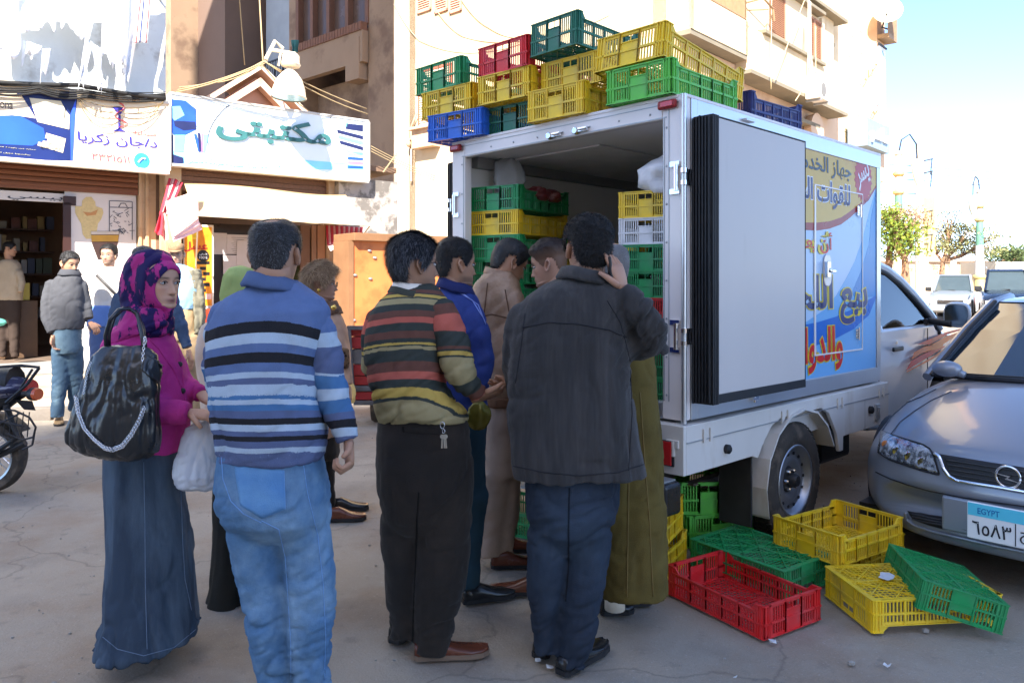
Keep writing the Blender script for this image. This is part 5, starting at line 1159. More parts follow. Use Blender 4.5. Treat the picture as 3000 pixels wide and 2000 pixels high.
# ---- inside the box
GI='crates stacked inside the cargo box'
zf=Z0+.03
def stack(xl,xr,u,names,z0,yaw=0.0,h=.168,jit=(0,)*9):
 for k,(c,l)in enumerate(names):
  if c:crate_end(c,xl+jit[k%len(jit)],xr+jit[k%len(jit)],z0+h*k,l,GI,u=u,yaw=yaw,zs=h/.182*1.0)
o8=['bottom','second','third','fourth','fifth','sixth']
stack(1071,1190,.10,[('green','green crate in the left stack in the box, %s from the floor'%q)for q in o8[:5]]+[('green','green crate under the yellow one in the left stack'),('yellow','yellow crate second from the top of the left stack'),('green','green crate on top of the left stack, filled with meat bags')],zf+.02,yaw=R(12),jit=(2,0,1,2,-1,4,0,3),h=.158)
stack(1421,1545,.12,[('green','green crate at the floor of the right stack in the box'),('green','green crate second from the floor of the right stack'),('green','green crate under the red one in the right stack'),('red','red crate low in the right stack beside the phone user\'s elbow'),('green','green crate on the red one in the right stack'),('green','green crate under the white one in the right stack'),('white','white crate in the right stack under the yellow one'),('yellow','yellow crate on top of the right stack under a white bag')],zf,yaw=R(14),jit=(0,2,0,1,0,1,0),h=.143)
for k,(c,l)in enumerate((('green','green crate at the bottom of the rear middle stack'),('green','second green crate of the rear middle stack'),('green','third green crate of the rear middle stack'),('green','green crate near the top of the rear middle stack'),('yellow','yellow crate on top of the rear middle stack'))):
 crate_tr(c,.98,1.22,zf+.19*k+.01,R(4),l,GI,sc=(1,1,1.03))
for k,(c,l)in enumerate((('green','green crate at the bottom against the front wall'),('green','green crate low against the front wall'),('green','green crate midway against the front wall'),('navy','navy crate under the yellow one against the front wall'),('yellow','yellow crate on top of the stack against the front wall'))):
 crate_tr(c,1.75,.72,zf+.19*k+.01,R(92),l,GI,sc=(1,1,1.03))
meat=ml('meat_dark_red',srgb(112,34,34),.35,0,.2,14,.2,30,spec=.6,coat=.4,col2=srgb(190,140,140),c2s=16,c2lo=.55,c2hi=.7)
bagc=ml('clear_bag',srgb(196,196,198),.25,0,.05,8,.3,30,spec=.7,alpha=.55);bagw=ml('white_bag',srgb(224,224,228),.35,0,.03,5,.25,25,spec=.5)
def blob(name,c,rad,m,label,cat,seed=0,amp=.25,fr_=9,top=None,flat=True,rz=0.0,group=None,n=28,m_=18):
 b=MB();b.ell((0,0,0),(1,1,1),n,m_);v=np.vstack(b.v);d=1+amp*fbm(v*fr_*.25+seed*5.5,3)+.3*amp*np.abs(fbm(v*fr_*.6+seed,2));v=v*d[:,None]*np.array(rad)
 if flat:v[:,2]=np.maximum(v[:,2],-rad[2]*.75)
 if top is not None:
  t=np.clip((v[:,2]/rad[2]-.2),0,1)[:,None];v[:,:2]=v[:,:2]*(1-.75*t)+np.array(top)*t
 c_,s_=math.cos(rz),math.sin(rz);v=np.stack([v[:,0]*c_-v[:,1]*s_,v[:,0]*s_+v[:,1]*c_,v[:,2]],1)+np.array(c)
 q=MB();q.add(v,b.f);o=q.build(name,m,smooth=True);return tag(o,label,cat,group)
for k,(u,v,z,r)in enumerate(((.30,1.47,1.28,(.08,.07,.05)),(.44,1.43,1.285,(.08,.08,.055)),(.57,1.43,1.28,(.07,.07,.05)))):
 blob('meat_bag',Tw(u,v,zf+z-.045),r,meat,'bag of dark red meat in the top left crate, %s'%['nearest the opening','in the middle','deepest in the box'][k],'meat bag',seed=k,group='meat bags in the top left crate',rz=k)
blob('plastic_bag',Tw(.32,1.58,zf+1.33),(.10,.05,.16),bagc,'clear plastic bag standing up from the top left crate','plastic bag',seed=5,flat=False,amp=.35)
blob('plastic_bag',Tw(.36,.26,zf+1.16+.07),(.24,.17,.14),bagw,'white plastic bag heaped on the yellow crate at the right','plastic bag',seed=7,amp=.3,top=(-.06,0),rz=.7)
for j,(u,v,k)in enumerate(((.42,1.48,2),(.42,1.48,3),(.42,.33,3),(.42,.33,4),(.42,.33,1))):
 blob('packed_bag',Tw(u,v,zf+.15*k+.07),(.15,.12,.055),bagc if j%2 else meat,['meat bag inside the third left crate','clear bag inside the fourth left crate','meat bag on the lower green crate at right','clear bag inside the green crate below the white one','meat bag low in the right stack'][j],'meat bag',seed=20+j,n=16,m_=10)
# ---- on the ground
GG='plastic crates lying on the ground behind the truck'
def crate_gnd(col,A,B,C,label,z=0.0,flip=False,zs=1.0,rx=0.0,ry=0.0,dz=0.0):
 """A,B,C: photo positions of three bottom corners; AB the short side, BC the long side"""
 a,b_,c=G(*A,z),G(*B,z),G(*C,z);L1=np.linalg.norm(b_-a);L2=np.linalg.norm(c-b_);ctr=(a+c)/2
 rz=math.atan2((a-b_)[1],(a-b_)[0]);ctr[2]=z+dz
 sx_=L1/.4;sy_=L2/.6
 if flip:ctr[2]+=.182*zs;rx=rx+math.pi
 return crate(col,ctr,rz,label,GG,rx,ry,(min(1.12,max(.9,sx_)),min(1.12,max(.9,sy_)),zs)),(L1,L2)
print('red',crate_gnd('red',(1883,1422),(1752,1471),(1537,1362),'open red crate nearest the queue on the ground',zs=.78)[1])
cg=crate_gnd('yellow',(1773,1246),(1924.6,1299),(2077,1254),'open yellow crate stacked beside the rear wheel',z=.135,zs=.82)[0]
crate('yellow',cg.location+Vector((.08,.16,-.135)),cg.rotation_euler[2]+R(4),'yellow crate underneath the open yellow one',GG,sc=(1,1,.74))
_z=.14
A_,B_,C_=G(1582,1251,_z),G(1704,1214,_z),G(1899.6,1294,_z);ctr_=(A_+C_)/2
crate('green',(ctr_[0]+.05,ctr_[1]+.11,.142),math.atan2((A_-B_)[1],(A_-B_)[0]),'dark green crate upside down behind the red one',GG,math.pi,0,(.98,.95,.78))
A_,B_=V3(1.528,3.647,0),V3(1.57,3.255,0);dd_=nrm((.49,.16,0));C_=B_+dd_*.6;ctr_=(A_+C_)/2
crate('yellow',(ctr_[0],ctr_[1],.142),math.atan2((A_-B_)[1],(A_-B_)[0]),'yellow upturned crate with a scrap of paper on it',GG,math.pi,0,(1,1,.78))
crate('light_green',G(1625,1240)+V3(0,.2,0),R(10),'light green crate at the bottom behind the mud flap',GG)
crate('light_green',G(1612,1240)+V3(0,.2,.183),R(3),'light green crate on top behind the mud flap',GG)
crate('yellow',P(1446,1180,3.98)*V3(1,1,0),R(-32),'yellow crate at the bottom beside the olive robe',GG)
crate('yellow',P(1444,1180,3.98)*V3(1,1,0)+V3(0,0,.183),R(-28),'yellow crate on top beside the olive robe',GG)
crate('green',P(1205,1215,4.75)*V3(1,1,0),R(60),'green crate standing under the truck behind the brown shoes',GG)
crate('white',P(1215,1215,5.1)*V3(1,1,0)+V3(0,0,.19),R(70),'off white crate on the green one under the truck',GG)
BC_,BL_,BR2=V3(1.85,3.33,.085),V3(1.76,3.80,.115),V3(2.155,3.267,.005)
ex=nrm(BR2-BC_);ey=nrm(BL_-BC_);ey=nrm(ey-ex*np.dot(ex,ey));uz=np.cross(ex,ey)
ctr=(BL_+BR2)/2+uz*.125;xdir=ex*.86;ydir=ey*.86;zdir=uz*.70
MM=Matrix(((xdir[0],-ydir[0],-zdir[0],ctr[0]),(xdir[1],-ydir[1],-zdir[1],ctr[1]),(xdir[2],-ydir[2],-zdir[2],ctr[2]),(0,0,0,1)))
crate('green',(0,0,0),0,'green crate upside down, leaning on the upturned yellow crate',GG,M=MM)
pm=ml('scrap_paper',srgb(206,208,210),.8,0,.04)
def scrap(x,y,s,label,z=0.0,seed=0):
 p=G(x,y,z);b=MB();rr=random.Random(seed);pts=[]
 for k in range(7):a=k*.9;r=s*rr.uniform(.5,1);pts.append((p[0]+r*math.cos(a),p[1]+r*.8*math.sin(a),p[2]+.004+rr.uniform(0,.012)))
 n=7;top=[(q[0],q[1],q[2]+.002)for q in pts];b.add(pts+top,[tuple(reversed(range(n))),tuple(range(n,2*n))]+[(i,(i+1)%n,n+(i+1)%n,n+i)for i in range(n)]);return tag(b.build('paper_scrap',pm),label,'litter')
scrap(1775,1476,.022,'white scrap just in front of the red crate',seed=1);scrap(2037,1532,.018,'lone white scrap at the bottom right of the street',seed=2);scrap(1235,1520,.02,'white chip between the phone user\'s shoes',seed=3);scrap(1265,1535,.02,'larger white chip left of the right shoe',seed=4)
scrap(345,1078,.02,'pale straw bit on the street left of the handbag',seed=6);scrap(2035,1328,.05,'white paper scrap lying on the upturned yellow crate',z=.146,seed=5)
scrap(1690,1560,.01,'tiny pale pebble at the bottom edge right of the shoes',seed=8)
peb=MB();rr=random.Random(4)
for k in range(900):
 x=rr.uniform(-6,5);y=rr.uniform(2.0,9);s=rr.uniform(.003,.009)*(1 if rr.random()<.95 else 2);peb.ell((x,y,s*.2+.0),(s,s*.8,s*.6),5,3)
tag(peb.build('gravel',ml('pebble_grey',srgb(150,144,136),.9,0,.4,3)),'tiny pebbles and grit scattered over the street','gravel',kind='stuff')
# --- people: bodies, clothes, hair
UP=V3(0,0,1);FOLD=1.15
def ring(c,A,B,a,b,e=2.3,n=28):
 th=np.arange(n)*2*math.pi/n;ct,st=np.cos(th),np.sin(th)
 x=np.sign(ct)*np.abs(ct)**(2/e)*a;y=np.sign(st)*np.abs(st)**(2/e)*b
 return c+np.outer(x,A)+np.outer(y,B)
def trow(rows,Y,e=2.3,sc=1.0):
 """horizontal sections: (y, x left, x right, depth in m[, dY])"""
 out=[]
 for r in rows:
  y,xl,xr,th=r[:4];dY=r[4]if len(r)>4 else 0.0;tilt=r[5]if len(r)>5 else 0.0
  c=P((xl+xr)/2,y,Y+dY);a=(xr-xl)/2/FD*(Y+dY)
  out.append(ring(c,nrm((1,0,tilt)),V3(0,1,0),a*sc,th/2*sc,e))
 return out
def limb(pts,Y,sc=1.0,flat=1.0,n=18):
 """points (x, y, half width in px, dY) along a limb; round sections across the path"""
 C=[P(p[0],p[1],Y+p[3])for p in pts];W=[p[2]/FD*(Y+p[3])for p in pts];out=[]
 for i,c in enumerate(C):
  t=nrm(C[min(i+1,len(C)-1)]-C[max(i-1,0)]);l=np.cross(t,V3(0,1,0))
  if np.linalg.norm(l)<.2:l=V3(1,0,0)-t*t[0]
  l=nrm(l);b=nrm(np.cross(l,t));out.append(ring(c,l,b,W[i]*sc,W[i]*flat*sc,2.0,n))
 t0=nrm(C[0]-C[1]);t1=nrm(C[-1]-C[-2])
 s=ring(C[0]+t0*W[0]*.6*sc,*_axes(out[0],C[0]),W[0]*.45*sc,W[0]*flat*.45*sc,2.0,n)
 return[s]+out
def _axes(r,c):return nrm(r[0]-c),nrm(r[len(r)//4]-c)
def union(tubes,vox,smooth=5,fac=.5):
 b=MB()
 for t in tubes:b.loft(t)
 me=bpy.data.meshes.new('u');me.from_pydata(np.vstack(b.v).tolist(),[],b.f);me.update()
 o=bpy.data.objects.new('u',me);COL.objects.link(o)
 m=o.modifiers.new('r','REMESH');m.mode='VOXEL';m.voxel_size=vox;m.use_smooth_shade=True
 if smooth:s=o.modifiers.new('s','SMOOTH');s.factor=fac;s.iterations=smooth
 dg=bpy.context.evaluated_depsgraph_get();dg.update()
 r=bpy.data.meshes.new_from_object(o.evaluated_get(dg));bpy.data.objects.remove(o);bpy.data.meshes.remove(me)
 return r
def mco(me):a=np.empty(len(me.vertices)*3);me.vertices.foreach_get('co',a);return a.reshape(-1,3)
def mno(me):a=np.empty(len(me.vertices)*3);me.vertices.foreach_get('normal',a);return a.reshape(-1,3)
def folds(v,bones,seed):
 """bones: (p0, p1, amp0, amp1, f along, f across)"""
 if not bones:return np.zeros(len(v))
 num=np.zeros(len(v));den=np.zeros(len(v))+1e-9
 warp=fbm(v*3.1+seed,2)
 for k,(p0,p1,a0,a1,fs,fp)in enumerate(bones):
  p0=np.array(p0);p1=np.array(p1);L=np.linalg.norm(p1-p0);t=(p1-p0)/L
  l=nrm(np.cross(t,V3(.1,1,.05)));m=np.cross(t,l);q=v-p0;s=q@t;u=np.clip(s/L,0,1)
  d=np.linalg.norm(q-np.outer(u*L,t),axis=1);w=np.exp(-(d/.07)**2)+1e-7
  c=np.stack([s*fs+warp*.9+(q@l)*fs*.35,(q@l)*fp,(q@m)*fp],1)+seed*3.3+k*.37
  n1=vn(c);n2=vn(c*1.7+5);n3=vn(c*.55+9)
  f=(-.75*np.exp(-(n1/.15)**2)-.5*np.exp(-(n2/.17)**2)+.40*n1+.45*n3-.28*np.exp(-(vn(c*2.9+2)/.2)**2))*(a0*(1-u)+a1*u)*FOLD;num+=f*w;den+=w
 return num/den
def garment(name,tubes,m,par,vox=.013,bones=(),seed=0,lump=.004,smooth=5,sc=None,label=None,fine=.0012):
 me=union(tubes,vox,smooth);v=mco(me);n=mno(me)
 d=folds(v,bones,seed)+lump*fbm(v*5+seed*1.7,2)+fine*fbm(v*28+seed,2)
 if sc is not None:s0=sc(v)
 v2=v+n*d[:,None];me.vertices.foreach_set('co',v2.ravel());me.materials.clear();me.materials.append(m);me.name=name
 if sc is not None:at=me.attributes.new('sc','FLOAT','POINT');at.data.foreach_set('value',s0.astype(np.float32))
 me.update();o=bpy.data.objects.new(name,me);COL.objects.link(o);o.parent=par;o.location=-wloc(par)
 if label:o['label']=label
 return o
def bvh(o):
 me=o.data;v=mco(me)+np.array(wloc(o));me.calc_loop_triangles()
 t=np.empty(len(me.loop_triangles)*3,int);me.loop_triangles.foreach_get('vertices',t)
 return BVHTree.FromPolygons(v.tolist(),t.reshape(-1,3).tolist())
def patch(tgt,top,bot,name,m,par,off=.002,th=.003,nu=16,nv=12,fb_=None):
 """a thin panel laid on the surface behind the outline top..bot (photo positions, left to right)"""
 T=tgt if isinstance(tgt,BVHTree)else bvh(tgt)
 def samp(pl,t):
  x=t*(len(pl)-1);i=min(int(x),len(pl)-2);f=x-i;return np.array(pl[i])*(1-f)+np.array(pl[i+1])*f
 o=Vector((0,0,CAM_H));vs=[];last=None;miss=0
 for j in range(nv+1):
  for i in range(nu+1):
   p=samp(top,i/nu)*(1-j/nv)+samp(bot,i/nu)*(j/nv)
   d=Vector(((p[0]-1176)/FD,1,(639-p[1])/FD)).normalized();h=T.ray_cast(o,d)
   if h[0]is None:
    miss+=1;q=P(p[0],p[1],last[1]if last is not None else 3.0);n=V3(0,-1,0)
   else:
    q=np.array(h[0]);n=np.array(h[1]);n=n if n[1]<0 or np.dot(n,np.array(d))<0 else-n
   last=q;vs.append(q+n*off)
 K=len(vs);vv=vs+[np.array(q)-np.array([0,-1,0])*th for q in vs];n=nu+1;f=[]
 for j in range(nv):
  for i in range(nu):a=j*n+i;f+=[(a,a+n,a+n+1,a+1),(K+a,K+a+1,K+a+n+1,K+a+n)]
 for i in range(nu):f.append((i,i+1,K+i+1,K+i));a=nv*n+i;f.append((a+1,a,K+a,K+a+1))
 for j in range(nv):a=j*n;f.append((a+n,a,K+a,K+a+n));a=j*n+nu;f.append((a,a+n,K+a+n,K+a))
 b=MB();b.add(vv,f);return b.build(name,m,par,smooth=True)
def seam(tgt,pts,name,m,par,r=.0022,n=24,off=.001):
 T=tgt if isinstance(tgt,BVHTree)else bvh(tgt);o=Vector((0,0,CAM_H));q=[]
 for k in range(n+1):
  x=k/n*(len(pts)-1);i=min(int(x),len(pts)-2);f=x-i;p=np.array(pts[i])*(1-f)+np.array(pts[i+1])*f
  d=Vector(((p[0]-1176)/FD,1,(639-p[1])/FD)).normalized();h=T.ray_cast(o,d)
  if h[0]is not None:q.append(np.array(h[0])-np.array(d)*off)
 if len(q)<3:return
 b=MB();b.tube(q,r,5);return b.build(name,m,par,smooth=True)
# ---- skin
def skin_mat():return attr_mat('skin',.55,.12,260,.05,spec=.35)
SKIN=(0.46,0.25,0.155)
HP=np.array([(0.0,6.6,-.5,1.6),(0.6,7.8,-2.0,3.0),(1.8,8.6,-4.2,4.4),(3.2,8.7,-6.0,5.3),(5.0,8.5,-7.2,6.0),(7.0,8.4,-8.2,6.6),(9.0,8.2,-9.0,6.95),(11.5,8.0,-9.7,7.25),(13.5,8.5,-10.0,7.45),(16.0,8.3,-10.0,7.5),(18.2,7.3,-9.6,7.2),(20.2,5.6,-8.4,6.3),(21.8,3.2,-6.2,4.7),(22.7,.9,-3.6,2.6),(23.0,-1.4,-1.6,.15)])
def head_surface(nz=64,na=96,off=0.0,face=1.0,male=1.0):
 z=np.interp(np.linspace(0,1,nz),np.linspace(0,1,len(HP)),HP[:,0]);z=23*(1-np.cos(np.linspace(0,1,nz)*math.pi))/2
 yf=np.interp(z,HP[:,0],HP[:,1]);yb=np.interp(z,HP[:,0],HP[:,2]);hw=np.interp(z,HP[:,0],HP[:,3])
 a=np.arange(na)*2*math.pi/na
 a=a-.28*np.sin(a)
 Z,A=np.meshgrid(z,a,indexing='ij');YF=yf[:,None];YB=yb[:,None];HW=hw[:,None]
 yc=np.where(Z<3,YF*.35,-.8);yc=np.minimum(yc,(YF+YB)/2+2);ca,sa_=np.cos(A),np.sin(A);e=2.25
 X=np.sign(sa_)*np.abs(sa_)**(2/e)*HW
 Yv=yc+np.where(ca>0,np.abs(ca)**(2/e)*(YF-yc),-np.abs(ca)**(2/2.1)*(yc-YB))
 fr=np.clip((ca-.1)/.5,0,1)*face;g=lambda x0,z0,sx_,sz:np.exp(-((X-x0)/sx_)**2-((Z-z0)/sz)**2)
 d=np.zeros_like(X)
 t=np.clip((12.8-Z)/5.6,0,1);nose=np.where((Z>6.4)&(Z<12.8),(.35+2.1*t**1.15),0)*np.clip((Z-6.4)/.9,0,1)
 d+=nose*np.exp(-(X/(.65+.55*t))**2);d+=.35*(g(1.15,7.4,.6,.6)+g(-1.15,7.4,.6,.6))
 d-=1.0*(g(3.1,11.6,1.6,1.0)+g(-3.1,11.6,1.6,1.0));d+=.32*male*(g(3,13.2,2.2,.7)+g(-3,13.2,2.2,.7)+.6*g(0,13.2,1.5,.7))
 d+=.45*(g(4.4,9.3,1.8,1.5)+g(-4.4,9.3,1.8,1.5));d+=.62*g(0,4.95,2.3,.42)+.6*g(0,4.0,2.0,.45)-.45*g(0,4.47,2.6,.17)-.3*g(0,3.1,1.9,.5)
 d+=.55*g(0,1.7,1.8,1.1);d+=.3*g(0,5.6,2.2,.8);d-=.35*(g(3.2,6.8,1.3,1.6)+g(-3.2,6.8,1.3,1.6))*.5
 Yv=Yv+d*fr
 V=np.stack([X,Yv,Z],-1)/100
 f=[(i*na+j,i*na+(j+1)%na,(i+1)*na+(j+1)%na,(i+1)*na+j)for i in range(nz-1)for j in range(na)]
 return V.reshape(-1,3),f,(A.ravel()if False else np.broadcast_to(A,Z.shape).ravel()),Z.ravel(),(nz,na)
def Hm(x,y,Y,phi,pitch=0,roll=0,s=1.0,dz=11.5):
 """phi: 0 looks away from the camera, 90 to the right, 180 at the camera. (x, y) is the middle of the head"""
 p=R(phi);f=V3(math.sin(p),math.cos(p),0);r=V3(f[1],-f[0],0);M=np.eye(3);M[:,0]=r;M[:,1]=f;M[:,2]=UP
 cx,sx_=math.cos(R(-pitch)),math.sin(R(-pitch));Rx=np.array([[1,0,0],[0,cx,-sx_],[0,sx_,cx]])
 cy,sy_=math.cos(R(roll)),math.sin(R(roll));Ry=np.array([[cy,0,sy_],[0,1,0],[-sy_,0,cy]])
 M=M@Rx@Ry*s;c=P(x,y,Y);piv=np.array([0,-.005,.115]);return(M,c,piv)
def hx(H,v):M,c,piv=H;return(np.asarray(v)-piv)@M.T+c
def ear(side):
 th=np.linspace(0,2*math.pi,21)[:-1];rings=[]
 for r,o in((0.0,.006),(.45,.004),(.72,.013),(.92,.016),(1.0,.012),(1.0,.004),(.8,-.004)):
  y=-.006+np.cos(th)*.0165*r*(1.0+.0*th)-.004*np.sin(th);z=.104+np.sin(th)*.031*r;y=y-.006*(np.sin(th)>0)*r
  x=side*(.069+o+.010*np.clip(-np.cos(th),0,1)*r);rings.append(np.stack([x,y,z],1))
 return rings
def hand(b,w,d,n,L=.185,curl=.5,side=1,thumb=.6,spread=.10,curls=None,point=0.0):
 """w: wrist, d: towards the fingers, n: palm side normal"""
 d=nrm(d);n=nrm(np.array(n,float)-np.dot(n,d)*d);s=np.cross(d,n)*side
 pl=L*.50;hw=L*.22;ht=L*.075
 rings=[ring(w+d*pl*t,s,n,hw*a,ht*c,2.6,12)for t,a,c in((-.12,.55,1.15),(.1,.68,1.2),(.4,.92,1.15),(.75,1.0,1.05),(.98,.97,.85))]
 b.loft(rings)
 for k,(o,fl_)in enumerate(((.72,.44),(.25,.49),(-.24,.46),(-.70,.36))):
  c=curl if curls is None else curls[k];p=w+d*pl*.93+s*hw*o;a=-.05;q=[p-d*.012,p];ang=0;r=L*(.048 if k<3 else.042);dd=nrm(d+s*o*spread)
  for sl,ca in((.46,.9),(.30,1.15),(.24,.8)):
   ang+=c*ca;dirn=dd*math.cos(ang)+n*math.sin(ang);q.append(q[-1]+dirn*L*fl_*sl)
  b.tube(q,[r,r*1.06,r,r*.92,r*.66],8)
 p=w+d*pl*.25+s*hw*.75;td=nrm(d*.72+s*.62+n*.25*thumb);q=[p-td*.01,p+td*.012];q.append(q[-1]+td*L*.19);q.append(q[-1]+nrm(td*.75+d*.3+n*.5*thumb-s*.15)*L*.16)
 b.tube(q,[L*.072,L*.07,L*.056,L*.040],8)
def hairline(A,kind):
 a=np.abs(np.degrees(A))%360;a=np.where(a>180,360-a,a)
 base={'full':((0,17.6),(30,17.2),(52,15.5),(66,12.0),(80,9.0),(88,10.5),(96,14),(112,13),(122,8.2),(140,5.0),(180,4.2)),'recede':((0,18.9),(25,19.3),(48,18.0),(64,13.0),(80,9.5),(88,11),(96,14),(112,13),(122,8.2),(140,5.2),(180,4.6)),'low':((0,17.6),(30,17.2),(52,15.5),(66,12.0),(80,8.5),(88,10.0),(96,13.5),(112,12),(122,6.5),(140,3.4),(180,2.6))}[kind]
 return np.interp(a,[p[0]for p in base],[p[1]for p in base])
def add_person(label,x,y,loc=None):
 p=G(x,y);e=empty('person',(p[0],p[1],0),label,'person');return e
def body(par,H,skin=SKIN,veil=False,core=(),hands=(),neck=None,beard=0,brow=1,lips=(0.32,.11,.09),fine=True,male=1.0,hidden=(),stub=(0.06,.045,.04),eyes=True,hairc=(.02,.018,.016),mouth=True):
 V,F,A,Z,_=head_surface(64 if fine else 40,96 if fine else 56,male=male)
 if veil:
  q=(V[:,0]/.062)**2+((V[:,2]-.094)/.084)**2;w_=np.clip((q-1.0)/.25,0,1);w_=np.where(V[:,1]>.02,w_,1.0)[:,None];c0_=np.array([0,-.005,.11]);V=V*(1-w_)+(c0_+(V-c0_)*.86)*w_
 W=hx(H,V);b=MB();b.add(W,F);nh=len(W)
 col=np.tile(np.array(skin),(nh,1)).astype(float);ca=np.cos(A);front=ca>.15;X=V[:,0]*100;fr=np.clip((ca-.1)/.3,0,1)
 g=lambda x0,z0,sx_,sz:np.exp(-((X-x0)/sx_)**2-((Z-z0)/sz)**2)*fr
 def mixc(w,c):
  nonlocal col;col=col*(1-w[:,None])+np.array(c)*w[:,None]
 mixc(.25*(g(4.2,8.5,2,2)+g(-4.2,8.5,2,2)+g(0,7.5,1,1)),np.array(skin)*np.array([1.15,.8,.75]))
 mixc(np.clip(.30*(g(3.1,10.6,1.6,.7)+g(-3.1,10.6,1.6,.7)),0,1),np.array(skin)*.55)
 if mouth:mixc(np.clip(1.0*(g(0,4.95,2.2,.42)+g(0,4.0,1.9,.45)),0,.85),lips);mixc(np.clip(g(0,4.47,2.4,.16)*1.1,0,1),(.06,.02,.02))
 if brow:
  bz=lambda sg:np.exp(-(((X*sg-3.2)/2.0)**4)-((Z-(13.35+.25*np.sin(np.clip((X*sg-1.2)/4,0,1)*3.0)))/.42)**2)*fr
  mixc(np.clip((bz(1)+bz(-1))*brow,0,.92),hairc)
 mixc(np.clip((g(1.0,6.75,.45,.25)+g(-1.0,6.75,.45,.25)),0,.8),np.array(skin)*.25)
 if beard:
  wb=np.clip(beard*(np.clip((6.2-Z)/1.2,0,1)*(Z>.3)*(1-np.clip(g(0,4.5,2.2,.8)*1.3,0,1))*np.clip((ca+.05)/.3,0,1)+1.2*g(0,5.85,2.4,.38)),0,.85);mixc(wb,stub)
 e0=len(col)
 for sd in(()if veil else(1,-1)):b.loft([hx(H,r)for r in ear(sd)])
 if neck is not None:b.loft(neck)
 if core:
  cm_=union(core,.02,2);b.add(mco(cm_),[tuple(p.vertices)for p in cm_.polygons]);bpy.data.meshes.remove(cm_)
 for hd in hands:hand(b,*hd[:3],**(hd[3]if len(hd)>3 else{}))
 b.mi=0
 n0=b.n
 if eyes:
  for sd in(1,-1):
   c=V3(sd*.031,.0695,.1150);q=MB();q.ell((0,0,0),(.0135,.0105,.0068),16,8);b.add(hx(H,np.vstack(q.v)+c),q.f,1)
   q=MB();q.ell((0,0,0),(.0052,.0035,.0056),12,6);b.add(hx(H,np.vstack(q.v)+c+V3(0,.0085,0)),q.f,2)
   pts=[c+V3(.0145*math.cos(t),.0085+.0015*math.sin(t),.0072*math.sin(t))for t in np.linspace(.05,3.09,9)]
   q=MB();q.tube(pts,.0016,5);b.add(hx(H,np.vstack(q.v)),q.f,3)
   pts=[c+V3(.015*math.cos(t),.0080+.002*math.sin(t),.0098*math.sin(t)+.001)for t in np.linspace(.1,3.04,9)]
   q=MB();q.tube(pts,.0024,5);b.add(hx(H,np.vstack(q.v)),q.f,0)
 sm=skin_mat();o=b.build('body',[sm,ml('eye_white',(0.55,.52,.5),.2,0,.02),ml('iris_brown',(.03,.015,.01),.1,0,.02),ml('lash_dark',(.03,.02,.02),.6)],par,smooth=True)
 c=np.ones((b.n,4));c[:,:3]=np.array(skin);c[:nh,:3]=col
 rest=slice(nh,b.n);vv=np.vstack(b.v)
 c[rest,:3]*=(1+.10*fbm(vv[rest]*14,2))[:,None]
 at=o.data.attributes.new('Col','FLOAT_COLOR','POINT');at.data.foreach_set('color',c.astype(np.float32).ravel())
 return o
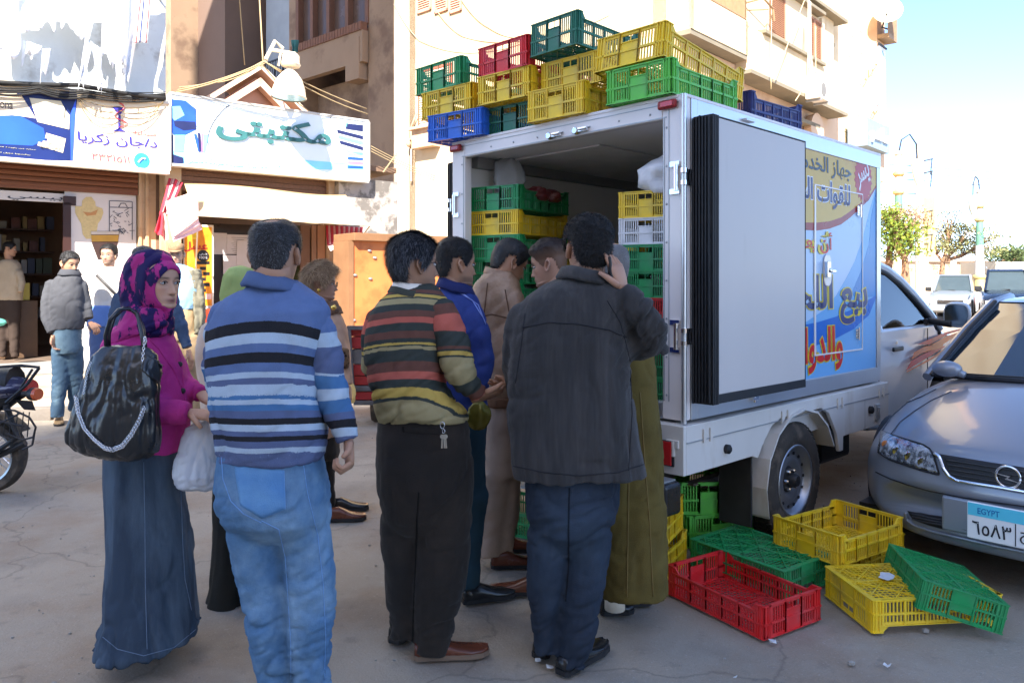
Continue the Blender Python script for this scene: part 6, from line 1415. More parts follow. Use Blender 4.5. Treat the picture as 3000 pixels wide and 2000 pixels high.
def hair(par,H,kind='full',thick=.011,n=5000,L=.02,w=.0016,style='down',cols=((.018,.015,.013),),grey=0.0,greyc=(.30,.30,.31),lumps=.3,bald=None,fade=None,seed=1,lift=.25,fine=True,whorl=(0,-.05,.21)):
 V,F,A,Z,(nz,na)=head_surface(56 if fine else 36,90 if fine else 52,face=.0)
 m=np.clip((Z-hairline(A,kind))/1.3+.2*fbm(V*60,2),0,1)
 if bald is not None:dd=np.linalg.norm(V-np.array(bald[:3]),axis=1);m=m*np.clip((dd-bald[3]*.6)/(bald[3]*.5),0,1)
 nr=nrm_rows(V-np.array([0,-.01,.115]));t=thick
 th=np.full(len(V),t)
 if fade is not None:th=t*np.clip((Z-fade[0])/(fade[1]-fade[0]),.08,1)
 d=(.0012+th*np.clip(m,0,1)**.6*(1+lumps*fbm(V*(26 if style!='curly' else 60)+seed,3)+(.35*np.abs(fbm(V*85+seed,2))if style=='curly' else 0)))
 S_=V+nr*d[:,None];keep=[f for f in F if min(m[i]for i in f)>0.02]
 used=np.unique(np.array(keep).ravel());idx=-np.ones(len(V),int);idx[used]=np.arange(len(used));b=MB()
 b.add(hx(H,S_[used]),[tuple(idx[i]for i in f)for f in keep])
 rs=np.random.RandomState(seed);cols=np.array(cols,float);ns=len(used)
 shell_c=cols[0]*np.ones((ns,3));fa=None
 if fade is not None:fa=np.clip((V[used,2]*100-fade[0])/(fade[1]-fade[0]),0,1)[:,None];shell_c=shell_c*(.35+.65*fa)+np.array(SKIN)*.33*(1-fa)
 if grey:gq=np.clip(grey*(1+fbm(V[used]*40,2)),0,1)[:,None];shell_c=shell_c*(1-gq)+np.array(greyc)*gq*.55
 fk=np.array(keep);ctr=S_[fk].mean(1);mm=m[fk].mean(1)*(th[fk].mean(1)/t);ar=np.linalg.norm(np.cross(S_[fk[:,1]]-S_[fk[:,0]],S_[fk[:,3]]-S_[fk[:,0]]),axis=1)
 pr_=ar*np.clip(mm,.05,1);pr_/=pr_.sum();pick=rs.choice(len(fk),n,p=pr_)
 a_,b_=rs.rand(n,1),rs.rand(n,1);q=S_[fk[pick]];base=(q[:,0]*(1-a_)+q[:,1]*a_)*(1-b_)+(q[:,3]*(1-a_)+q[:,2]*a_)*b_
 nn=nrm_rows(base-np.array([0,-.01,.115]));wv=base-np.array(whorl)
 if style=='down':t_=wv+rs.randn(n,3)*.04
 elif style=='side':t_=np.array([.6,-.55,-.55])*.1+wv*.4+rs.randn(n,3)*.02
 else:t_=rs.randn(n,3)*.1
 t_=t_-nn*np.sum(t_*nn,1,keepdims=True);t_=nrm_rows(t_);t_=nrm_rows(t_+nn*(lift*(.4+rs.rand(n,1))))
 Ls=L*(.6+.6*rs.rand(n,1))*np.clip(mm[pick],.2,1)[:,None];sd=nrm_rows(np.cross(t_,nn)+1e-6)
 ww=w*(.7+.6*rs.rand(n,1));v0=base-sd*ww/2-nn*.001;v1=base+sd*ww/2-nn*.001;v2=base+t_*Ls+nn*.0005
 if style=='curly':v2=v2-nn*Ls*.1
 TV=np.stack([v0,v1,v2],1).reshape(-1,3);b.add(hx(H,TV),[(3*i,3*i+1,3*i+2)for i in range(n)])
 sc_=cols[rs.randint(0,len(cols),n)]*(.7+.8*rs.rand(n,1))
 if grey:gm_=rs.rand(n)<grey;sc_[gm_]=np.array(greyc)*(.6+.6*rs.rand(gm_.sum(),1))
 if fade is not None:fz=np.clip((base[:,2:3]*100-fade[0])/(fade[1]-fade[0]),0,1);sc_=sc_*(.4+.6*fz)+np.array(SKIN)*.2*(1-fz)
 o=b.build('hair',attr_mat('hair',.5,.0,100,.05,spec=.35),par,smooth=True)
 c=np.ones((b.n,4));c[:ns,:3]=shell_c;c[ns:,:3]=np.repeat(sc_,3,0);at=o.data.attributes.new('Col','FLOAT_COLOR','POINT');at.data.foreach_set('color',c.astype(np.float32).ravel())
 return o
def nrm_rows(a):return a/np.maximum(np.linalg.norm(a,axis=1,keepdims=True),1e-9)
def shoe(par,x,y,ang,m,L=.29,h=.10,w=.095,Y=None,sole=None,z=0.0,name='shoe'):
 """(x,y): photo place of the heel's ground point; ang: heading, 0 right, 90 away"""
 p=G(x,y,z)if Y is None else P(x,y,Y)*V3(1,1,0)+V3(0,0,z);d=V3(math.cos(R(ang)),math.sin(R(ang)),0);s=V3(-d[1],d[0],0);b=MB();rings=[]
 for t,ww,hh,lift in((0,.50,.62,.012),(.04,.72,.72,.004),(.15,.80,.80,0),(.30,.80,.86,0),(.42,.84,.72,0),(.58,.96,.52,0),(.75,1.0,.42,0),(.9,.82,.34,.004),(.98,.5,.26,.01),(1.0,.2,.16,.014)):
  c=p+d*(L*t);th=np.linspace(0,2*math.pi,17)[:-1];cx=np.cos(th);sz=np.sin(th)
  zz=np.where(sz>0,.022+lift+(hh*h-.022)*np.abs(sz)**.8,.022+lift-.018*np.abs(sz)**.3);xx=np.sign(cx)*np.abs(cx)**.7*w/2*ww
  rings.append(c+np.outer(xx,s)+np.outer(zz,UP))
 b.loft(rings);o=b.build(name,m,par,smooth=True)
 b=MB();rings=[]
 for t,ww in((-.01,.5),(.04,.78),(.3,.84),(.45,.88),(.75,1.06),(.92,.86),(1.01,.3)):
  c=p+d*(L*t);rings.append([c-s*w/2*ww+UP*.001,c+s*w/2*ww+UP*.001,c+s*w/2*ww+UP*.020,c-s*w/2*ww+UP*.020])
 b.loft(rings);b.build('sole',sole or black_rub,o,fix=False);return o
def neck_t(H,x,y,Y,w=.058,dY=0.0):
 """a neck from the base of the skull to (x,y)"""
 M,c,piv=H;a=hx(H,V3(0,-.025,.055));e=P(x,y,Y+dY);mid=(a+e)/2;t=nrm(e-a)
 return[ring(q,nrm(np.cross(t,V3(0,1,.01))),nrm(np.cross(nrm(np.cross(t,V3(0,1,.01))),t)),k,k,2,20)for q,k in((a-t*.03,w*.93),(a,w),(mid,w*1.0),(e,w*1.12),(e+t*.05,w*1.3))]
def collar(par,x,y,Y,rx,ry,h,m,flare=.012,tilt=0.0,name='collar',th=.008,gap=0,rake=0.0,dY=0.0):
 c=P(x,y,Y+dY);b=MB();n=40;th_=np.arange(n)*2*math.pi/n
 def rg(r,z):return c+np.stack([np.cos(th_)*(rx+r),np.sin(th_)*(ry+r),z+np.cos(th_)*tilt+np.sin(th_)*rake+.002*np.sin(th_*5)],1)
 R_=[rg(0,0),rg(-.004,h*.5),rg(0.0,h),rg(th,h+.003),rg(th+flare*.5,h*.5),rg(th+flare,-h*.05),rg(th*.6+flare,-.012),rg(0,-.01)]
 b.loft(R_,cap=False);return b.build(name,m,par,smooth=True)
# ---- cloth materials
def cm(name,c,c2=None,rough=.9,bump=.3,bs=260,var=.10,vs=7,sheen=.0,spec=.15,**k):
 wm_=lambda q:None if q is None else tuple(min(.85,v*k+.004)for v,k in zip(q,(1.14,1.04,.90)))
 c=wm_(c);c2=wm_(c2)
 return PM('cloth_'+name,c,rough,0,var,vs,bump,bs,spec,col2=c2,sheen=sheen,**k)
denim=cm('denim_blue',srgb(78,114,156),srgb(116,148,182),c2s=5,c2lo=.42,c2hi=.66,var=.16,vs=22)
denim_d=cm('denim_dark',srgb(50,64,84),srgb(92,112,136),c2s=2.5,c2lo=.45,c2hi=.75,stretch=(2.2,2.2,.5))
navy_t=cm('navy_trousers',srgb(37,46,62),srgb(52,67,88),c2s=3,c2lo=.45,c2hi=.75)
black_t=cm('black_cord',srgb(34,31,30),srgb(50,44,40),c2s=3,c2lo=.45,c2hi=.75,sheen=.1)
cord=cm('charcoal_cord',srgb(47,48,52),srgb(64,64,68),c2s=3,c2lo=.4,c2hi=.75,sheen=.15,stretch=(5,5,.5),var=.18,vs=16)
olive=cm('olive_wool',srgb(92,82,44),srgb(80,70,38),c2s=3)
royal=cm('royal_blue',srgb(36,56,128),srgb(44,66,146),c2s=4,rough=.6,spec=.3)
beige_t=cm('taupe_trousers',srgb(158,142,134),srgb(146,130,122),c2s=4)
teal_t=cm('teal_trousers',srgb(38,62,78))
magenta=cm('magenta_coat',srgb(176,52,136),srgb(162,44,124),c2s=4,rough=.75)
leather_b=cm('tan_leather',srgb(160,136,118),srgb(122,96,76),c2s=4.5,c2lo=.42,c2hi=.66,rough=.45,spec=.4,bump=.3,bs=60)
shoe_k=PM('shoe_black',(.02,.02,.021),.22,0,.1,10,0,spec=.5);shoe_b=PM('shoe_brown',srgb(96,52,36),.25,0,.1,10,0,spec=.5)
# --- the people, each in the pose and place of the photo
Y=2.65
pe=add_person('man seen from behind in a blue striped sweater and light blue jeans',650,1657)
hd=Hm(633,582,Y,6,4,0)
torso=trow([(645,592,682,.13,.02),(662,560,706,.19,.02),(684,522,742,.24,.01),(712,500,757,.28),(760,482,757,.31),(830,478,742,.33),(900,486,742,.34),(960,492,750,.35),(1010,500,752,.35),(1036,503,748,.34),(1050,508,742,.33)],Y,2.5)
armR=limb([(700,716,46,0),(727,762,49,0),(742,815,49,.0),(752,872,46,.0),(768,925,41,-.01),(786,972,34,-.02),(799,1012,26,-.03)],Y)
armL=limb([(520,712,34,0.02),(500,770,33,.04),(496,840,33,.08),(506,890,32,.16),(530,930,28,.25),(545,950,24,.30)],Y)
c_=lambda*a:P(*a)
bt=[(c_(620,690,Y),c_(618,860,Y),.004,.007,5,9),(c_(618,860,Y),c_(622,1045,Y),.008,.014,9,5)]
def mkramp(name,Ynow,bands,per=1.0):
 return attr_mat(name,.9,.4,420,.08,20,spec=.1,stops=(per,bands))
CB,CK,CW,CG,CC=srgb(96,114,152),srgb(44,43,46),srgb(172,186,200),srgb(92,102,134),srgb(76,114,156)
bands1=[(0,CB),(.10,CK),(.160,CW),(.205,CB),(.255,CK),(.315,CB),(.350,CW),(.400,CG),(.475,CW),(.482,CC),(.530,CW),(.560,CC),(.615,CG),(.660,CK),(.705,CW),(.735,CG),(.765,CK),(.82,CG),(.86,CW),(.885,CG)]
m1=mkramp('blue_stripe_knit_torso',Y,bands1)
def imgy(v):return 639-(v[:,2]-CAM_H)/v[:,1]*FD
def sc1(v):
 X=v[:,0]/v[:,1]*FD+1176;yy=imgy(v)-np.clip(np.abs((X-612)/135),0,1.2)**2*24*np.clip((930-imgy(v))/150,-.15,1)+2.5*fbm(v*7,2)
 return np.interp(yy,[640,738,764,788,808,832,855,868,880,912,915,930,943,962,975,990,1003,1012,1028,1040],[p for p,_ in bands1])
sw=garment('sweater',[torso],m1,pe,.0085,bt,1,.006,4,sc=sc1)
def along(pts,Yp):
 C=[P(p[0],p[1],Yp+p[3])for p in pts];acc=[0]
 for a,b_ in zip(C[:-1],C[1:]):acc.append(acc[-1]+np.linalg.norm(b_-a))
 def f(v):
  best=np.full(len(v),1e9);out=np.zeros(len(v))
  for i in range(len(C)-1):
   t=C[i+1]-C[i];L=np.linalg.norm(t);t=t/L;q=v-C[i];s=q@t;u=np.clip(s,0,L);d=np.linalg.norm(q-np.outer(u,t),axis=1);k=d<best
   if i==0:u=np.minimum(s,L)
   if i==len(C)-2:u=np.maximum(s if i else s,0)
   out=np.where(k,acc[i]+u,out);best=np.where(k,d,best)
  return out
 return f
aR=[(700,716,46,0),(727,762,49,0),(742,815,49,.0),(752,872,46,.0),(768,925,41,-.01),(786,972,34,-.02),(799,1012,26,-.03)]
fa=along(aR,Y)
bandsA=[(0,CB),(.105,CW),(.150,CG),(.235,CW),(.245,CC),(.295,CW),(.330,CC),(.375,CG),(.395,CK),(.425,CW),(.450,CG),(.475,CK),(.505,CG),(.515,CW),(.530,CC)]
m1a=mkramp('blue_stripe_knit_sleeve',Y,bandsA)
def sA(v):return np.clip(fa(v)+.02+(v[:,0]-P(735,800,Y)[0])*(-.25)+.004*fbm(v*9,2),.0,.95)
P3=[P(p[0],p[1],Y+p[3])for p in aR]
bA=[(P3[0],P3[2],.004,.009,9,5),(P3[2],P3[4],.012,.010,16,5),(P3[4],P3[6],.010,.006,18,5)]
garment('sleeve',[armR],m1a,pe,.008,bA,2,.004,4,sc=sA)
garment('sleeve',[armL],m1a,pe,.010,[(P(510,740,Y),P(500,850,Y+.1),.006,.008,12,4)],3,.004,4,sc=lambda v:np.clip((P(0,690,Y)[2]-v[:,2]),0,.9))
hips=trow([(1020,510,742,.30),(1050,503,742,.32),(1090,497,748,.34),(1140,500,756,.35),(1185,516,758,.32),(1215,535,745,.24),(1240,560,720,.15)],Y,2.3)
legL=limb([(575,1170,66,0),(582,1240,62,0),(597,1330,55,0),(612,1420,51,0),(626,1500,47,.02),(640,1580,46,.04),(648,1660,44,.04)],Y)
legR=limb([(690,1170,70,0),(702,1240,65,0),(710,1320,61,0),(714,1410,56,-.01),(710,1490,50,0),(714,1560,42,0),(722,1668,44,0)],Y)
bj=[(P(575,1180,Y),P(597,1330,Y),.010,.008,8,6),(P(597,1330,Y),P(645,1640,Y),.009,.016,17,6),(P(690,1180,Y),P(710,1330,Y),.010,.008,8,6),(P(710,1330,Y),P(715,1640,Y),.009,.016,17,6),(P(620,1030,Y),P(620,1150,Y),.002,.005,5,5)]
jn=garment('jeans',[hips,legL,legR],denim,pe,.0085,bj,4,.004,3)
sti=PM('stitch_blue',srgb(112,150,196),.9,0,.1,60,.3,200)
pocket=cm('denim_pocket',srgb(80,126,182),srgb(100,146,196),c2s=9,c2lo=.4,c2hi=.7)
JT=bvh(jn)
patch(JT,[(538,1066),(590,1070),(652,1080)],[(552,1160),(602,1190),(655,1168)],'back_pocket',pocket,pe,.0025)
for pts in([(540,1072),(590,1077),(650,1086)],[(538,1066),(552,1160),(602,1190),(655,1168),(652,1080)],[(696,1058),(706,1130),(730,1230),(742,1340),(748,1460),(745,1560)],[(600,1195),(640,1215),(655,1280),(662,1380),(668,1480),(668,1560)],[(508,1040),(512,1100),(530,1150),(560,1180),(600,1200)],[(515,1040),(560,1052),(620,1055),(700,1052),(745,1040)]):
 seam(JT,pts,'stitching',sti,pe,.0016,40)
core=[[((r-r.mean(0))*.52+r.mean(0))for r in t]for t in(torso,armR,armL,hips,legL,legR)]
wr_=P(800,1012,Y-.03)
body(pe,hd,(0.42,.225,.14),core=core,neck=neck_t(hd,622,655,Y,.062),hands=[(wr_,nrm(P(802,1040,Y-.05)-wr_),(-.9,-.3,.1),dict(L=.18,curl=1.15,side=-1,thumb=1.2)),(P(547,955,Y+.31),(.4,.8,-.3),(0,0,1),dict(L=.17,curl=.8))],eyes=False)
hair(pe,hd,'full',.0075,9000,.011,.0016,'down',((.022,.02,.02),(.035,.03,.03)),grey=.20,greyc=(.17,.17,.18),lumps=.15,seed=3,bald=(0.0,-.045,.225,.045),lift=.35)
collar(pe,626,660,Y,.075,.082,.036,cm('collar_blue',srgb(78,98,142)),.022,tilt=-.014,rake=-.01,dY=.01,th=.009)
shoe(pe,650,1700,92,shoe_k,.25);shoe(pe,720,1710,92,shoe_k,.25)
Y=3.08
pw=add_person('woman in a magenta coat, patterned magenta and navy headscarf and long denim skirt',345,1515)
hw_=Hm(360,648,Y-.02,116,2,0,.97)
skirt=trow([(985,250,404,.26),(1040,247,402,.29),(1100,250,408,.32),(1180,254,424,.34),(1260,256,440,.36),(1330,254,444,.38),(1390,246,450,.41),(1440,235,456,.45,0,.05),(1465,230,460,.48,0,.10)],Y,2.1)
bsk=[(P(325,1000,Y),P(325,1250,Y),.004,.010,2.2,9),(P(325,1250,Y),P(345,1480,Y),.012,.024,2.0,9)]
skt=garment('skirt',[skirt],denim_d,pw,.010,bsk,5,.004,3)
ST=bvh(skt);stg=PM('stitch_grey',srgb(104,120,140),.9,0,.1,60)
for pts in([(330,1060),(333,1200),(334,1350),(338,1490)],[(415,1110),(420,1250),(425,1330),(440,1400)],[(236,1462),(270,1490),(330,1505),(400,1486),(455,1440)]):seam(ST,pts,'stitching',stg,pw,.0016,40)
coat_t=trow([(735,286,372,.16),(760,256,388,.20),(790,240,402,.24),(840,240,420,.27),(900,246,432,.29),(950,250,436,.30),(1000,250,426,.31),(1036,250,420,.32)],Y,2.3)
a1=[(285,800,44,-.05),(288,850,45,-.08),(300,905,44,-.11),(332,935,38,-.13),(385,945,32,-.13),(436,948,26,-.13)]
a2=[(380,800,30,.08),(405,850,30,.10),(425,885,26,.06),(462,905,20,0)]
bc=[(P(330,760,Y),P(335,1030,Y),.003,.009,6,6),(P(285,800,Y),P(300,905,Y-.1),.004,.010,10,4),(P(300,905,Y-.1),P(436,948,Y-.13),.014,.006,18,4)]
ct=garment('coat',[coat_t,limb(a1,Y),limb(a2,Y)],magenta,pw,.0085,bc,6,.004,3)
CT=bvh(ct)
seam(CT,[(340,775),(365,800),(385,830),(400,850),(418,890)],'coat_edge',magenta,pw,.004,30);seam(CT,[(405,760),(418,850),(428,950),(426,1030)],'coat_edge',magenta,pw,.003,30)
for(x,y)in((413,836),(420,897)):
 h=CT.ray_cast(Vector((0,0,CAM_H)),Vector(((x-1176)/FD,1,(639-y)/FD)).normalized())
 if h[0]is not None:b=MB();b.lathe([(.011,0),(.011,.006),(.008,.008)],np.array(h[0]),(0.3,-.9,0),14);b.build('button',black_pl,pw,smooth='auto')
core=[[((r-r.mean(0))*.52+r.mean(0))for r in t]for t in(skirt[:6],coat_t,limb(a1,Y),limb(a2,Y))]
wr1=P(437,948,Y-.13);wr2=P(462,905,Y)
body(pw,hw_,(0.56,.32,.21),veil=True,core=core,neck=neck_t(hw_,345,720,Y,.05),male=.3,lips=(.36,.13,.11),brow=.8,hands=[(wr1,(.97,-.05,-.12),(.1,.2,-1),dict(L=.172,curl=.62,side=-1,thumb=.8)),(wr2,(.85,-.5,-.25),(0,.3,-1),dict(L=.165,curl=.7,side=1))])
scarf_m=PM('scarf_magenta',srgb(172,48,118),.7,0,.08,8,.25,300,.2,col2=srgb(38,28,76),c2s=17,c2lo=.485,c2hi=.515,stretch=(1.0,1.0,.42))
Vh,Fh,Ah,Zh,sh_=head_surface(56,90,face=0)
capr=[]
hc=P(340,632,Y+.0)
def sring(x,y,a,b_,tilt=0,dY=0):return ring(P(x,y,Y+dY),nrm((1,0,tilt)),V3(0,1,-.1),a/FD*Y,b_,2.1,30)
wrap=[sring(356,572,12,.03,0,.02),sring(354,577,32,.07,0,.02),sring(350,591,45,.095,0,.02),sring(344,615,53,.108,.0,.03),sring(336,645,55,.110,0,.035),sring(332,672,54,.105,0,.035),sring(331,700,52,.10,0,.03),sring(333,728,52,.10,0,.01),sring(332,752,60,.11,-.1,0),sring(318,775,72,.125,.1,-.0),sring(300,792,66,.12,.35,-.0),sring(290,806,52,.10,.45,0)]
wrap2=[sring(350,705,36,.07,0,-.03),sring(356,725,38,.085,0,-.03),sring(360,748,38,.09,0,-.03),sring(352,768,38,.09,0,-.03),sring(345,780,20,.05,0,-.03)]
bsc=[(P(345,590,Y),P(335,700,Y),.004,.006,8,12),(P(340,700,Y),P(350,775,Y),.010,.012,20,6),(P(300,730,Y),P(270,800,Y),.008,.010,18,6)]
sf=garment('headscarf',[wrap,wrap2],scarf_m,pw,.008,bsc,7,.002,3)
def ysurf(x,z):
 z=np.clip(z,.5,22.8);YF=np.interp(z,HP[:,0],HP[:,1]);HW_=np.interp(z,HP[:,0],HP[:,3]);q=np.clip(abs(x)/HW_,0,.985);return-.8+(1-q**2.25)**(1/2.25)*(YF+.8)
b=MB();ov=[[]for _ in range(6)]
for t in np.linspace(0,2*math.pi,49)[:-1]:
 for k,(s_,dy)in enumerate(((.97,-.2),(1.0,.75),(1.08,1.1),(1.2,1.15),(1.34,1.0),(1.5,-.2))):
  xx=5.7*math.cos(t)*s_;zz=9.6+(7.6 if math.sin(t)>0 else 8.6)*math.sin(t)*s_;lat=max(0,abs(xx)-6.6)
  y_=ysurf(xx,zz)+dy-.9*lat;sg=1 if xx>0 else-1;ov[k].append(hx(hw_,V3(sg*min(abs(xx),7.2+.35*dy),y_,zz)/100))
b.loft([np.array(o_)for o_ in ov],cap=False);b.build('scarf_edge',scarf_m,pw,smooth=True)
v=mco(sf.data);M_,c_w,piv=hw_
loc=(v-c_w)@np.linalg.inv(M_).T+piv
loc[:,1]=np.where((np.abs(loc[:,2]-.10)<.10),loc[:,1],loc[:,1])
w_=np.stack([loc[:,0]/.082,(loc[:,1]+.008)/.104,(loc[:,2]-.118)/.124],1);r_=np.linalg.norm(w_,axis=1);up_=loc[:,2]>.02
k_=np.where(up_&(r_<1.0),1.0/np.maximum(r_,.3),1.0)[:,None];ctr0=np.array([0,-.008,.118]);loc=(loc-ctr0)*k_+ctr0
face_=((loc[:,0]/.066)**2+((loc[:,2]-.094)/.088)**2<1)&(loc[:,1]>.0);loc[face_,1]=np.minimum(loc[face_,1],.03)
v2=(loc-piv)@M_.T+c_w;sf.data.vertices.foreach_set('co',v2.ravel());sf.data.update()
bag=empty('handbag',P(260,950,Y-.25),'large black leather handbag with a chain, hanging from the woman\'s shoulder','handbag')
blk=PM('black_leather',(.016,.017,.019),.30,0,.2,9,.3,26,spec=.6,coat=.25)
YB=Y-.24
bagt=trow([(792,236,330,.04),(812,212,362,.07),(850,196,368,.12),(900,182,371,.15),(950,164,371,.17),(990,150,372,.17),(1015,150,370,.16),(1040,176,362,.13),(1055,225,335,.07)],YB,2.2)
bo=garment('bag_body',[bagt],blk,bag,.008,[(P(270,800,YB),P(262,930,YB),.006,.014,1.6,16),(P(262,930,YB),P(255,1050,YB),.016,.006,2.0,16)],11,.006,2)
b=MB()
def bag_px(pts,dy=-.09):return[P(x,y,YB+dy)for x,y in pts]
b.tube([P(244,795,YB),P(242,770,YB),P(252,735,YB-.03),P(272,712,YB+.0),P(296,708,YB+.06),P(316,722,YB+.07),P(325,760,YB+.0),P(330,800,YB-.03)],.0075,8);b.tube([P(250,795,YB+.02),P(250,765,YB+.03),P(262,728,YB+.02),P(284,708,YB+.06),P(310,715,YB+.09),P(328,750,YB+.05),P(334,800,YB-.0)],.0075,8)
b.build('bag_strap',blk,bag,smooth=True)
BT=bvh(bo)
patch(BT,[(328,812),(350,822),(374,838)],[(325,850),(345,868),(362,880)],'bag_flap',blk,bag,.006,.006)
def chain(pts,r,name,par,m,n,Yc,tgt=None):
 b=MB();L=[]
 for a,c in zip(pts[:-1],pts[1:]):L.append(math.hypot(c[0]-a[0],c[1]-a[1]))
 tot=sum(L)
 for k in range(n):
  s=tot*k/n;i=0
  while s>L[i]:s-=L[i];i+=1
  f=s/L[i];x=pts[i][0]*(1-f)+pts[i+1][0]*f;y=pts[i][1]*(1-f)+pts[i+1][1]*f;dx,dy=pts[i+1][0]-pts[i][0],pts[i+1][1]-pts[i][1];l_=math.hypot(dx,dy)
  q=P(x,y,Yc)
  if tgt is not None:
   h=tgt.ray_cast(Vector((0,0,CAM_H)),Vector(((x-1176)/FD,1,(639-y)/FD)).normalized())
   if h[0]is not None:q=np.array(h[0])+V3(0,-.008,0)
  t=V3(dx/l_,0,-dy/l_);u=V3(-t[2],0,t[0])if k%2 else V3(0,1,0);u=nrm(u+.3*V3(0,1,0))if k%2 else nrm(u+.5*V3(-t[2],0,t[0]))
  b.tube([q+t*r*1.35*math.cos(a)+u*r*math.sin(a)for a in np.linspace(0,2*math.pi,9)],r*.28,5,cap=False)
 o=b.build(name,m,par,smooth=True);o['kind']='stuff';return o
chm=PM('bright_chain',(.75,.75,.77),.15,1.0,.05)
chn=[(179,915),(184,950),(198,985),(220,1010),(245,1030),(262,1034),(285,1025),(305,1000),(322,970),(336,935)]
chain(chn,.005,'bag_chain',bag,chm,74,YB-.09,BT);chain([(x-3,y-4)for x,y in chn],.005,'bag_chain',bag,chm,74,YB-.09,BT)
chain([(194,905),(202,860),(212,830)],.004,'bag_chain',bag,chm,20,YB-.09,BT)
chain([(327,830),(330,800),(333,775),(334,790)],.0055,'bag_ring',bag,chm,12,YB-.07)
pb=empty('shopping_bag',P(450,1040,2.98),'full white plastic carrier bag held by the woman in magenta','shopping bag')
pbm=PM('carrier_plastic',srgb(208,214,224),.35,0,.04,5,.35,22,spec=.5,alpha=.9)
YPb=2.97
cbt=trow([(968,446,474,.02),(985,424,486,.05),(1010,412,498,.10),(1050,400,503,.14),(1090,396,505,.16),(1115,404,502,.14),(1126,418,492,.09)],YPb,2.1)
hd1=limb([(434,1000,6,0),(446,970,5,0),(462,952,4,0)],YPb);hd2=limb([(484,1000,6,0),(476,970,5,0),(466,950,4,0)],YPb)
garment('bag_body',[cbt,hd1,hd2],pbm,pb,.006,[(P(450,970,YPb),P(448,1060,YPb),.006,.012,3,20),(P(448,1060,YPb),P(450,1125,YPb),.008,.006,10,12)],13,.006,1)
Y=3.15
pb3=add_person('man in a striped green, coral and beige sweater, dark trousers with keys at his belt',985,1500)
hd=Hm(950,606,Y,60,2,0,1.02)
DG,CO,BE,YL,BR_=srgb(62,66,62),srgb(184,98,84),srgb(158,144,106),srgb(190,160,84),srgb(106,72,62)
bands3=[(0,DG),(.04,BR_),(.055,DG),(.065,YL),(.085,DG),(.095,BE),(.150,DG),(.235,BR_),(.300,CO),(.400,DG),(.480,BR_),(.50,DG),(.51,YL),(.53,DG),(.545,BE),(.66,DG),(.74,BR_),(.80,CO),(.86,DG),(.90,YL),(.915,DG),(.93,BE)]
m3=mkramp('earth_stripe_knit',Y,bands3)
t3=trow([(650,912,996,.13),(668,895,1016,.18),(690,872,1030,.23),(720,850,1034,.27),(770,838,1028,.30),(830,838,1022,.32),(880,848,1030,.34),(920,862,1058,.35),(950,868,1078,.34),(966,872,1080,.30)],Y,2.4)
def sc3(v):
 X=v[:,0]/v[:,1]*FD+1176;i=imgy(v);yy=i-np.clip((X-945)/90,-1.2,1.2)**2*10+np.clip((X-960)/100,0,1)*(-26)*np.clip((i-880)/80,0,1)+2*fbm(v*7,2)
 return np.interp(yy,[640,664,672,675,682,685,698,712,728,740,758,778,786,790,795,800,828,852,868,888,912,934],np.array([p for p,_ in bands3][:21]+[.965]))
s3=garment('sweater',[t3],m3,pb3,.0085,[(P(940,680,Y),P(940,830,Y),.004,.008,5,7),(P(940,830,Y),P(960,960,Y),.012,.018,13,4)],21,.005,3,sc=sc3)
a3=[(1006,705,40,-.04),(1026,750,44,-.06),(1040,800,45,-.08),(1054,850,41,-.10),(1078,886,32,-.08),(1102,904,23,-.05)]
f3=along(a3,Y)
bands3a=[(0,DG),(.04,BR_),(.085,CO),(.145,DG),(.205,BR_),(.215,DG),(.225,YL),(.242,DG),(.25,BE),(.325,DG),(.375,BR_),(.40,CO),(.445,DG),(.47,YL),(.48,DG),(.49,BE),(.505,DG)]
m3a=mkramp('earth_stripe_sleeve',Y,bands3a)
garment('sleeve',[limb(a3,Y)],m3a,pb3,.008,[(P(1010,710,Y-.05),P(1045,800,Y-.08),.004,.008,9,4),(P(1045,800,Y-.08),P(1100,904,Y-.05),.014,.008,17,4)],22,.004,3,sc=lambda v:np.clip(f3(v)+.03-(v[:,0]-P(1030,780,Y)[0])*.25,0,.95))
a3b=[(870,725,30,.02),(856,775,28,.03),(856,840,28,.08),(880,880,25,.18),(930,900,22,.28)]
garment('sleeve',[limb(a3b,Y)],m3a,pb3,.011,[(P(870,725,Y),P(856,840,Y),.004,.006,9,4)],23,.003,3,sc=lambda v:np.clip((P(0,690,Y)[2]-v[:,2])*1.05,0,.9))
h3=trow([(955,868,1074,.28),(1000,864,1082,.31),(1060,862,1086,.33),(1120,866,1086,.33),(1180,876,1080,.29),(1210,890,1066,.22),(1235,905,1050,.14)],Y,2.3)
l3a=limb([(920,1180,50,0),(922,1250,47,0),(925,1340,42,0),(925,1420,37,0),(926,1465,37,0)],Y);l3b=limb([(1022,1180,62,-.02),(1016,1260,66,-.02),(1006,1350,63,-.03),(996,1430,52,-.03),(990,1492,44,-.03)],Y)
tr3=garment('trousers',[h3,l3a,l3b],black_t,pb3,.009,[(P(925,1180,Y),P(925,1330,Y),.006,.006,6,6),(P(925,1330,Y),P(925,1470,Y),.008,.016,12,5),(P(1020,1180,Y),P(1010,1340,Y),.008,.008,5,6),(P(1010,1340,Y),P(990,1500,Y),.010,.016,10,5)],24,.005,3)
TT=bvh(tr3);sk_=cm('seam_black',srgb(20,19,19));seam(TT,[(962,1130),(958,1200),(955,1300),(950,1400),(948,1470)],'inner_seam',sk_,pb3,.004,40,-.001);patch(TT,[(925,978),(965,980),(1010,984)],[(926,992),(965,995),(1010,998)],'pocket_flap',cm('black_flap',srgb(34,31,30)),pb3,.003)
kb=empty('key_bunch',P(1016,1000,Y-.2),'bunch of keys clipped to the dark trousers\' belt','keys')
